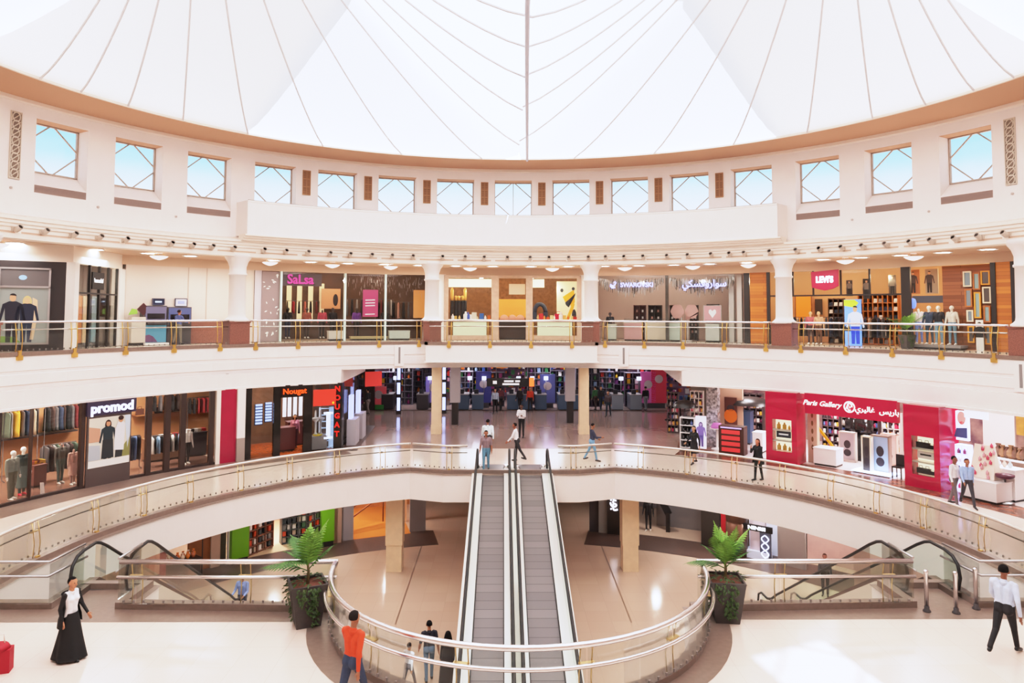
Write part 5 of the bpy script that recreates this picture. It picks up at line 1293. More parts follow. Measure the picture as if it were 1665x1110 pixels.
rail('dark clothes rail at the back right of the pink sign shop', FM(27.4, -14.68, ZL2), 3.2, 2.3, ['1c1a1c', '3b2a26', '5a5658', '1c1a1c', 'd8a89a', '1c1a1c', '5a5658', '3b2a26', '1c1a1c', 'b86a5a'], 'at the back right of the pink sign shop', 'coat', 9)
for i, (t_, w, h, c, l) in enumerate([(*(-24.07, 0.92), .55, 'e8e0d8', 'low white display block left of the green glass fin'), (*(-19.70, 2.17), .22, 'c8b890', 'long low beige platform under the pink poster'), (*(-15.55, 1.21), .55, 'd8e0d8', 'low pale green display block at the right window')]):
    counter(l, FM(24.95, t_, ZL2), w, .6, h, mat('block_'+c, c, .6), mat('block_'+c), 'display_block')
MB_ = MB()
for q in range(150):
    x = rn.uniform(-1, 1); 
    t_ = -17.55+x*5.31; z = 8.95-abs(rn.gauss(0, .55)); p = pol(24.6+rn.uniform(0, .3), t_, z); MB_.bar(p, (p[0], p[1], p[2]-rn.uniform(.05, .3)), .012)
tag(MB_.build('hanging_strands', mat('strand_grey', 'b0a49c', .3, .5)), 'grey hanging bead strands at the top of the right window', 'decoration', None, 'stuff')
# --- jewellery boutique in the centre
STONE = mat('marble_surround', 'b99d8a', .35, noise=.15, nscale=4)
for i, (a, b) in enumerate(((-9.51, -8.9), (-2.75, -1.69), (2.19, 3.16), (9.49, 10.1))):
    mb = MB(); mb.ring([(24.05, ZL2), (24.05, 9.06), (24.4, 9.06), (24.4, ZL2)], a, b, 1); struct(mb.build('wall_pier', STONE), 'marble pier of the boutique front')
mb = MB()
mb.ring([(24.05, 8.9), (24.05, 9.06), (24.4, 9.06), (24.4, 8.9)], -9.51, 10.1, 6); struct(mb.build('trim_24', STONE))
wins2 = ((-8.9, -2.75, 'left'), (3.16, 9.49, 'right'))
for i, (a, b, l) in enumerate(wins2):
    mb = MB(); mb.ring([(24.1, 6.42), (24.1, 8.9), (24.12, 8.9), (24.12, 6.42)], a, b, 3); struct(mb.build('window_%d' % (24+i), GLASSW), l+' display window of the boutique')
    tc, wd = (a+b)/2, 24.3*rad(b-a)
    r = thing('display_plinth', l+' marble display plinth with pale green glass front of the boutique', 'display plinth', pol(24.1, tc, ZL2), -rad(tc), 'display plinths of the boutique')
    MB().box(-wd/2, wd/2, -.02, .9, 0, .28).build('base', STONE, r); MB().box(-wd/2+.3, wd/2-.3, -.01, .85, .28, 1.1).build('glass_front', mat('pale_green_panel', 'c4cfb4', .2), r); MB().box(-wd/2, wd/2, -.05, .95, 1.1, 1.24).build('shelf', mat('shelf_white', 'f0e8e0', .3), r)
    r = thing('window_valance', l+' glowing cream valance at the top of the boutique window', 'valance', pol(24.3, tc, 8.35), -rad(tc), 'valances of the boutique')
    MB().box(-wd/2, wd/2 if i == 0 else -wd/2+.7, 0, .05, 0, .5).build('panel', mat('valance_glow', 'f8e0b0', .6, emit=.8), r)
def wares(px_list, R, z, kinds, cols, sizes, grp, where):
    for i, t_ in enumerate(px_list):
        k = kinds[i % len(kinds)]; c, cn = cols[i % len(cols)]
        bottle('%s %s, %s from left %s' % (cn, {'bottle': 'bottle', 'box': 'gift box', 'bag': 'handbag', 'vase': 'vase'}[k], nth(i), where), FM(R, t_, z), c, grp, sizes[i % len(sizes)], k)
wares([-8.2, -7.77, -7.24, -6.37, -6.03, -5.59, -5.16, -4.72, -4.11, -3.58, -3.06], 24.55, 6.41, ['bottle', 'box', 'vase', 'bottle', 'bottle', 'box', 'box', 'bottle', 'box', 'bottle', 'box'], [('f4f0f0', 'white'), ('d8b060', 'gold'), ('e8c890', 'sand'), ('f8f4f4', 'white'), ('4a60b4', 'blue'), ('f4f0ec', 'white'), ('e8e0d0', 'cream'), ('f0e0c0', 'cream'), ('4a7ac0', 'blue'), ('f8f4f0', 'white'), ('d87840', 'orange')], [.32, .2, .22, .48, .44, .3, .42, .2, .36, .24, .24], 'goods in the left boutique window', 'in the left boutique window')
wares([3.93, 4.37, 4.81, 5.33, 5.85, 6.29, 6.81, 7.16, 7.68, 8.2, 8.72, 9.16], 24.55, 6.41, ['vase', 'box', 'bottle', 'bag', 'box', 'bottle', 'bag', 'bottle', 'box', 'vase', 'box', 'bag'], [('f4c890', 'amber'), ('d83838', 'red'), ('f0a050', 'orange'), ('e86830', 'orange'), ('f4d8a0', 'cream'), ('f8e8d0', 'cream'), ('d02848', 'red'), ('f8e8e0', 'white'), ('f4b860', 'amber'), ('e8742c', 'orange'), ('f8d890', 'yellow'), ('d84030', 'red')], [.28, .36, .24, .2, .26, .3, .5, .48, .26, .22, .22, .24], 'goods in the right boutique window', 'in the right boutique window')
for i, t_ in enumerate([-8.19, -7.67, -7.24, -6.72, -6.38]):
    r = thing('bolster', 'black upright bolster with gold end in the boutique window, %s from left' % nth(i), 'bolster', pol(25.2, t_, 6.2), -rad(t_), 'upright bolsters in the left boutique window')
    MB().lathe([(.1, 0), (.11, .1), (.11, 1.25), (.1, 1.35)], n=12).build('roll', mat('velvet_black', '26262c', .7), r)
    MB().lathe([(.08, 1.35), (.09, 1.5), (.1, 2.0 if i in (0, 4) else 1.6), (.03, 2.15 if i in (0, 4) else 1.65)], n=12).build('gold_end', mat('gold_cloth', 'd8a860', .4, .4), r)
th_, w = 7.94, 1.24
r = panel('artwork', 'large yellow and charcoal abstract panel in the right boutique window', 'artwork', th_, w, 25.0, 6.3, 8.75, mat('art_cream', 'f4dcae', .6, emit=.2), .05)
Y_, K_ = mat('art_yellow', 'f0a828', .6, emit=.15), mat('art_charcoal', '3c4048', .6)
shape(r, [(-.25, 1.5), (.45, 1.95), (.5, 1.2), (.3, .75), (.2, 1.1), (-.1, 1.2)], Y_); shape(r, [(-.1, .0), (.1, 0), (.42, .8), (.5, 1.1), (.25, .9)], Y_, -.01); shape(r, [(-.1, 1.15), (.5, 1.55), (.55, 1.75), (.2, 1.4), (.12, .85), (-.05, 1.0)], K_, -.014); shape(r, ell(.45, .35, .14, .4), K_, -.014); shape(r, ell(-.3, 1.9, .1, .12), K_, -.014); shape(r, ell(.4, 2.0, .1, .1), K_, -.014)
r = thing('arched_stand', 'dark blue arched jewellery stand in the right boutique window', 'display stand', pol(25, 4.18, 6.3), -rad(4.18))
mb = MB(); mb.tube([(.34*math.cos(a), 0, .55+.5*math.sin(a)) for a in [PI*k/12 for k in range(13)]]+[], .13, 8); mb.build('arch', mat('arch_blue', '3c4658', .5), r); MB().box(-.48, -.2, -.13, .13, 0, .56).build('foot', mat('arch_blue'), r); MB().box(.2, .48, -.13, .13, 0, .56).build('foot', mat('arch_blue'), r)
th_, w = 0.33, 1.67
r = counter('dark wooden sales counter in the boutique doorway', FM(25.6, th_, ZL2), w*1.0, .7, 1.15, mat('counter_dark', '3a2a24', .3), mat('counter_dark'))
panel('glowing_niche', 'amber glowing niche behind the boutique doorway', 'niche', th_, w*1.1, 27.2, 6.5, 7.7, mat('amber_glow', 'c8883c', .6, emit=.2), .05)
panel('bulkhead_sign', 'pale hanging panel above the boutique doorway', 'panel', th_+.6, w*.6, 25.2, 7.95, 8.6, mat('pale_panel', 'dcd0bc', .6), .08)
for i, t_ in enumerate([-0.82, 0.29, 1.4]):
    r = thing('round_stool', 'round pink upholstered chair back above the boutique counter, %s from left' % nth(i), 'chair', pol(26.4, t_, ZL2), -rad(t_), 'pink chairs in the boutique')
    M = Matrix.Translation((0, 0, 1.25)) @ Matrix.Rotation(PI/2, 4, 'X'); mb = MB(); mb.lathe([(.001, -.05), (.24, -.05), (.28, 0), (.24, .05), (.001, .05)], n=18, M=M); mb.build('backrest', mat('chair_pink', 'd8a090', .7), r); MB().box(-.25, .25, -.3, .2, .5, .6).build('seat', mat('chair_red', '9a3c3c', .7), r)
    for sx in (-1, 1):
        for sy in (-.26, .16): MB().cyl((sx*.2, sy, 0), (sx*.2, sy, .5), .02, n=6).build('leg', BRASS, r)
    MB().cyl((0, .1, .6), (0, .02, 1.05), .03, n=6).build('back_post', BRASS, r)
lamp('shop_lamp', 'POINT', pol(24.8, -5.0, 8.3), 26, (1, .8, .5), .1); lamp('shop_lamp', 'POINT', pol(24.8, 6.0, 8.3), 26, (1, .8, .5), .1)
# --- crystal shop
for i, (a, b) in enumerate(((12.34, 22.06), (22.06, 31.2))):
    mb = MB(); mb.ring([(24.25, ZL2+.02), (24.25, 9.02), (24.27, 9.02), (24.27, ZL2+.02)], a, b, 3); struct(mb.build('window_%d' % (26+i), GLASSW), 'glass front of the crystal shop')
for nm, a, b in (('left', 12.61, 21.52), ('right', 22.35, 30.86)):
    MB_ = MB()
    for q in range(260):
        t_ = rn.uniform(a, b); u = (t_-a)/(b-a); Lz = rn.uniform(.15, .55)+.75*math.sin(PI*u)**.6*rn.uniform(.4, 1)
        p = pol(24.45+rn.uniform(0, .35), t_, 9.0); z0 = 9.0-Lz*rn.uniform(.2, .5)
        MB_.use(mat('crystal_light', 'e8e4e0', .15, .4) if rn.random() < .6 else mat('crystal_dark', '7c746c', .2, .5))
        MB_.bar((p[0], p[1], z0), (p[0], p[1], 9.0-Lz), .03 if rn.random() < .5 else .018)
    tag(MB_.build('crystal_curtain'), nm+' cluster of hanging crystal rods behind the glass of the crystal shop', 'decoration', 'crystal curtains', 'stuff')
SW = mat('sign_bluewhite', 'a4a8ff', .5, emit=.9)
th_, w = 17.93, 2.16
r = thing('shop_sign', 'glowing blue-white bird emblem and capital lettering of the crystal shop', 'sign', pol(24.12, th_, 8.47), -rad(th_))
text('SWAROVSKI', .36, SW, .02, .006, r, (0, 0, 0), sx=w/2.25)
mb = MB(); mb.tube([(-w/2-.25, 0, .14), (-w/2-.2, 0, .22), (-w/2-.14, 0, .15), (-w/2-.22, 0, .02), (-w/2-.32, 0, -.06), (-w/2-.42, 0, -.02), (-w/2-.46, 0, .06)], .035, 6); mb.plate([(-w/2-.48, .08), (-w/2-.5, -.08), (-w/2-.38, -.2), (-w/2-.18, -.16), (-w/2-.3, -.02)], -.02, .02); mb.build('bird_emblem', SW, r)
th_, w = 27.10, 2.00
r = thing('shop_sign', 'glowing blue-white Arabic lettering of the crystal shop', 'sign', pol(24.12, th_, 8.5), -rad(th_))
text('\uFEF2\uFEDC\uFEB4\uFED3\uFEED\uFEAD\uFE8D\uFEED\uFEB3', .52, SW, .02, .008, r, (0, 0, 0), sx=1.0)
for i, (p, w, z0, z1, c, l) in enumerate([(*(17.69, 0.72), 0, 2.15, '5a2c28', 'maroon jewellery cabinet in the crystal shop'), (*(19.72, 0.79), 0, 2.15, '3a2a22', 'dark jewellery cabinet beside the maroon one'), (*(22.20, 0.48), 0, 2.15, '4a3a34', 'dark jewellery cabinet left of the pink shells'), (*(24.78, 0.44), 0, 2.15, '4a3a34', 'dark jewellery cabinet right of the pink shells'), (*(27.20, 0.65), 0, 2.2, '5a4c4a', 'grey jewellery cabinet behind the pink heart sign')]):
    M = FM(26.5, p, ZL2); shelves(l, M, w, z1, .4, 5, 2, mat('cabinet_'+c, c, .4), name='jewellery_cabinet', cat='cabinet')
    for j in range(1, 5):
        for q in (-1, 1): bottle('white jewellery box, %s shelf, %s side, %s' % (['lowest', 'second', 'third', 'fourth', 'fifth'][j], 'left' if q < 0 else 'right', l.replace('in the crystal shop', 'there')), M @ Matrix.Translation((q*w*.24, -.05, .04+(z1-.08)*j/5+.02)), 'e8dcd4' if (i+j+q) % 3 else 'c89080', 'jewellery boxes in the crystal shop cabinets', .14, 'box')
for i, (p, w, h, c, l) in enumerate([(*(14.25, 0.52), 1.0, 'd4d8cc', 'small pale counter at the left of the crystal shop'), (*(17.16, 1.06), 1.1, 'd8a8a8', 'pink display counter in the crystal shop'), (*(20.26, 1.27), 1.1, 'e4d4c0', 'cream display counter in the crystal shop'), (*(22.82, 0.61), 1.1, 'd4dcd0', 'pale green display counter right of the window joint'), (*(27.80, 0.77), 1.05, 'd8d8d0', 'pale counter under the pink heart sign')]):
    counter(l, FM(25.1, p, ZL2), w, .6, h, mat('block_'+c, c, .4), mat('shelf_white', 'f0e8e0', .3), glassbox=True)
r = thing('shell_display', 'pair of pink scallop shell shapes on a white stand in the crystal shop', 'display stand', pol(25.2, 24.01, ZL2), -rad(24.01))
for sx in (-1, 1):
    mb = MB(); k = mb.plate([(sx*.05, 1.25)]+[(sx*.42+.38*math.cos(a)*(1+.06*math.cos(6*a)), 1.75+.42*math.sin(a)*(1+.06*math.cos(6*a))) for a in [2*PI*q/20 for q in range(20)]][::1], -.04, .04); mb.build('shell', mat('shell_pink', 'e0b4ac', .5), r)
for sx in (-.18, .18): MB().cyl((sx, 0, 0), (sx, 0, 1.4), .03, n=8).build('leg', WHITE, r)
MB().box(-.4, .4, -.2, .2, 0, .06).build('base', WHITE, r)
r = panel('heart_sign', 'pink square sign with a white heart in the crystal shop', 'sign', *(27.49, 0.95), 25.6, 6.35, 7.25, mat('sign_rose', 'd8a4a4', .5, emit=.15), .05, None, .04, OFFW)
shape(r, [(0, .2), (.22, .5), (.2, .66), (.1, .7), (0, .6), (-.1, .7), (-.2, .66), (-.22, .5)], mat('sign_white'))
for i, t_ in enumerate([30.26, 31.28]):
    mb = MB(); mb.box(-.14, .14, -.1, .1, 0, 3.85); tag(mb.build('pale_pillar', mat('pillar_pale', 'd4ccc4', .5), None, pol(25, t_, ZL2), -rad(t_)), 'pale square pillar at the right end of the crystal shop, %s one' % ['left', 'right'][i], 'pillar', 'pale pillars of the crystal shop')
mb = MB(); mb.box(-.09, .09, -.1, .1, 0, 3.86); tag(mb.build('mirror_strip', mat('mosaic', '8a8078', .2, .5, noise=.6, nscale=40), None, pol(24.5, 21.97, ZL2), -rad(21.97)), 'mosaic mirrored strip between the two windows of the crystal shop', 'pillar')
mannequin('dark bust-like figure at the left counter of the crystal shop', FM(26, 13.78, ZL2), '1c1a24', '2a2830', H=1.72, white='3a3038')
# --- jeans shop
wall2(*(32.26, 32.97), 24.2, ZL2, 9.05, DARK, 'wall_pier')
wall2(*(33.08, 35.18), 24.15, ZL2, 9.06, WOODP, 'wall_wood_left', 'orange plank pier at the left of the jeans shop')
for a, b in ((35.21, 35.6), (45.7 if 0 else 50.97, 51.96), (60.08, 60.55), (61.98, 62.38)):
    wall2(a, b, 24.1, ZL2, 9.06, DARK, 'wall_post', 'black post of the jeans shop front')
wall2(*(60.49, 61.93), 24.15, ZL2, 9.06, WOODP, 'wall_wood_right', 'orange plank pier at the right of the jeans shop')
wall2(*(54.46, 59.53), 25.0, ZL2, 9.06, WOODD, 'wall_wood', 'brown plank wall with hung window frames')
mb = MB()
for t_ in [38.43, 40.88, 44.14, 47.43]: mb.ring([(24.2, 7.75), (24.2, 9.05), (24.26, 9.05), (24.26, 7.75)], t_-.1, t_+.1, 1)
mb.ring([(24.2, 7.72), (24.2, 7.8), (24.26, 7.8), (24.26, 7.72)], 35.54, 50.87, 10)
struct(mb.build('trim_25', DARK), 'dark glazing bars over the jeans shop opening')
mb = MB(); mb.ring([(24.23, 7.8), (24.23, 9.05), (24.24, 9.05), (24.24, 7.8)], 35.54, 50.87, 8); struct(mb.build('window_29', GLASSW), 'upper glazing of the jeans shop')
th_, w = 42.45, 1.37
r = thing('shop_sign', 'red bat-wing sign with white glowing letters on the jeans shop', 'sign', pol(23.95, th_, 7.98), -rad(th_))
mb = MB(); mb.plate([(-w/2, 1.0), (w/2, 1.1), (w/2-.02, .25), (w*.3, .12), (0, .02), (-w*.3, .12), (-w/2+.04, .2)], 0, .12); mb.build('board', mat('sign_red', '96143a', .4, emit=.12), r)
text("LEVI'S", .44, mat('sign_glow', 'fff4fa', .5, emit=1.2), .02, .02, r, (0, -.02, .58), sx=w/1.75)
rn = random.Random(8)
for i, (p, w, h, l) in enumerate([(*(41.55, 0.77), 2.5, 'dark shelf unit of folded jeans left of the blue picture'), (*(46.10, 1.97), 2.7, 'long wooden shelf unit of folded jeans right of the blue picture')]):
    M = FM(27.2, p, ZL2); m = mat('shelf_wood', 'b06a2c', .5) if i else mat('shelf_dark', '4a3020', .5)
    nr, nc = (6, 3) if i == 0 else (6, 8)
    shelves(l, M, w, h, .42, nr, nc, m, mat('shelf_back', '6a3c1c', .6))
    fill(M, w, h, .42, nr, nc, ['2c3448', '1c1a1c', '5a5658', '2c3448', '8a8482', 'd8d2cc'], ['left of the blue picture', 'right of the blue picture'][i], rn)
r = panel('lightbox', 'tall glowing blue picture of a person in denim in the jeans shop', 'light box', *(44.97, 0.81), 24.8, ZL2+.0, 7.55, mat('lightbox_blue', '6c98ee', .5, emit=.25), .08)
man_pict(r, .12, .1, 1.95, 'c8dcf8', '2a4ae0', 'd8a884', '1c1c24', y=-.012); shape(r, [(-.42, 2.05), (.1, 1.95), (.3, 2.2), (.1, 2.36), (-.42, 2.36)], mat('print_lime', 'b4d43c', .5, emit=.3), -.008); shape(r, [(-.42, .75), (-.1, .75), (-.16, 1.0), (-.25, 1.15), (-.42, .95)], mat('print_1c1c24', '1c1c24', .5), -.008)
panel('wooden_door', 'orange lit wooden doors at the back of the jeans shop', 'wall panel', *(37.22, 0.85), 28.3, ZL2+1.0, ZL2+2.7, mat('door_orange', 'd07820', .5, emit=.25), .06, None, .04, WOODD)
panel('picture', 'dark framed picture beside the orange doors', 'picture', *(38.92, 0.40), 28.3, ZL2+1.6, ZL2+2.5, mat('pic_dark', '3c2c24', .5), .05)
for i, (p, w, z0, z1, c, l) in enumerate([(*(43.78, 0.31), 7.75, 8.6, '4a423c', 'left'), (*(45.67, 0.36), 7.6, 8.65, '3c3630', 'middle'), (*(48.44, 0.35), 7.75, 8.8, '6a5c4c', 'right')]):
    r = panel('hanging_poster', 'dark hanging poster above the jeans shelves, %s one' % l, 'poster', p, w, 26, z0, z1, mat('hang_'+c, c, .5), .03, 'hanging posters in the jeans shop'); man_pict(r, 0, .05, (z1-z0)*.9, '8a8074', '2a2624', 'd8a884', '1c1a1a')
for i, (p, w, c, l) in enumerate([(*(51.16, 0.42), 'b87c50', 'left'), (*(52.84, 0.58), 'a89884', 'right')]):
    r = panel('hanging_poster', 'large hanging photo poster above the mannequins, %s one' % l, 'poster', p, w, 25.6, 7.8, 9.0, mat('hang_'+c, c, .5), .03, 'hanging posters in the jeans shop'); man_pict(r, -.1, .05, 1.05, '5a4a44', '3c3430', 'd8a884', '3a2a22')
mb = MB(); mb.ring([(25.6, 7.35), (25.6, 7.7), (25.64, 7.7), (25.64, 7.35)], 50.81, 53.91, 4); tag(mb.build('header_board', mat('header_slate', '5c6068', .6)), 'slate header board above the mannequins of the jeans shop', 'board')
for (px, a, b, l), t_ in zip([(1489, 'd8ccc8', '8a9cd8', 'mannequin in pale jacket, first from left in the jeans shop'), (1506, '3c4658', '4a5a6c', 'mannequin in navy jacket, second from left in the jeans shop'), (1521, '2a282c', '7a98a8', 'mannequin in black top with pale head, third in the jeans shop'), (1542, 'c4beb0', '6c8898', 'mannequin in grey shirt, rightmost in the jeans shop')], [52.15, 53.24, 54.19, 55.56]):
    mannequin(l, FM(24.5, t_+.25, ZL2+.2), a, b, H=1.85, white='e0d4c4', headless=px == 1489)
counter('low grey platform under the mannequins of the jeans shop', FM(24.45, 54.37, ZL2), 2.2, .8, .2, GREY, GREY, 'display_platform')
r = thing('torso_stand', 'blue lit torso display on a post beside the black post', 'display stand', pol(24.9, 51.41, ZL2+1.9), -rad(51.41)); MB().lathe([(.1, 0), (.16, .1), (.18, .3), (.14, .45), (.05, .5)], n=12).build('torso', mat('torso_blue', '6c8cf0', .5, emit=.4), r); MB().cyl((0, 0, -1.9), (0, 0, 0), .025, n=6).build('post', DKGREY, r)
WF = [(1568, 1582, 441, 466, 'pale'), (1584, 1596, 443, 471, 'brown'), (1597, 1612, 440, 463, 'amber'), (1570, 1582, 470, 499, 'brown'), (1585, 1596, 475, 517, 'amber'), (1599, 1613, 466, 493, 'pale'), (1572, 1583, 504, 523, 'pale'), (1600, 1611, 497, 524, 'brown'), (1573, 1584, 530, 557, 'amber'), (1601, 1611, 530, 560, 'amber')]
for i, (p, w, z0, z1, c) in enumerate([(57.05, 0.36, 8.06, 8.77, 'pale'), (57.93, 0.30, 7.91, 8.69, 'brown'), (58.78, 0.38, 8.12, 8.76, 'amber'), (57.11, 0.31, 7.13, 7.95, 'brown'), (57.96, 0.28, 6.62, 7.80, 'amber'), (58.87, 0.35, 7.29, 8.03, 'pale'), (57.20, 0.28, 6.45, 6.99, 'pale'), (58.84, 0.28, 6.43, 7.18, 'brown'), (57.25, 0.28, 5.50, 6.26, 'amber'), (58.87, 0.25, 5.44, 6.27, 'amber')]):
    fm = {'pale': mat('wf_pale', 'e8d4b8', .5), 'brown': mat('wf_brown', 'b06c34', .5), 'amber': mat('wf_amber', 'e09a34', .5)}[c]
    panel('window_frame_decoration', '%s old window frame hung on the plank wall, %s' % (c, ['top left', 'top middle', 'top right', 'left of second row', 'middle of second row', 'right of second row', 'left of third row', 'right of third row', 'bottom left', 'bottom right'][i]), 'decoration', p, w-.12, 24.88, z0+.06, z1-.06, mat('frame_glass_%d' % (i % 3), ['7c8c94', '8aa4a4', '5c5450'][i % 3], .3), .05, 'old window frames on the plank wall', .06, fm)
r = panel('picture', 'tall black and white picture below the hung window frames', 'picture', *(58.25, 0.31), 24.7, 5.10, 6.54, mat('bw_white', 'e8e0d4', .5), .04); man_pict(r, 0, .05, 1.3, '2a2828', 'd8d4d0', 'c8c0b8', '1c1a1a')
for (p, seed, cols, l) in [(38.62, 3, ['5a5658', '2c3448', 'b09a84', '1c1a1c', '8a8482', '2c3448', 'd8d2cc', '1c1a1c'], 'at the left of the jeans shop'), (42.13, 5, ['1c1a1c', '5a5658', '2c3448', '1c1a1c', '3b2a26', '1c1a1c'], 'left of the blue picture'), (46.64, 7, ['1c1a1c', '2c3448', 'b09a84', '1c1a1c', '2c3448', '5a5658', '1c1a1c'], 'right of the blue picture')]:
    rail('dark clothes rail '+l, FM(25.7, p, ZL2), 1.5, 1.45, cols, l, 'coat', seed)
mannequin('mannequin in dusty pink shirt near the orange doors', FM(25.2, 39.82, ZL2), 'b46468', '4a3430', H=1.78, white='d8b08c'); mannequin('mannequin in beige shirt near the dark framed picture', FM(25.2, 40.76, ZL2), 'c8a080', '6a4a38', H=1.78, white='d8b08c')
r = palm('dark potted palm at the foot of the black post of the jeans shop', *pol(23.6, 51.98)[:2], 10, 21, 1.9, ZL2); r.scale = (.72, .72, .72)


# ================================================================ middle level shops
R1 = 18.9; H1 = 3.28
STONEC = mat('cream_column_stone', 'e8cfae', .4, noise=.08, nscale=3)
for x, l in ((-4.18, 'left'), (4.13, 'right')):
    mb = MB(); mb.box(-.27, .27, -.27, .27, 0, 3.95); mb.box(-.29, .29, -.29, .29, 0, .5)
    tag(struct(mb.build('column', STONEC, None, (x, 21.7, 0))), l+' square cream stone column in the foyer')
for x, y, l in ((-3.35, 25.0, 'left'), (3.75, 25.8, 'right')):
    r = thing('column', l+' grey pillar with black lower half in the foyer', 'column', (x, y, 0)); r['kind'] = 'structure'
    MB().box(-.3, .3, -.3, .3, 1.35, 3.95).build('shaft', mat('pillar_grey', 'aaa4a6', .4), r); MB().box(-.2, .2, -.2, .2, 0, 1.35).build('pedestal', mat('pillar_base', '2c2828', .3), r)
STRIP = mat('blue_strip', 'b0bcff', .4, emit=1.1)
for i, p in enumerate(((-7.44, 29.45), (-4.42, 29.79))):
    r = thing('light_post', 'dark post with blue-white light strips, %s one in the foyer' % ['left', 'right'][i], 'light post', (*p, 0), 0, 'light posts in the foyer')
    MB().box(-.16, .16, -.1, .12, 0, 3.6).build('post', DARK, r)
    for a, b in ((.25, 1.1), (1.35, 2.1), (2.3, 3.5)): MB().box(-.1, .1, -.13, -.1, a, b).build('light_strip', STRIP, r)
# brown interior floor of the fashion shop and its walls
mb = MB(); mb.ring([(18.95, .008), (23.9, .008)], -90, -43.4, closed=False); struct(mb.build('floor_fashion', mat('brown_shop_floor', '7a5c50', .25, kind='tile', size=.6)), 'brown tiled floor of the left fashion shop')
wall2(-92, -36.5, 23.8, 0, 3.95, mat('tan_wood_wall', 'c8946a', .6, noise=.12, nscale=2), 'wall_fashion', 'tan back wall of the left fashion shop')
mb = MB(); mb.sweep([pol(19.0, -43.2)[:2], pol(24.2, -36.5)[:2]], [(-.06, 0), (-.06, 3.95), (.06, 3.95), (.06, 0)]); struct(mb.build('wall_partition', DKWALL))
MUL = mat('brown_mullion', '3c2c28', .4)
mb = MB(); mb.ring([(18.9, .03), (18.9, H1), (18.92, H1), (18.92, .03)], -91, -43.6, 24); struct(mb.build('window_40', glass('shopfront_glass', 'f0efee', .55)), 'long curved glass front of the left fashion shop')
mb = MB()
for t_, w in zip([-70.87, -67.34, -61.58, -53.5, -51.12, -49.09, -45.29], (.12, .04, .16, .2, .22, .22, .2)): 
    M = FM(18.85, t_, 0); mb.box(-w/2, w/2, -.05, .12, 0, H1, M)
mb.ring([(18.82, 0), (18.82, .1), (18.98, .1), (18.98, 0)], -91, -43.6, 24)
struct(mb.build('trim_30', MUL), 'dark brown mullions of the left fashion shop')
th_, w = -58.57, 1.80
r = thing('poster_wall', 'poster of a woman in dark dress and one in white on the glass front', 'poster', pol(18.72, th_, 0), -rad(th_))
w *= .97
MB().box(-w/2, w/2, 0, .08, 0, H1-.05).build('backing_panel', mat('poster_backing', '5a4c4a', .4), r)
MB().box(-w/2+.06, w/2-.06, -.02, 0, .72, 2.62).build('poster_sheet', mat('poster_pale', 'd9d4c8', .5), r)
MB().box(-w/2+.06, w/2-.06, -.024, -.0, .72, .98).build('white_strip', mat('poster_white', 'eceae6', .5), r)
Yp = -.03
shape(r, [(-w/2+.06, 1.0), (-w*.2, 1.0), (-w*.22, 1.55), (-w/2+.06, 1.6)], mat('print_greyblue', 'b4bcc4', .5), Yp); shape(r, [(-w/2+.06, 1.7), (-w*.22, 1.7), (-w*.22, 2.2), (-w/2+.06, 2.3)], mat('print_brick', 'c89a84', .5), Yp); shape(r, [(w*.12, 1.0), (w/2-.06, 1.0), (w/2-.06, 1.75)], mat('print_olive', '8a8a54', .5), Yp)
shape(r, [(w/2-.16, 1.3), (w/2-.06, 1.8), (w/2-.06, 2.6), (w/2-.3, 2.62)], mat('print_skyblue', 'c8d4e0', .5), Yp)
man_pict(r, -.08, 1.0, 1.5, '24323a', '2c3034', 'c89070', '3a2420', True, Yp-.004)
shape(r, [(-.32, 1.02), (.16, 1.02), (.12, 1.75), (-.28, 1.75)], mat('print_2c3034', '2c3034', .5), Yp-.008)
shape(r, [(.16, 1.3), (.56, 1.25), (.6, 2.3), (.48, 2.4), (.3, 2.38), (.2, 2.1)], mat('print_white', 'dcdfe4', .5), Yp-.012); shape(r, [(.22, 1.0), (.5, 1.0), (.52, 1.28), (.24, 1.3)], mat('print_2c3034'), Yp-.01); shape(r, ell(.42, 2.47, .09, .12), mat('print_c89070', 'c89070', .5), Yp-.014); shape(r, ell(.42, 2.53, .11, .09), mat('print_3a2420', '3a2420', .5), Yp-.016)
th_, w = -58.42, 1.95
r = thing('shop_sign', 'dark sign board with white lower-case lettering above the poster', 'sign', pol(18.66, th_, 2.72), -rad(th_))
MB().box(-w/2, w/2, 0, .1, 0, .54).build('board', mat('sign_plum', '3a3048', .4), r)
text('promod', .52, mat('sign_glowwhite', 'ece8ff', .5, emit=.9), .02, .014, r, (0, -.02, .27), sx=w/1.95)
for px, w_, m, l in ((360, .28, CREAM, 'cream'),): pass
wall2(*(-44.74, -44.15), 18.78, 0, H1, CREAM, 'trim_31', 'cream strip beside the crimson panel')
wall2(*(-44.15, -41.84), 18.8, 0, H1, mat('crimson_panel', 'a82044', .3, noise=.12, nscale=2), 'trim_32', 'crimson panel at the right end of the fashion shop')
wall2(*(-41.96, -40.83), 18.68, 1.05, H1, WHITE, 'trim_33', 'white pier'); wall2(*(-41.96, -40.83), 18.68, 0, 1.05, mat('grey_plinth', 'a59890', .5), 'trim_34')
lamp_l1 = [(-80, 21), (-70, 21), (-60, 21.2), (-51, 21.2)]
for t_, R_ in lamp_l1: lamp('shop_lamp', 'AREA', pol(R_, t_, 3.7), 135, (1, .88, .74), 1.2)
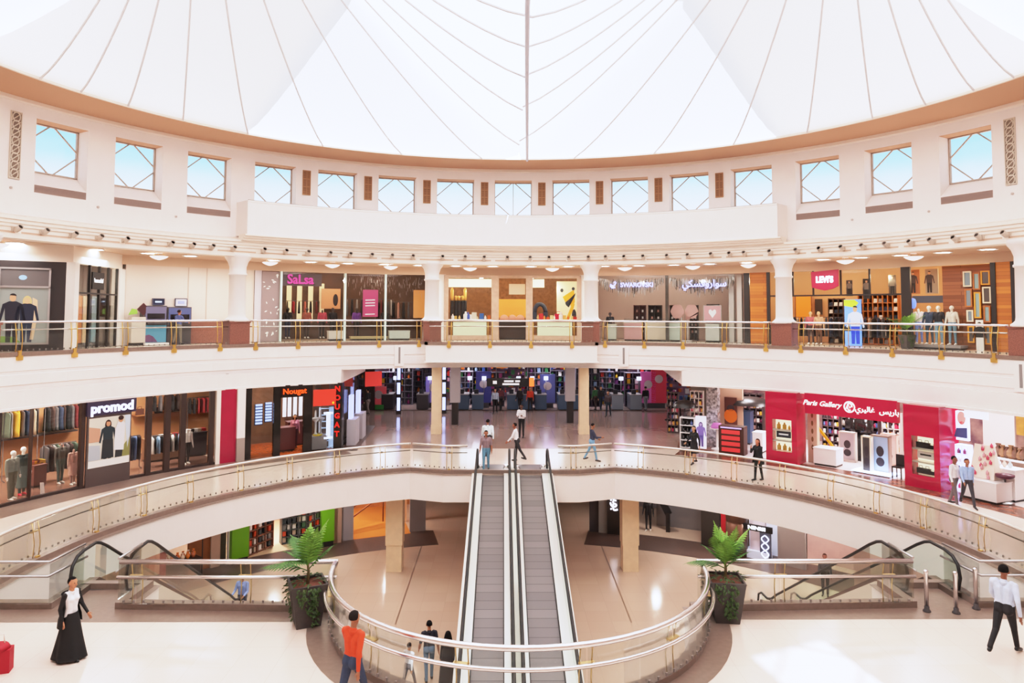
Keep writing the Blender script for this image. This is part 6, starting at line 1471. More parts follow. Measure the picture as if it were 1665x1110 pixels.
# mannequins and clothes of the fashion shop
mannequin('white mannequin in grey poncho and olive trousers at the left window', FM(19.55, -67.86, .0), '8a8f86', '6f6a58', H=1.76, trouser=1.3, build_=1.15, face=12)
mannequin('white mannequin in dark green top and grey skirt beside the poncho', FM(19.9, -66.12, .0), '3c4844', '5a6660', H=1.78, skirt=(1.05, .28, .15, .2, '5c6862'), face=-8, shoe='d03048')
th_ = -64.99
r = thing('price_card', 'small white card standing in the left window', 'card', pol(19.3, th_, 0), -rad(th_)); MB().plate([(-.07, 0), (.07, 0), (.02, .42), (-.1, .44)], -.02, .02).build('card', WHITE, r)
RL = [(22.6, [20, 60], 1.75, ['6f7a6c', 'c89a3a', 'e0a020', '5a5658', '2c3448', '5a5658', '1c1a1c', '4a5a4c'], 'coat', 'at the far left back of the fashion shop'), (22.8, [85, 128], 1.8, ['1c1a1c', '3b2a26', '5a5658', '2c3448', '3b2a26', '1c1a1c', '5a5658', '6a2a2c'], 'coat', 'behind the poster at the back'),
      (21.0, [80, 110], 1.1, ['5a5658', '3b2a26', '8a8482', '5a5658', 'b86a5a', '5a5658'], 'shirt', 'in the middle left of the fashion shop')]
pts_ = {0: [-63.55, -60.68], 1: [-59.31, -56.16], 2: [-61.99, -58.95], 3: [-50.85, -47.05], 4: [-53.47, -52.13], 5: [-48.52, -45.05], 6: [-44.16, -41.53], 7: [-46.82, -45.87]}
def rl(k, R, h, cols, kind, where, seed, **kw_):
    a, b = pts_[k]; rail('clothes rail '+where, FM(R, (a+b)/2, .01), R*rad(b-a)*1.15, h, cols, where, kind, seed, **kw_)
rl(0, 22.6, 2.75, ['6f7a6c', '8a8482', 'c89a3a', 'e0a020', '5a5658', '2c3448', '5a5658', 'b09a84', '1c1a1c'], 'coat', 'at the far left back of the fashion shop', 3)
rl(1, 22.8, 2.75, ['1c1a1c', '3b2a26', '5a5658', '2c3448', '3b2a26', '1c1a1c', '5a5658', '6a2a2c', '1c1a1c'], 'coat', 'behind the poster of the fashion shop', 8)
rl(2, 21.0, 1.45, ['5a5658', '3b2a26', '8a8482', '4a5a4c', 'b86a5a', '5a5658', '3b2a26', '4a5a4c'], 'coat', 'in the left middle of the fashion shop', 11)
rl(3, 20.4, 1.3, ['d8d2cc', '1c1a1c', '9cc0e4', '1c1a1c', '2a2426', '1c1a1c', 'f0ece8', '1c1a1c', '9cc0e4', '1c1a1c'], 'shirt', 'in the right window of the fashion shop', 15)
rl(4, 20.6, 1.4, ['6b84b4', '2c3448', '6b84b4', '3b2a26'], 'trousers', 'right of the poster in the fashion shop', 19)
rl(5, 22.9, 2.8, ['3b2a26', '1c1a1c', '5a5658', '3b2a26', '1c1a1c', '3b2a26'], 'shirt', 'at the right back of the fashion shop', 23)
rl(6, 22.4, 2.6, ['1c1a1c', '2a2426', 'a83236', 'a83236', 'a83236', '2c3448'], 'shirt', 'beside the crimson panel of the fashion shop', 27)
mannequin('headless mannequin in white top with black trousers in the right window', FM(19.8, -47.24, 0), 'ece6e0', '2a282c', H=1.7, headless=True, white='ece6e0')
mannequin('headless mannequin in green grey trousers near the middle of the fashion shop', FM(20.4, -61.22, 0), '5a5650', '4a5a54', H=1.7, headless=True, white='8a8078')
mannequin('headless mannequin in pink dress left of the poster', FM(19.8, -60.84, 0), 'c8a094', 'b89084', H=1.5, headless=True, white='c8a094', skirt=(1.0, .45, .16, .2, 'c8a094'))
for i, (t_, w, h, c, l) in enumerate([(*(-63.27, 0.47), .85, '6a4038', 'maroon table with yellow folded clothes in the left of the fashion shop'), (*(-48.14, 1.50), 1.0, '8a6a54', 'wooden table with hats and bags in the fashion shop'), (*(-44.14, 0.81), 1.1, '3a3438', 'dark table of folded jeans beside the crimson panel')]):
    M = FM(20.8 if i == 0 else 21.6, t_, .01); counter(l, M, w, .7, h, mat('table_'+c, c, .5), mat('table_'+c), 'display_table')
    for q in range(5): folded('%s folded pile, %s from left on the %s table' % (COLN[['e0a020', 'b86a5a', 'e0a020', '6a2a2c', 'c89a3a'][q]] if i == 0 else COLN[['f0ece8', '3b2a26', 'd8d2cc', 'b09a84', 'a83236'][q]], nth(q), ['maroon', 'wooden', 'dark'][i]), (['e0a020', 'b86a5a', 'e0a020', '6a2a2c', 'c89a3a'] if i == 0 else ['f0ece8', '3b2a26', 'd8d2cc', 'b09a84', 'a83236'])[q], M @ Matrix.Translation((-w*.4+w*.2*q, 0, h)), 'folded piles on the shop tables', (.24, .3, .14))
for i, t_ in enumerate([-48.96, -46.87, -44.88, -42.85, -41.37]):
    M = FM(23.4, t_, 1.9); bottle('dark handbag on the back wall shelf, %s from left in the fashion shop' % nth(i), M, ['5a3a30', '3a2c28', '5a4638', '6a4a3c', '8a2c30'][i], 'handbags at the back of the fashion shop', .4, 'bag')
mb = MB(); mb.ring([(23.2, 1.86), (23.2, 1.9), (23.8, 1.9), (23.8, 1.86)], -49.44, -40.47, 8); tag(mb.build('wall_shelf', mat('shelf_wood2', 'a87448', .5)), 'long wooden wall shelf with handbags', 'shelf')
mb = MB(); mb.ring([(23.3, 1.5), (23.3, 1.56), (23.8, 1.56), (23.8, 1.5)], -80, -55.58, 8); tag(mb.build('wall_shelf', DKGREY), 'long dark wall shelf at the left of the fashion shop', 'shelf')
# --- black eyewear shop at the foyer corner
BP = mat('gloss_black', '201a18', .15)
ew = lambda a, b, z0, z1, m, nm, R=18.85, l=None: wall2(a, b, R, z0, z1, m, nm, l)
x0, x1, x2, x3, x4, x5, x6 = [-40.65, -39.78, -36.6, -35.62, -32.27, -30.99, -27.47]
ew(x0, x1, 0, 3.3, BP, 'trim_40'); ew(x2, x3, 0, 3.3, BP, 'trim_41'); ew(x4, x5, 0, 3.3, BP, 'trim_42'); ew(x3, x4, 2.72, 3.3, BP, 'trim_43', 18.8, 'black lintel of the eyewear shop'); ew(x6, -27.0, 0, 3.3, BP, 'trim_44')
mb = MB(); mb.ring([(18.95, .01), (24, .01)], -42.8, -27.5, closed=False); struct(mb.build('floor_eyewear', mat('orange_floor', 'b05a26', .2, noise=.1)), 'orange floor of the eyewear shop')
wall2(-38, -28, 22.6, 0, 3.95, mat('brown_wall', '7a5c48', .7, noise=.3, nscale=2), 'wall_eyewear', 'brown back wall of the eyewear shop')
mb = MB()
for a, b in ((x1, x2), (x5, x6)): mb.ring([(18.9, .05), (18.9, 3.28), (18.92, 3.28), (18.92, .05)], a, b, 2)
struct(mb.build('window_41', GLASSW), 'glass front of the eyewear shop')
r = thing('shop_sign', 'glowing orange lettering over the black portal of the eyewear shop', 'sign', pol(18.7, -33.78, 3.0), -rad(-33.78))
text('Nougat', .36, mat('sign_orange', 'f0480c', .5, emit=.7), .02, .006, r, (0, 0, 0), sx=1.05)
OS = mat('orange_red_sign', 'e83a26', .5, emit=.12)
th_, w = -29.31, 1.10
r = panel('hanging_banner', 'orange red banner in the window at the corner of the eyewear shop', 'banner', th_, w, 18.7, 2.23, 3.01, OS, .03); shape(r, ell(w*.38, .12, .05, .06), mat('print_yellow', 'f8b820', .5, emit=.3))
for i, (t_, w, z0, z1) in enumerate([(*(-37.57, 0.38), 1.35, 2.35), (*(-36.24, 0.36), 1.45, 2.4), (*(-31.43, 0.12), 1.0, 2.2)]):
    r = panel('lit_display', 'blue-white lit eyewear rack, %s from left' % nth(i), 'display rack', t_, w, 20 if i < 2 else 19.6, z0, z1, mat('rack_navy', '3a4468', .4), .06, 'lit eyewear racks')
    for q in range(7): MB().box(-w/2+.03, w/2-.03, -.03, 0, .05+q*(z1-z0)/7, .05+q*(z1-z0)/7+.09).build('lit_shelf', mat('rack_light', 'b4c8ff', .5, emit=.6), r)
counter('maroon reception counter in the eyewear shop doorway', FM(20.0, -34.0, .01), .95, .6, 1.15, mat('maroon_desk', '5a2e2c', .35), mat('maroon_desk'))
counter('second maroon counter further inside the eyewear shop', FM(21.3, -31.36, .01), .9, .6, 1.2, mat('maroon_desk'), mat('maroon_desk'))
for i, t_ in enumerate([-32.11, -31.45, -30.71, -29.96]): panel('wall_strip', 'white vertical panel on the eyewear shop back wall, %s from left' % nth(i), 'panel', t_, .18, 22.4, 1.3, 2.9, mat('strip_white', 'e0dce4', .5, emit=.35), .05, 'white panels in the eyewear shop')
r = thing('figure_sign', 'glowing white upright sign shaped like a capital I at the corner window', 'sign', pol(19.1, -28.39, .55), -rad(-28.39)); mb = MB(); mb.box(-.09, .09, -.05, .05, 0, 1.3); mb.box(-.22, .22, -.05, .05, 0, .1); mb.box(-.22, .22, -.05, .05, 1.2, 1.3); mb.build('letter', mat('sign_coolwhite', 'dfe8ff', .5, emit=.6), r)
shelves('pale lit shelf behind the upright sign', FM(19.7, -27.84, .01), .9, 2.0, .3, 6, 2, mat('pale_blue_shelf', 'b4c4dc', .4, emit=.25), name='display_shelf', cat='shelf')
counter('grey window plinth with a yellow tray at the eyewear corner', FM(19.3, -29.78, .01), .8, .5, .7, GREY, GREY, 'display_plinth')
r = thing('tray', 'yellow tray on the grey window plinth', 'tray', pol(19.3, -29.78, .71)); mb = MB(); mb.lathe([(.001, .0), (.2, 0), (.24, .06), (.2, .05), (.001, .03)], n=16, caps=False); mb.build('dish', mat('tray_yellow', 'd8c020', .4), r)
for i, (px, c) in enumerate(((517, 'd8d8d8'), (525, 'a8a4a4'))): 
    t_ = [-29.98, -29.25][i]; r = thing('display_figure', 'grey abstract display figure in the corner window, %s one' % ['left', 'right'][i], 'display figure', pol(19.45, t_, .75), 0, 'display figures of the corner window'); MB().lathe([(.12, 0), (.05, .1), (.05, .6), (.2, .75), (.22, .8), (.05, .85), (.04, 1.15), (.001, 1.2)], n=12).build('figure', mat('fig_'+c, c, .4), r)
# corner post with vertical red lettering and the foyer side of the shop
mb = MB(); mb.box(-8.8, -8.4, 16.7, 17.15, 0, 3.3); struct(mb.build('trim_45', BP), 'black corner post')
r = thing('shop_sign', 'vertical glowing red lettering on the black corner post', 'sign', (-8.62, 16.66, .6)); 
for i, ch in enumerate('NOUGAT'): text(ch, .36, mat('sign_redglow', 'e01c10', .5, emit=.5), .02, .01, r, (0, 0, 2.4-i*.44), 'letter')
mb = MB(); mb.sweep([(-8.55, 17.1), (-8.8, 24.3)], [(0, 0), (0, .25), (.1, .25), (.1, 0)]); struct(mb.build('baseboard_left', BP))
mb = MB(); mb.sweep([(-8.6, 17.15), (-8.82, 24.3)], [(0, .25), (0, 3.28), (.02, 3.28), (.02, .25)]); struct(mb.build('window_42', GLASSW), 'glass side of the eyewear shop along the foyer')
for i, (y, h0, h1) in enumerate(((18.6, 1.3, 2.5), (20.4, 1.35, 2.55))):
    r = thing('display_case', 'pale grey display case with a glowing top along the foyer, %s one' % ['near', 'far'][i], 'display case', (-8.35, y, 0), rad(-88), 'display cases along the foyer')
    MB().box(-.6, .6, -.1, .35, 0, h0).build('base', mat('case_grey', 'b4aeb4', .4), r); MB().box(-.3, .3, -.08, .1, h0, h1).build('glow_panel', mat('case_glow', 'b0bcff', .5, emit=.5), r)
mb = MB(); mb.box(-9.6, -9.2, 17.3, 24.3, 0, 3.9); struct(mb.build('wall_eyewear_side', mat('brown_wall')))
r = thing('hanging_banner', 'small red banner hanging over the left side of the foyer', 'banner', (-8.0, 23.0, 2.5), .5); MB().box(-.5, .5, -.02, .02, 0, .85).build('cloth', mat('banner_red', 'd83c34', .6, emit=.15), r)
lamp('shop_lamp', 'AREA', pol(20.6, -36, 3.6), 60, (1, .75, .5), .8); lamp('shop_lamp', 'AREA', pol(20.4, -30.5, 3.6), 30, (1, .9, .85), .6)
# --- supermarket at the end of the foyer
rn = random.Random(12)
wl = mat('market_wall', '6a5468', .7, noise=.6, nscale=1.2, col2='a8849a')
mb = MB(); mb.box(-15, 18, 39, 39.2, 0, 3.95); struct(mb.build('wall_market', wl), 'far wall of the supermarket')
mb = MB(); mb.flat([(-15, 31.5), (18, 31.5), (18, 39), (-15, 39)], [], .007); struct(mb.build('floor_market', mat('market_floor', 'b8a49c', .2)))
mb = MB(); mb.box(-13, -9.4, 31.2, 31.5, 0, 3.9); struct(mb.build('wall_market_left', DKWALL))
mb = MB(); mb.box(-12.5, 13, 31.15, 31.5, .01, .03); struct(mb.build('trim_46', DKSTONE), 'dark threshold of the supermarket')
TILL = mat('till_blue', '4c6078', .4); GR2 = mat('till_grey', '8a94a0', .4)
tl = [(-8.1, '3a3438'), (-5.0, '3a3438'), (-1.35, TILL), (-.1, TILL), (.9, TILL), (1.95, TILL), (2.75, TILL), (4.4, TILL), (5.6, TILL), (8.0, GR2), (9.6, GR2)]
TX = [-8.56, -6.09, -3.24, -2.21, 0.27, 1.26, 2.25, 3.88, 4.91, 7.67, 8.97]
for i, x in enumerate(TX):
    m = TILL if 2 <= i < 9 else (GR2 if i >= 9 else mat('till_dark', '3a3438', .4))
    r = thing('checkout_counter', '%s checkout counter, %s from left across the supermarket entrance' % ('blue grey' if 2 <= i < 9 else ('pale grey' if i >= 9 else 'dark'), nth(i)), 'checkout', (x, 31.75, 0), 0, 'checkout counters')
    MB().box(-.4, .4, -.2, 1.2, .06, 1.05).build('body', m, r); MB().box(-.42, .42, -.23, 1.25, 1.05, 1.1).build('top', GREY, r); MB().box(-.37, .37, -.15, 1.1, 0, .06).build('plinth', DARK, r)
    MB().box(-.25, .05, .1, .35, 1.1, 1.4).build('till_screen', mat('till_screen', '2a2c34', .3), r); MB().cyl((.42, .9, 1.1), (.42, .9, 2.0), .025, n=6).build('lamp_post', STEELD, r); MB().box(.27, .57, .8, 1.0, 2.0, 2.25).build('number_lamp', mat('number_glow', 'e8ecff', .5, emit=.7), r)
PCOL = ['c83c34', '4a64a8', 'e0b430', 'f0ece8', '3c7a4c', 'b04c8a', '2c2a30', 'e07a34', '8aa4c8', '6a3c6c', 'd8a0b0']
PN = dict(zip(PCOL, ['red', 'blue', 'yellow', 'white', 'green', 'magenta', 'black', 'orange', 'pale blue', 'purple', 'pink']))
GX = [-9.19, -8.0, -6.81, -5.45, -3.53, -2.47, -1.18, 2.25, 3.32, 5.77, 6.98, 8.19, 9.36, 10.53]
for i, x in enumerate(GX):
    y = 33.6+(i % 3)*.9; M = Matrix.Translation((x, y, 0)); h = 2.5+.4*(i % 2)
    shelves('tall goods shelf, %s from left inside the supermarket' % nth(i), M, 1.7, h, .5, 6, 3, mat('gondola_%d' % (i % 3), ['6a6470', '8a8490', '4a4450'][i % 3], .5), name='goods_shelf', cat='shelf')
    for j in range(6):
        for q in range(3):
            if rn.random() < .1: continue
            c = rn.choice(PCOL); bottle('%s goods pack, shelf level %s, %s column of %s goods shelf from left' % (PN[c], nth(j), nth(q), nth(i)), M @ Matrix.Translation((-.85+1.7*(q+.5)/3, -.05, .07+(h-.08)*j/6)), c, 'goods packs on the supermarket shelves', .33, 'box' if rn.random() < .6 else 'bottle', 'goods_pack', 'goods pack')
for i, (px, c, h, l) in enumerate([(612, 'b84a50', 1.6, 'red and green promotional stand at the left of the supermarket'), (700, '8a7ac0', 2.2, 'violet promotional board behind the left tills'), (785, '3c3a78', 2.6, 'indigo promotional board with a pale ring'), (893, '5a5c94', 2.4, 'slate blue promotional board right of the red-topped person'), (1062, 'b0568c', 2.6, 'magenta promotional board at the right of the supermarket'), (1080, 'a83040', 3.2, 'red tall board at the right edge of the supermarket')]):
    x = [-9.19, -5.45, -1.83, 2.8, 10.1, 10.88][i]
    r = thing('promo_board', l, 'promotional board', (x, 32.9 if i else 31.7, 0)); MB().box(-.55, .55, -.04, .04, .35, h).build('board', mat('promo_'+c, c, .5, emit=.12), r); MB().box(-.4, .4, -.2, .2, 0, .35).build('foot', mat('promo_foot_%d' % (i == 0), '4aa04c' if i == 0 else '5a565c', .5), r)
    shape(r, ell(0, h*.65, .3, .3), mat('promo_pale', 'dcd0d4', .5), -.05)
mk = MB()
for q in range(900):
    x = rn.uniform(-12, 15); y = rn.uniform(36.6, 38.6); z = rn.choice([.3, .75, 1.2, 1.65, 2.1, 2.6, 3.1]); s = rn.uniform(.1, .3); z = s*.65 if z < .5 else z
    mk.use(mat('ware_'+rn.choice(PCOL))); mk.cbox((x, y, z), (s, .2, s*1.3))
tag(mk.build('merchandise'), 'dense mass of coloured goods along the far wall of the supermarket', 'goods', None, 'stuff')
for i in range(14):
    x = -11+i*1.75; r = thing('ceiling_banner', '%s hanging banner, %s from left over the supermarket' % (['purple', 'white', 'orange', 'pink'][i % 4], nth(i)), 'banner', (x, 32.6+(i % 3)*.9, 2.85), 0, 'banners hanging over the supermarket')
    MB().box(-.4, .4, -.01, .01, 0, .7).build('cloth', mat('bnr_%d' % (i % 4), ['7a5aa0', 'e8e4f0', 'd88a3c', 'c878a0'][i % 4], .5, emit=.15), r); MB().cyl((0, 0, .7), (0, 0, 1.1), .01, n=5).build('cord', GREY, r)
r = thing('hanging_sign', 'long black overhead sign with white lines and an orange end panel', 'sign', (0.03, 26, 2.21))
w = 2.97
MB().box(-w/2, w/2, 0, .12, 0, .5).build('board', mat('sign_black'), r); MB().box(w/2-.3, w/2, -.02, 0, -.0, .55).build('orange_panel', mat('panel_orange', 'f0642c', .5, emit=.8), r)
for x0, x1, z0, z1 in ((-.5, .55, .08, .2), (-.4, .2, .27, .38), (.3, .6, .27, .38), (-1.1, -.85, .15, .35)): shape(r, [(x0, z0), (x1, z0), (x1, z1), (x0, z1)], mat('sign_white'), -.006, 'white_line')
for x in (-.9, .9): MB().cyl((x, .06, .5), (x, .06, 1.7), .015, n=6).build('hanger', GREY, r)
for x, y in ((-6, 28), (0, 28), (6, 28), (-5, 22.5), (5, 22.5), (0, 24)): lamp('foyer_fill', 'AREA', (x, y, 3.85), 26, (1, .9, .88), .5)  # area lamps added to brighten the dark foyer
for x in (-9, -3, 3, 9): lamp('market_lamp', 'AREA', (x, 34, 3.85), 85, (1, .93, .97), 2)
# --- crimson perfume gallery on the right
CRIM = mat('crimson_gloss', 'b01640', .22, kind='wave', size=.55, coat=.3); CRIMF = mat('crimson_flat', 'b41a44', .35)
wall2(26.8, 90, 25.5, 0, 3.95, mat('gallery_wall', 'a88a80', .7, noise=.5, nscale=1.5, col2='6a4a54'), 'wall_perfume', 'back wall of the perfume shop')
mb = MB(); mb.ring([(18.95, .008), (26, .008)], 31, 90, closed=False); struct(mb.build('floor_perfume', mat('pale_grey_floor', 'dccfcc', .15, kind='tile', size=.6)), 'pale grey floor of the perfume shop')
def pillar(label, a, b, z1, depth, wx0, wx1, wz0, wz1, goods, gcol):
    tc = (a+b)/2; w = 18.35*rad(b-a); r = thing('display_pillar', label, 'pillar', pol(18.3, tc, 0), -rad(tc), 'crimson display pillars')
    mb = MB(); mb.box(-w/2, wx0, 0, depth, 0, z1); mb.box(wx1, w/2, 0, depth, 0, z1); mb.box(wx0, wx1, 0, depth, 0, wz0); mb.box(wx0, wx1, 0, depth, wz1, z1); mb.box(wx0, wx1, .45, depth, wz0, wz1)
    mb.build('casing', CRIM, r)
    MB().box(wx0, wx1, .42, .45, wz0, wz1).build('niche_back', mat('niche_cream', 'f0e2bc', .6, emit=.6), r)
    for q in (1, 2): z = wz0+(wz1-wz0)*q/3; MB().box(wx0, wx1, .02, .44, z-.03, z+.03).build('niche_shelf', mat('shelf_white', 'f0e8e0', .3), r)
    MB().box(wx0, wx1, .0, .02, wz0, wz1).build('glass', GLASSW, r)
    M0 = FM(18.3, tc, 0)
    h = (wz1-wz0)/3
    for q, (k, c, n_) in enumerate(goods):
        for s in ((-.25, .05, .3) if k != 'sign' else (0,)):
            x = (wx0+wx1)/2+s*(wx1-wx0); z = wz0+h*q+.04
            if k == 'sign':
                rr = thing('brand_card', '%s card on the middle shelf of the %s' % (n_, label.split(' with')[0]), 'card'); rr.matrix_world = M0 @ Matrix.Translation((x, .2, z+.08)); MB().box(-(wx1-wx0)*.38, (wx1-wx0)*.38, 0, .04, 0, h*.6).build('card', mat('card_'+c, c, .4), rr)
                MB().box(-(wx1-wx0)*.25, (wx1-wx0)*.25, -.005, 0, h*.25, h*.38).build('lettering', mat('sign_white') if c != 'f0e8e0' else DARK, rr)
            else: bottle('%s %s %s on the %s shelf of the %s' % (n_, {'bottle': 'bottle', 'bag': 'handbag', 'box': 'box'}[k], ['at left', 'in the middle', 'at right'][(-.25, .05, .3).index(s)], ['lowest', 'middle', 'top'][q], label.split(' with')[0]), M0 @ Matrix.Translation((x, .22, z)), c, 'goods in the crimson pillars', h*.62 if s != .3 else h*.4, k)
a, b = [39.58, 43.98]
w = 18.3*rad(b-a)
pillar('left crimson pillar with a lit display window of gold bottles', a, b, 3.22, 1.15, -w*.28, w*.33, .55, 1.98, [('bottle', 'd8a840', 'gold'), ('sign', '4a4c58', 'dark grey'), ('bottle', 'e0b048', 'gold')], 0)
a2, b2 = [58.14, 62.47]
w = 18.3*rad(b2-a2)
pillar('right crimson pillar with a lit display window of black handbags', a2, b2, 3.2, 1.35, -w*.28, w*.34, .5, 2.0, [('bag', '2a2628', 'black'), ('sign', 'f0e8e0', 'pale'), ('bag', '2a2628', 'black')], 0)
ta_, tb_ = [44.58, 56.62]
mb = MB(); mb.ring([(18.75, 2.32), (18.75, 3.22), (19.0, 3.22), (19.0, 2.32)], ta_, tb_); fs = tag(mb.build('shop_fascia', CRIMF), 'crimson fascia with white script lettering between the two pillars', 'sign')
def arc_text(body, tc, R, z, size, m, sx=1, sh=0, parent=None):
    o = text(body, size, m, .015, .004, None, (0, 0, 0), sx=sx, shear=sh)
    o.data.transform(FM(R, tc, z)); o.parent = parent; return o
t1, t2, t3 = [46.91, 50.62, 54.13]
arc_text('Paris Gallery', t1, 18.72, 2.8, .31, mat('sign_cream', 'fbeee4', .5, emit=.5), 1.05, .35, fs)
arc_text('\uFEF1\uFEAE\uFEF4\uFEDF\uFE8E\uFECF  \uFEB2\uFEF3\uFEAD\uFE8E\uFE91', t3, 18.72, 2.74, .31, mat('sign_cream'), 1.05, 0, fs)
M = FM(18.72, t2, 2.78); mb = MB()
mb.tube([(.22*math.cos(q*PI/12), 0, .22*math.sin(q*PI/12)) for q in range(24)], .03, 6, True, M=M)
mb.tube([(.12*math.cos(t_)*(1-.1*t_), 0, .16*math.sin(t_)) for t_ in [q*.5 for q in range(12)]], .028, 6, M=M); mb.tube([(-.16, 0, -.12), (-.05, 0, .16), (.02, 0, -.05), (.14, 0, .14)], .024, 6, M=M)
mb.build('round_emblem', mat('sign_cream'), fs)
def stand_frame(label, R, t_, w, h, c, pic, z=.01):
    r = thing('framed_stand', label, 'display stand', pol(R, t_, z), -rad(t_), 'framed stands in the perfume shop')
    mb = MB(); g = .06
    for q in ((-w/2, -w/2+g, 0, h), (w/2-g, w/2, 0, h), (-w/2, w/2, 0, g*1.5), (-w/2, w/2, h-g, h)): mb.box(q[0], q[1], -.12, .12, q[2], q[3])
    mb.build('frame', mat('stand_'+c, c, .4), r); MB().box(-w/2+g, w/2-g, -.08, .08, g, h-g).build('panel', mat('stand_pic_'+pic, pic, .4), r)
    shape(r, ell(0, h*.58, w*.2, h*.14), mat('print_dark', '3a3034', .5), -.09); shape(r, ell(0, h*.3, w*.22, h*.12), mat('print_dark'), -.09); return r
q1, q2, q3, q4, q5 = [48.44, 50.91, 52.42, 53.46, 44.0]
stand_frame('pale framed stand with a dark print in the middle of the perfume shop', 21.0, 47.54, .75, 1.35, 'cfc4bc', 'b8b0b4')
stand_frame('tall cream framed stand at the front of the perfume shop', 19.3, 52.01, .42, 1.55, 'f4ead0', '4a4440')
stand_frame('brown sided stand with a pale blue front beside the cream one', 19.6, 53.29, .8, 1.6, '9a8478', 'a8c0d8')
stand_frame('pink framed stand with a dark square deeper in the perfume shop', 21.6, 51.82, .7, 1.4, 'd8b4a4', 'dcc0b4')
counter('low glowing white base under the front stands', FM(19.35, 52.87, .008), 1.6, .9, .08, mat('glow_base', 'f0f4ff', .4, emit=.6), mat('glow_base'), 'display_platform')
counter('white podium with a grey rim at the front left of the perfume shop', FM(19.5, 46.73, .008), 1.0, .8, .78, mat('podium_white', 'f0e8e6', .4), mat('podium_white'), 'podium')
r = thing('gold_beam', 'slanting gold bar leaning behind the white podium', 'display prop', pol(20.0, 45.99, 0), -rad(45.99)); MB().bar((-.55, 0, 1.75), (.38, 0, .62), .1, .1).build('bar', mat('gold_bar', 'd89a20', .35, .5), r); MB().box(.3, .62, -.1, .1, 0, .65).build('stand', DARK, r)
th_, w = 44.69, 0.42
r = panel('beige_totem', 'tall beige panel with small bottles just right of the left crimson pillar', 'display panel', th_, w, 19.5, .01, 2.7, mat('totem_beige', 'c4ac98', .5), .3)
for q in range(5): shape(r, ell(0, .7+q*.36, .05, .12), mat('print_brown', '7a5a3c', .5))
for i, (t_, R_, l) in enumerate([(48.21, 22, 'left'), (46.59, 23, 'rear')]):
    r = thing('round_counter', 'black cylindrical cosmetics counter, %s one in the perfume shop' % l, 'counter', pol(R_, t_, .01), 0, 'black round counters'); MB().lathe([(.62, 0), (.62, 1.0), (.7, 1.02), (.7, 1.08)], n=24).build('drum', mat('gloss_black'), r); MB().lathe([(.5, 1.08), (.5, 1.5), (.4, 1.9), (.3, 2.0)], n=20).build('tier', mat('gloss_black'), r); MB().lathe([(.1, 0), (.12, .12), (.001, .16)], (0, -.66, .6), 8).build('gold_badge', BRASS, r)
r = thing('dining_chair', 'small black chair beside the right crimson pillar', 'chair', pol(19.2, 56.0, .01), -rad(56.0))
MB().box(-.2, .2, -.2, .2, .44, .5).build('seat', DARK, r); MB().box(-.2, .2, .17, .21, .5, .95).build('backrest', DARK, r)
for sx in (-.18, .18):
    for sy in (-.18, .18): MB().box(sx-.02, sx+.02, sy-.02, sy+.02, 0, .44).build('leg', DARK, r)
# shelves of goods around the perfume shop
SH = [(23.5, (1335, 1362), 2.3), (24.2, (1366, 1392), 2.4), (24.2, (1400, 1425), 2.4), (22.8, (1432, 1460), 2.2), (24, (1085, 1102), 2.3), (24.3, (1122, 1142), 2.4), (24.6, (1208, 1238), 2.4)]
SHT = [(23.5, 42.3, 44.28), (24.2, 44.0, 45.84), (24.2, 46.39, 48.12), (22.8, 49.91, 51.84), (24, 22.16, 23.58), (24.3, 25.11, 26.75), (24.6, 31.88, 34.22)]
PC2 = ['e8dcd4', 'c83c5c', '2c2628', 'd8a848', 'f4ece8', '8a3c5c', '4a3c40', 'd8b0a8', '5a6a9c']
PN2 = dict(zip(PC2, ['cream', 'crimson', 'black', 'gold', 'white', 'plum', 'brown', 'pink', 'blue']))
for i, (R_, a, b) in enumerate(SHT):
    w = R_*rad(b-a); M = FM(R_, (a+b)/2, .01); h = SH[i][2]; nm = ['behind the beige totem', 'behind the framed stand', 'behind the black counters', 'left of the right crimson pillar', 'at the foyer corner', 'behind the perfume stand', 'left of the left crimson pillar'][i]
    shelves('dark cosmetics shelf '+nm, M, w, h, .35, 6, 3, mat('cosm_shelf_%d' % (i % 2), ['5a4a4c', 'c4b4ac'][i % 2], .4), name='cosmetics_shelf', cat='shelf')
    for j in range(6):
        for q in range(6):
            c = rn.choice(PC2); bottle('%s %s, %s place on level %s of the shelf %s' % (PN2[c], 'bottle' if (j+q) % 2 else 'box', nth(q), nth(j), nm), M @ Matrix.Translation((-w/2+w*(q+.5)/6, -.05, .07+(h-.08)*j/6)), c, 'cosmetics on the perfume shop shelves', .2, 'bottle' if (j+q) % 2 else 'box', 'cosmetic_item', 'cosmetics')
# stands between the foyer and the left crimson pillar
t_ = 26.87
M = FM(19.6, 27.15, .01); shelves('white and black perfume stand at the corner of the foyer', M, .7, 1.55, .5, 4, 1, mat('stand_white', 'f0ecec', .4), DARK, 'perfume_stand', 'display stand')
for j in range(4):
    for q in range(3): bottle('%s bottle, %s of three on level %s of the corner perfume stand' % (['black', 'black', 'blue'][q], nth(q), nth(j)), M @ Matrix.Translation((-.2+.2*q, -.12, .07+1.47*j/4)), ['2c2628', '2c2628', '5a6a9c'][q], 'bottles on the corner perfume stand', .22, 'bottle')
r = thing('canopy', 'black dome canopy above the corner perfume stand', 'canopy', pol(19.9, 26.5, 0)); MB().lathe([(.6, 2.0), (.56, 2.15), (.36, 2.32), (.001, 2.38)], n=20, caps=False).build('dome', DARK, r); MB().cyl((0, 0, 0), (0, 0, 2.5), .03).build('pole', DKGREY, r); MB().cyl((0, 0, 0), (0, 0, .04), .3).build('foot', DKGREY, r)
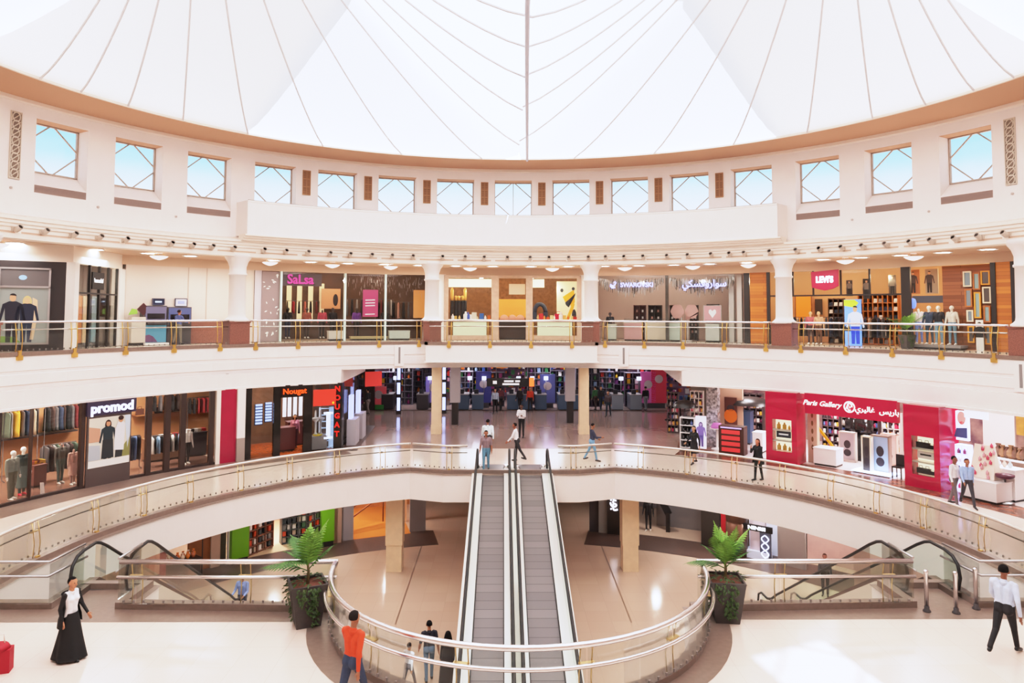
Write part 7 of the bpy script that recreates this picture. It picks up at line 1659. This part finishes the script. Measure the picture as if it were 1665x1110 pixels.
r = panel('upright_sign', 'white upright sign with a violet figure beside the woman in black', 'sign', *(29.30, 0.52), 19.2, .1, 1.7, mat('upright_white', 'ece6f4', .4, emit=.2), .08); man_pict(r, 0, .1, 1.2, '8a7ac8', '6a5aa8', 'b8a8e0', '4a3a78', True)
for i, (px0, R_) in enumerate(((1158, 20.8),)):
    t_ = 30.02; r = thing('mosaic_pillar', 'silver mosaic pillar between the perfume stand and the orange poster', 'pillar', pol(R_, t_, 0), -rad(t_)); MB().box(-.28, .28, -.28, .28, 0, 3.95).build('shaft', mat('silver_mosaic', 'd8d4d8', .25, .4, noise=.75, nscale=9), r)
th_, w = 31.84, 1.24
mb = MB(); mb.ring([(21.6, 0), (21.6, 3.95), (21.8, 3.95), (21.8, 0)], th_-math.degrees(w/2/21.6), th_+math.degrees(w/2/21.6), 2); struct(mb.build('wall_beige_panel', mat('beige_panel', 'd4b49c', .6)), 'beige wall panel with the orange poster')
r = panel('poster', 'dark poster with an orange bottle on the beige wall panel', 'poster', *(31.95, 0.63), 21.5, .95, 2.45, mat('poster_maroon', '6a3a30', .4), .04); shape(r, ell(0, .55, .34, .36), mat('print_orange', 'd8701c', .5, emit=.05)); shape(r, ell(0, .95, .2, .16), mat('print_dark'))
t_ = 31.16
r = thing('round_table', 'small white pedestal table with a pink top left of the brown cabinet', 'table', pol(19.9, t_, .01)); MB().lathe([(.3, 0), (.3, .04), (.05, .08), (.05, 1.0), (.36, 1.02), (.36, 1.06)], n=20).build('pedestal', WHITE, r); MB().lathe([(.3, 1.06), (.3, 1.14), (.2, 1.3), (.001, 1.3)], n=18).build('pink_top', mat('pink_top', 'c878c0', .4), r)
t_ = 34.0
r = thing('cosmetics_cabinet', 'dark brown cabinet with four glowing red shelves by the right rail', 'cabinet', pol(19.15, t_, .01), -rad(t_))
MB().box(-.6, .6, -.3, .35, 0, 1.35).build('casing', mat('cab_brown', '4a2c24', .4), r)
for q in range(4): MB().box(-.45, .42, -.34, -.3, .15+q*.28, .33+q*.28).build('glowing_shelf', mat('cab_red', 'd83c3c', .5, emit=.15), r)
MB().box(-.5, .5, -.33, -.3, 1.25, 1.31).build('lettering_strip', mat('strip_violet', 'b8a0e0', .5, emit=.4), r)
for i, (R_, a, b, h, c, l) in enumerate([(20.4, *(36.01, 37.36), 1.0, 'f0e8e6', 'white counter just left of the left crimson pillar'), (22.4, *(32.87, 34.17), 1.7, '4a5a78', 'dark blue lit counter behind the brown cabinet')]):
    counter(l, FM(R_, (a+b)/2, .01), R_*rad(b-a), .7, h, mat('ctr_'+c, c, .4, emit=.1), mat('ctr_'+c))
r = thing('canopy', 'black arched canopy behind the brown cabinet', 'canopy', pol(22.4, 33.85, 0)); MB().lathe([(1.1, 2.05), (1.0, 2.25), (.6, 2.4), (.001, 2.45)], n=20, caps=False).build('dome', DARK, r); MB().cyl((0, .3, 0), (0, .3, 2.4), .04).build('pole', DKGREY, r)
# right of the right crimson pillar: glowing counters and kiosk
th_, w = 63.33, 0.45
r = panel('lightbox', 'tall glowing light box with a face, right of the right crimson pillar', 'light box', th_, w, 19.3, 1.93, 3.04, mat('lb_lilac', 'e4e0f8', .5, emit=.7), .15)
shape(r, ell(0, .85, .16, .26), mat('print_face', 'd8a8a0', .5, emit=.2)); shape(r, ell(0, .68, .08, .06), mat('print_lips', 'd02848', .5, emit=.3)); shape(r, [(-.3, .1), (.2, .1), (.2, .5), (-.2, .45)], mat('print_bluegrey', '5a6aa0', .5))
M = FM(19.4, th_, .01); shelves('glowing lilac cosmetics shelf below the face light box', M, w, 1.75, .35, 5, 2, mat('lilac_shelf', 'dcdcff', .4, emit=.55), name='cosmetics_shelf', cat='shelf')
for j in range(5):
    for q in range(4): c = rn.choice(PC2); bottle('%s bottle, %s of four on level %s below the face light box' % (PN2[c], nth(q), nth(j)), M @ Matrix.Translation((-w/2+w*(q+.5)/4, -.05, .07+1.67*j/5)), c, 'bottles below the face light box', .2, 'bottle')
r = panel('hanging_sign', 'white hanging sign over the kiosk at the right', 'sign', *(65.78, 0.87), 18.85, 2.89, 3.19, mat('hs_white', 'f4ecf4', .5, emit=.4), .06)
counter('white kiosk counter with a slanted display right of the two men', FM(18.75, 66.84, .01), 1.3, .9, .75, mat('podium_white'), mat('podium_white'), 'kiosk_counter')
r = thing('slanted_display', 'cream slanted tester board with pink bottles on the white kiosk', 'display board', pol(18.8, 66.47, .77), -rad(66.47))
mb = MB(); k = mb.pts([(-.45, -.1, 0), (.45, -.1, 0), (.25, .35, 1.15), (-.5, .35, 1.15), (-.45, .4, 0), (.45, .4, 0)]); mb.face((k[0], k[1], k[2], k[3])); mb.face((k[0], k[3], k[4])); mb.face((k[1], k[5], k[2])); mb.face((k[3], k[2], k[5], k[4])); mb.face((k[0], k[4], k[5], k[1])); mb.build('board', mat('tester_cream', 'ecd8c8', .5), r)
for q in range(16):
    u = q/16; bottle('%s tester bottle, %s up the slanted board' % (['pink', 'crimson'][q % 2], nth(q)), FM(18.8, 66.47, .77) @ Matrix.Translation((rn.uniform(-.4, .3), -.12+.45*u, .02+1.15*u)), ['d8a0a8', 'c8506c'][q % 2], 'tester bottles on the slanted board', .16, 'bottle')
counter('white high counter with glass jars behind the slanted board', FM(19.6, 66.73, .01), 1.5, .7, 1.15, mat('podium_white'), mat('podium_white'))
for q in range(6): bottle('pale glass jar, %s from left on the white high counter' % nth(q), FM(19.6, 66.73, 1.16) @ Matrix.Translation((-.6+.2*q, 0, 0)), ['e8e4e8', 'd8c0b4', 'c8d4d8'][q % 3], 'jars on the white high counter', .24, 'vase')
r = thing('stool', 'round dark red stool beside the white kiosk', 'stool', pol(18.9, 68.66, .01)); MB().lathe([(.26, .9), (.3, .96), (.3, 1.02), (.001, 1.05)], n=18, caps=False).build('seat', mat('stool_plum', '5a2c3c', .4), r); MB().lathe([(.03, .05), (.03, .9)], n=10).build('stem', STEELD, r); MB().lathe([(.28, 0), (.26, .05), (.03, .07)], n=18).build('base', STEELD, r)
th_, w = 61.69, 1.22
mb = MB(); mb.ring([(23, 0), (23, 3.95), (23.1, 3.95), (23.1, 0)], th_-math.degrees(w/2/23), th_+math.degrees(w/2/23), 3); struct(mb.build('wall_mauve', mat('mauve_wall', 'b8a49c', .6)), 'mauve grey wall behind the white kiosk')
r = panel('poster', 'gold poster at the far right of the perfume shop', 'poster', *(67.63, 0.40), 20.5, 2.26, 3.02, mat('poster_gold', 'b8883c', .5, emit=.25, noise=.4, nscale=4), .05)
counter('pale table with bronze ornaments at the far right', FM(20.6, 66.54, .01), 1.3, .7, 1.3, mat('table_taupe', '8a7468', .4), mat('podium_white'), 'display_table')
for q in range(8): bottle('bronze ornament, %s from left on the far right table' % nth(q), FM(20.6, 66.54, 1.31) @ Matrix.Translation((-.55+.155*q, 0, 0)), ['6a5040', '8a6a4c'][q % 2], 'bronze ornaments', .5-.04*(q % 3), 'vase')
for t_, R_ in ((33, 22), (41, 22), (48, 21.5), (55, 21.5), (63, 21), (70, 21)): lamp('shop_lamp', 'AREA', pol(R_, t_, 3.75), 90, (1, .9, .86), 1.3)
# added area lamps under the gallery, brighten the dark middle level
for t_ in (-16, 0, 16): lamp('walk_fill', 'AREA', pol(21, t_, 3.8), 34, (1, .9, .82), 1.0)

# ================================================================ lowest level
Z0 = ZL0; H0 = -1.15
for x, l in ((-5.22, 'left'), (5.22, 'right')):
    mb = MB(); mb.box(-.37, .37, -.37, .37, 1.15, 3.5); mb.box(-.34, .34, -.34, .34, 0, 1.15)
    tag(struct(mb.build('column', STONEC, None, (x, 13.45, Z0))), l+' square cream stone column on the lowest level')
R0_ = 19.2
def w0(p, R, z0, z1, m, nm, l=None): return wall2(p[0], p[1], R, z0, z1, m, nm, l)
GREEN = mat('lime_green', '6ca814', .35)
wall2(-92, -44, 24, Z0, H0, mat('brown_wall'), 'wall_lower_left'); wall2(12, 75, 25, Z0, H0, mat('lower_wall_grey', '8a8084', .6), 'wall_lower_right', 'grey back wall of the lowest level')
wall2(-44, -13, 25, Z0, H0, mat('orange_wall', 'b87440', .6, noise=.2), 'wall_lower_orange')
for i, (a, b) in enumerate(([-42.11, -39.78], [-29.3, -27.45])):
    tc = (a+b)/2; w = 19*rad(b-a)
    r = thing('green_board', 'bright lime green panel at the %s of the pharmacy front' % ['left', 'right'][i], 'panel', pol(18.8, tc, Z0), -rad(tc), 'lime green pharmacy panels')
    MB().box(-w/2, w/2, 0, .35, .25, 3.4).build('board', GREEN, r); MB().box(-w/2+.03, w/2-.03, .03, .33, 0, .25).build('plinth', DARK, r)
mb = MB(); mb.ring([(19.3, Z0+.01), (24.5, Z0+.01)], *(-41.87, -27.29), closed=False); struct(mb.build('floor_pharmacy', mat('pharmacy_floor', 'dcc4a4', .2)), 'sand floor of the pharmacy')
rn = random.Random(31)
for i, (t_, R_, w, h, l) in enumerate([(-37.27, 20, 1.6, 2.6, 'beside the left green panel'), (-32.09, 20.4, 1.2, 2.2, 'in the middle of the pharmacy'), (-29.55, 21, 1.4, 2.5, 'behind the right green panel')]):
    M = FM(R_, t_, Z0+.01, .5 if i == 0 else (0 if i == 1 else .6)); shelves('metal shelf of packets '+l, M, w, h, .45, 7, 3, mat('pharm_shelf_%d' % i, ['8a5a48', '5a5a5c', '4a4648'][i], .4), name='pharmacy_shelf', cat='shelf')
    for j in range(7):
        for q in range(5):
            c = rn.choice(['e8e0d8', '3c4448', '5a7a5c', 'c8b4a0', '8a8482', 'd85a3c']); bottle('%s packet, %s place on level %s of the shelf %s' % ({'e8e0d8': 'white', '3c4448': 'dark', '5a7a5c': 'green', 'c8b4a0': 'beige', '8a8482': 'grey', 'd85a3c': 'red'}[c], nth(q), nth(j), l), M @ Matrix.Translation((-w/2+w*(q+.5)/5, -.08, .07+(h-.08)*j/7)), c, 'packets on the pharmacy shelves', .24, 'box', 'packet', 'packet')
r = thing('header_sign', 'red header board on the middle pharmacy shelf', 'sign', pol(20.3, -32.17, Z0+2.25), -rad(-32.17)); MB().box(-.6, .6, -.1, .1, 0, .35).build('board', mat('header_red', 'd84a30', .5, emit=.3), r)
w0([-27.2, -26.09], 19.15, Z0, H0, mat('taupe_pier', 'b89c88', .5), 'trim_50'); w0([-26.09, -24.23], 19.3, Z0, H0, mat('shutter_grey', 'a8a4a8', .5), 'trim_51', 'grey shutter'); w0([-15.58, -13.17], 19.6, Z0, H0, mat('grey_panel', '9a9294', .5), 'trim_52', 'grey panel right of the orange shop')
mb = MB(); mb.ring([(19.3, Z0+.01), (25, Z0+.01)], *(-24.16, -15.54), closed=False); struct(mb.build('floor_orange', mat('amber_floor', 'c8803c', .25)), 'amber floor of the orange shop')
r = thing('display_rail', 'slanting dark display rail in the orange shop', 'display rail', pol(21, -21.14, Z0), .6)
for q in range(3): MB().bar((-1.2, 0, .5+q*.5), (1.2, .6, 1.5+q*.5), .06).build('bar', mat('rust_bar', '8a4a24', .5), r)
for sx in (-1, 1): MB().box(sx*1.15-.03, sx*1.15+.03, -.03+.3*sx+.3, .03+.3*sx+.3, 0, 2.6).build('post', mat('rust_bar'), r)
for i, (a, b, c) in enumerate(((-16.03, -15.31, 'd09a70'), (-13.69, -13.24, 'f09a3c'))): w0((a, b), 21.5, Z0, H0, mat('pnl_'+c, c, .5, emit=.15), 'trim_5%d' % (3+i))
# brown wood front and awning at the far left
w0([-47.37, -44.57], 19.2, Z0, H0, mat('brown_wood', '9a5c30', .5, noise=.2, nscale=2), 'wall_wood_front', 'brown wooden shop front'); w0([-44.57, -43.31], 19.1, Z0, H0, mat('taupe_pier'), 'trim_55'); w0([-43.31, -42.3], 19.3, Z0, H0, mat('moss_dark', '4a4434', .6), 'trim_56'); w0([-42.3, -41.87], 19.1, Z0, H0, OFFW, 'trim_57')
r = thing('awning', 'pale awning over the flower stall on the lowest level', 'awning', pol(18.6, -49.61, Z0+2.5), -rad(-49.61)); mb = MB(); k = mb.pts([(-.9, -.5, 0), (.9, -.5, 0), (.9, .4, .45), (-.9, .4, .45), (-.9, -.5, -.12), (.9, -.5, -.12)]); mb.face((k[0], k[1], k[2], k[3])); mb.face((k[4], k[5], k[1], k[0])); mb.build('cloth', mat('awning_cloth', 'ecd8cc', .7), r)
for sx in (-.85, .85): MB().cyl((sx, -.4, -2.5), (sx, -.4, .05), .025, n=6).build('post', DARK, r)
M = FM(18.55, -49.77, Z0); counter('dark stall counter of ornaments under the pale awning', M, 1.7, .7, .9, mat('stall_dark', '3a2a24', .5), mat('stall_dark'), 'stall_counter')
for q in range(14): bottle('%s ornament, %s from left on the stall under the awning' % (['copper', 'orange', 'cream'][q % 3], nth(q)), M @ Matrix.Translation((-.75+.115*q, (q % 2)*.2-.1, .9)), ['b86a44', 'e0843c', 'e8d0b8'][q % 3], 'ornaments on the stall', .28, 'vase')
t_ = -52.94
r = thing('red_stand', 'red display stand at the far left of the lowest level', 'display stand', pol(18.4, t_, Z0), -rad(t_)); MB().box(-.35, .35, -.25, .25, 0, 1.6).build('body', mat('stand_red', 'a82c34', .5), r); MB().box(-.4, .4, -.3, .3, 1.6, 1.75).build('top', mat('stand_orange', 'd8a060', .5), r)
# right side
w0([12.22, 13.68], 19.4, Z0, H0, mat('shopwin_dark', '4a4448', .2), 'trim_60'); w0([13.68, 15.03], 19.3, Z0, H0, mat('frosted_grey', '9c9894', .4), 'trim_61'); w0([15.03, 17.72], 19.2, Z0, H0, mat('charcoal_front', '332c28', .3), 'trim_62', 'charcoal shop front with vertical lettering')
t_ = 16.51
r = thing('shop_sign', 'vertical glowing white flowing script on the charcoal front', 'sign', pol(19.05, t_, Z0+.75), -rad(t_))
text('\uFE91\uFEED\uFE91\uFEF3\uFE92\uFEED\uFE91', .62, mat('sign_glow'), .02, .01, r, (0, 0, 1.2)).data.transform(Matrix.Translation((0, 0, 1.2)) @ Matrix.Rotation(PI/2, 4, 'Y') @ Matrix.Translation((0, 0, -1.2)))
r = thing('sloping_barrier', 'black sloping handrail panel behind the right column', 'panel', pol(20.6, 22.12, Z0), -rad(22.12)); MB().bar((-.75, 0, 3.3), (.55, 0, .9), .12, .35).build('rail', BLACK, r); MB().box(.4, .6, -.1, .1, 0, 1.0).build('post', DARK, r)
mannequin('dark clothed mannequin behind the right column of the lowest level', FM(20.4, 20.75, Z0), '2a2628', '2a2628', H=1.8, white='4a4446')
w0([21.44, 28.28], 21.5, Z0, H0, mat('silver_front', '8c888a', .25, .4), 'wall_silver', 'silver grey shop front')
w0([29.26, 31.99], 19.1, Z0, H0, mat('charcoal_front'), 'trim_63', 'black front with lit menu screens')
for i, (t_, z) in enumerate(((29.73, 1.9), (30.28, 1.9), (30.83, 1.9), (30.01, 2.4), (30.65, 2.4))):
    panel('menu_screen', 'small glowing menu screen on the black front, %s' % ['bottom left', 'bottom middle', 'bottom right', 'top left', 'top right'][i], 'screen', t_, .18, 19.0, Z0+z, Z0+z+.3, mat('screen_glow', 'd8e4ff', .5, emit=1.2), .03, 'menu screens')
w0([32.24, 33.33], 19.0, Z0, H0, mat('red_front', 'b01c28', .4), 'trim_64', 'red strip'); 
mb = MB(); mb.lathe([(.5, 0), (.5, 1.5), (.47, 1.52), (.47, 1.6), (.5, 1.62), (.5, 3.5)], n=28); tag(struct(mb.build('column', mat('bronze_column', '6a4a3a', .3, .3), None, pol(18.7, 34.77, Z0))), 'round bronze brown column on the lowest level')
a, b = [35.75, 40.17]
tc = (a+b)/2; w = 18.9*rad(b-a)
mb = MB(); mb.ring([(19.6, Z0), (19.6, H0), (19.7, H0), (19.7, Z0)], a, b, 2); struct(mb.build('wall_white_display', mat('display_white', 'd0d4e4', .4, emit=.12)), 'pale lit display wall')
r = thing('shop_sign', 'narrow black sign with white capital letters over the neon loops', 'sign', pol(18.4, 37.95, Z0+1.33), -rad(37.95)); MB().box(-.7, .7, 0, .1, 0, .28).build('board', mat('sign_black'), r); text('NINISI', .22, mat('sign_glow'), .01, .006, r, (0, -.02, .14), sx=1.35)
r = thing('neon_loops', 'white neon figure-of-eight loops on a dark stand', 'neon sign', pol(18.6, 38.9, Z0), -rad(38.9)); MB().box(-.32, .32, .05, .15, 0, 1.95).build('back_panel', mat('neon_back', '5a5c6c', .4), r)
mb = MB(); mb.tube([(.2*math.sin(q*PI/16), 0, .2+1.55*q/48) for q in range(49)], .03, 6); mb.tube([(-.2*math.sin(q*PI/16), 0, .2+1.55*q/48) for q in range(49)], .03, 6); mb.build('neon_tube', mat('neon_white', 'e8e8ff', .5, emit=1.2), r); r.scale = (.8, .8, .66)
r = thing('display_plinth', 'pale display plinth beside the neon loops', 'display plinth', pol(18.9, 37.8, Z0), -rad(37.8)); MB().box(-.6, .5, -.3, .3, 0, .35).build('base', mat('display_white'), r); MB().box(-.4, .3, -.1, .1, .35, 1.7).build('panel', mat('pale_rose', 'd8ccd8', .4), r)
w0([40.67, 44.48], 18.6, Z0, H0, mat('grey_column_wall', '9c9290', .5), 'wall_grey_pier', 'broad grey pier on the lowest level')
w0((42.98, 75), 20.2, Z0, H0, mat('rose_wall', 'c8a49c', .3, noise=.1, nscale=2), 'wall_rose', 'glossy rose wall of the lowest level')
for t_, R_, p in ((-66, 20, 40), (-40, 21, 70), (-34, 21, 70), (-30.5, 21.5, 50), (-24, 21.5, 60), (-18, 21.5, 22), (14, 21, 14), (22, 20, 25), (34, 18.3, 40), (38, 18.3, 30), (46, 18.5, 40), (56, 18.5, 40)): lamp('lower_fill', 'AREA', pol(R_, t_, -1.3), p, (1, .9, .8), .22)  # area lamps added to lift the dark lowest level, here and below
for x, y in ((-9, 14.5), (9, 14.5), (-12, 9), (12, 9)): lamp('lower_fill', 'AREA', (x, y, -1.25), 40, (1, .92, .87), .16)
# floor joints on the lowest level
mb = MB()
for (x0, y0), (x1, y1) in (((-4.39, 17.34), (-4.35, 7.85)), ((4.42, 17.32), (4.31, 7.97))): mb.poly([(x0-.03, y0, Z0+.003), (x0+.03, y0, Z0+.003), (x1+.03, y1, Z0+.003), (x1-.03, y1, Z0+.003)])
struct(mb.build('trim_70', mat('joint_brown', '8a7262', .4)), 'thin dark joints in the lowest floor')
# red bag at the left edge of the near floor
r = thing('shopping_bag', 'red bag on the near floor at the far left', 'bag', (*(-9.90, -4.96), 0), .3); mb = MB(); mb.prism([(-.22, -.12), (.22, -.12), (.22, .12), (-.22, .12)], 0, .42); mb.lathe([(.2, .42), (.15, .5), (.1, .52)], n=12); mb.build('bag_body', mat('bag_red', 'b01830', .6), r); MB().tube([(-.1, 0, .5), (-.08, 0, .68), (.08, 0, .68), (.1, 0, .5)], .012, 6).build('handle', mat('bag_pale', 'e8d8d0', .6), r)
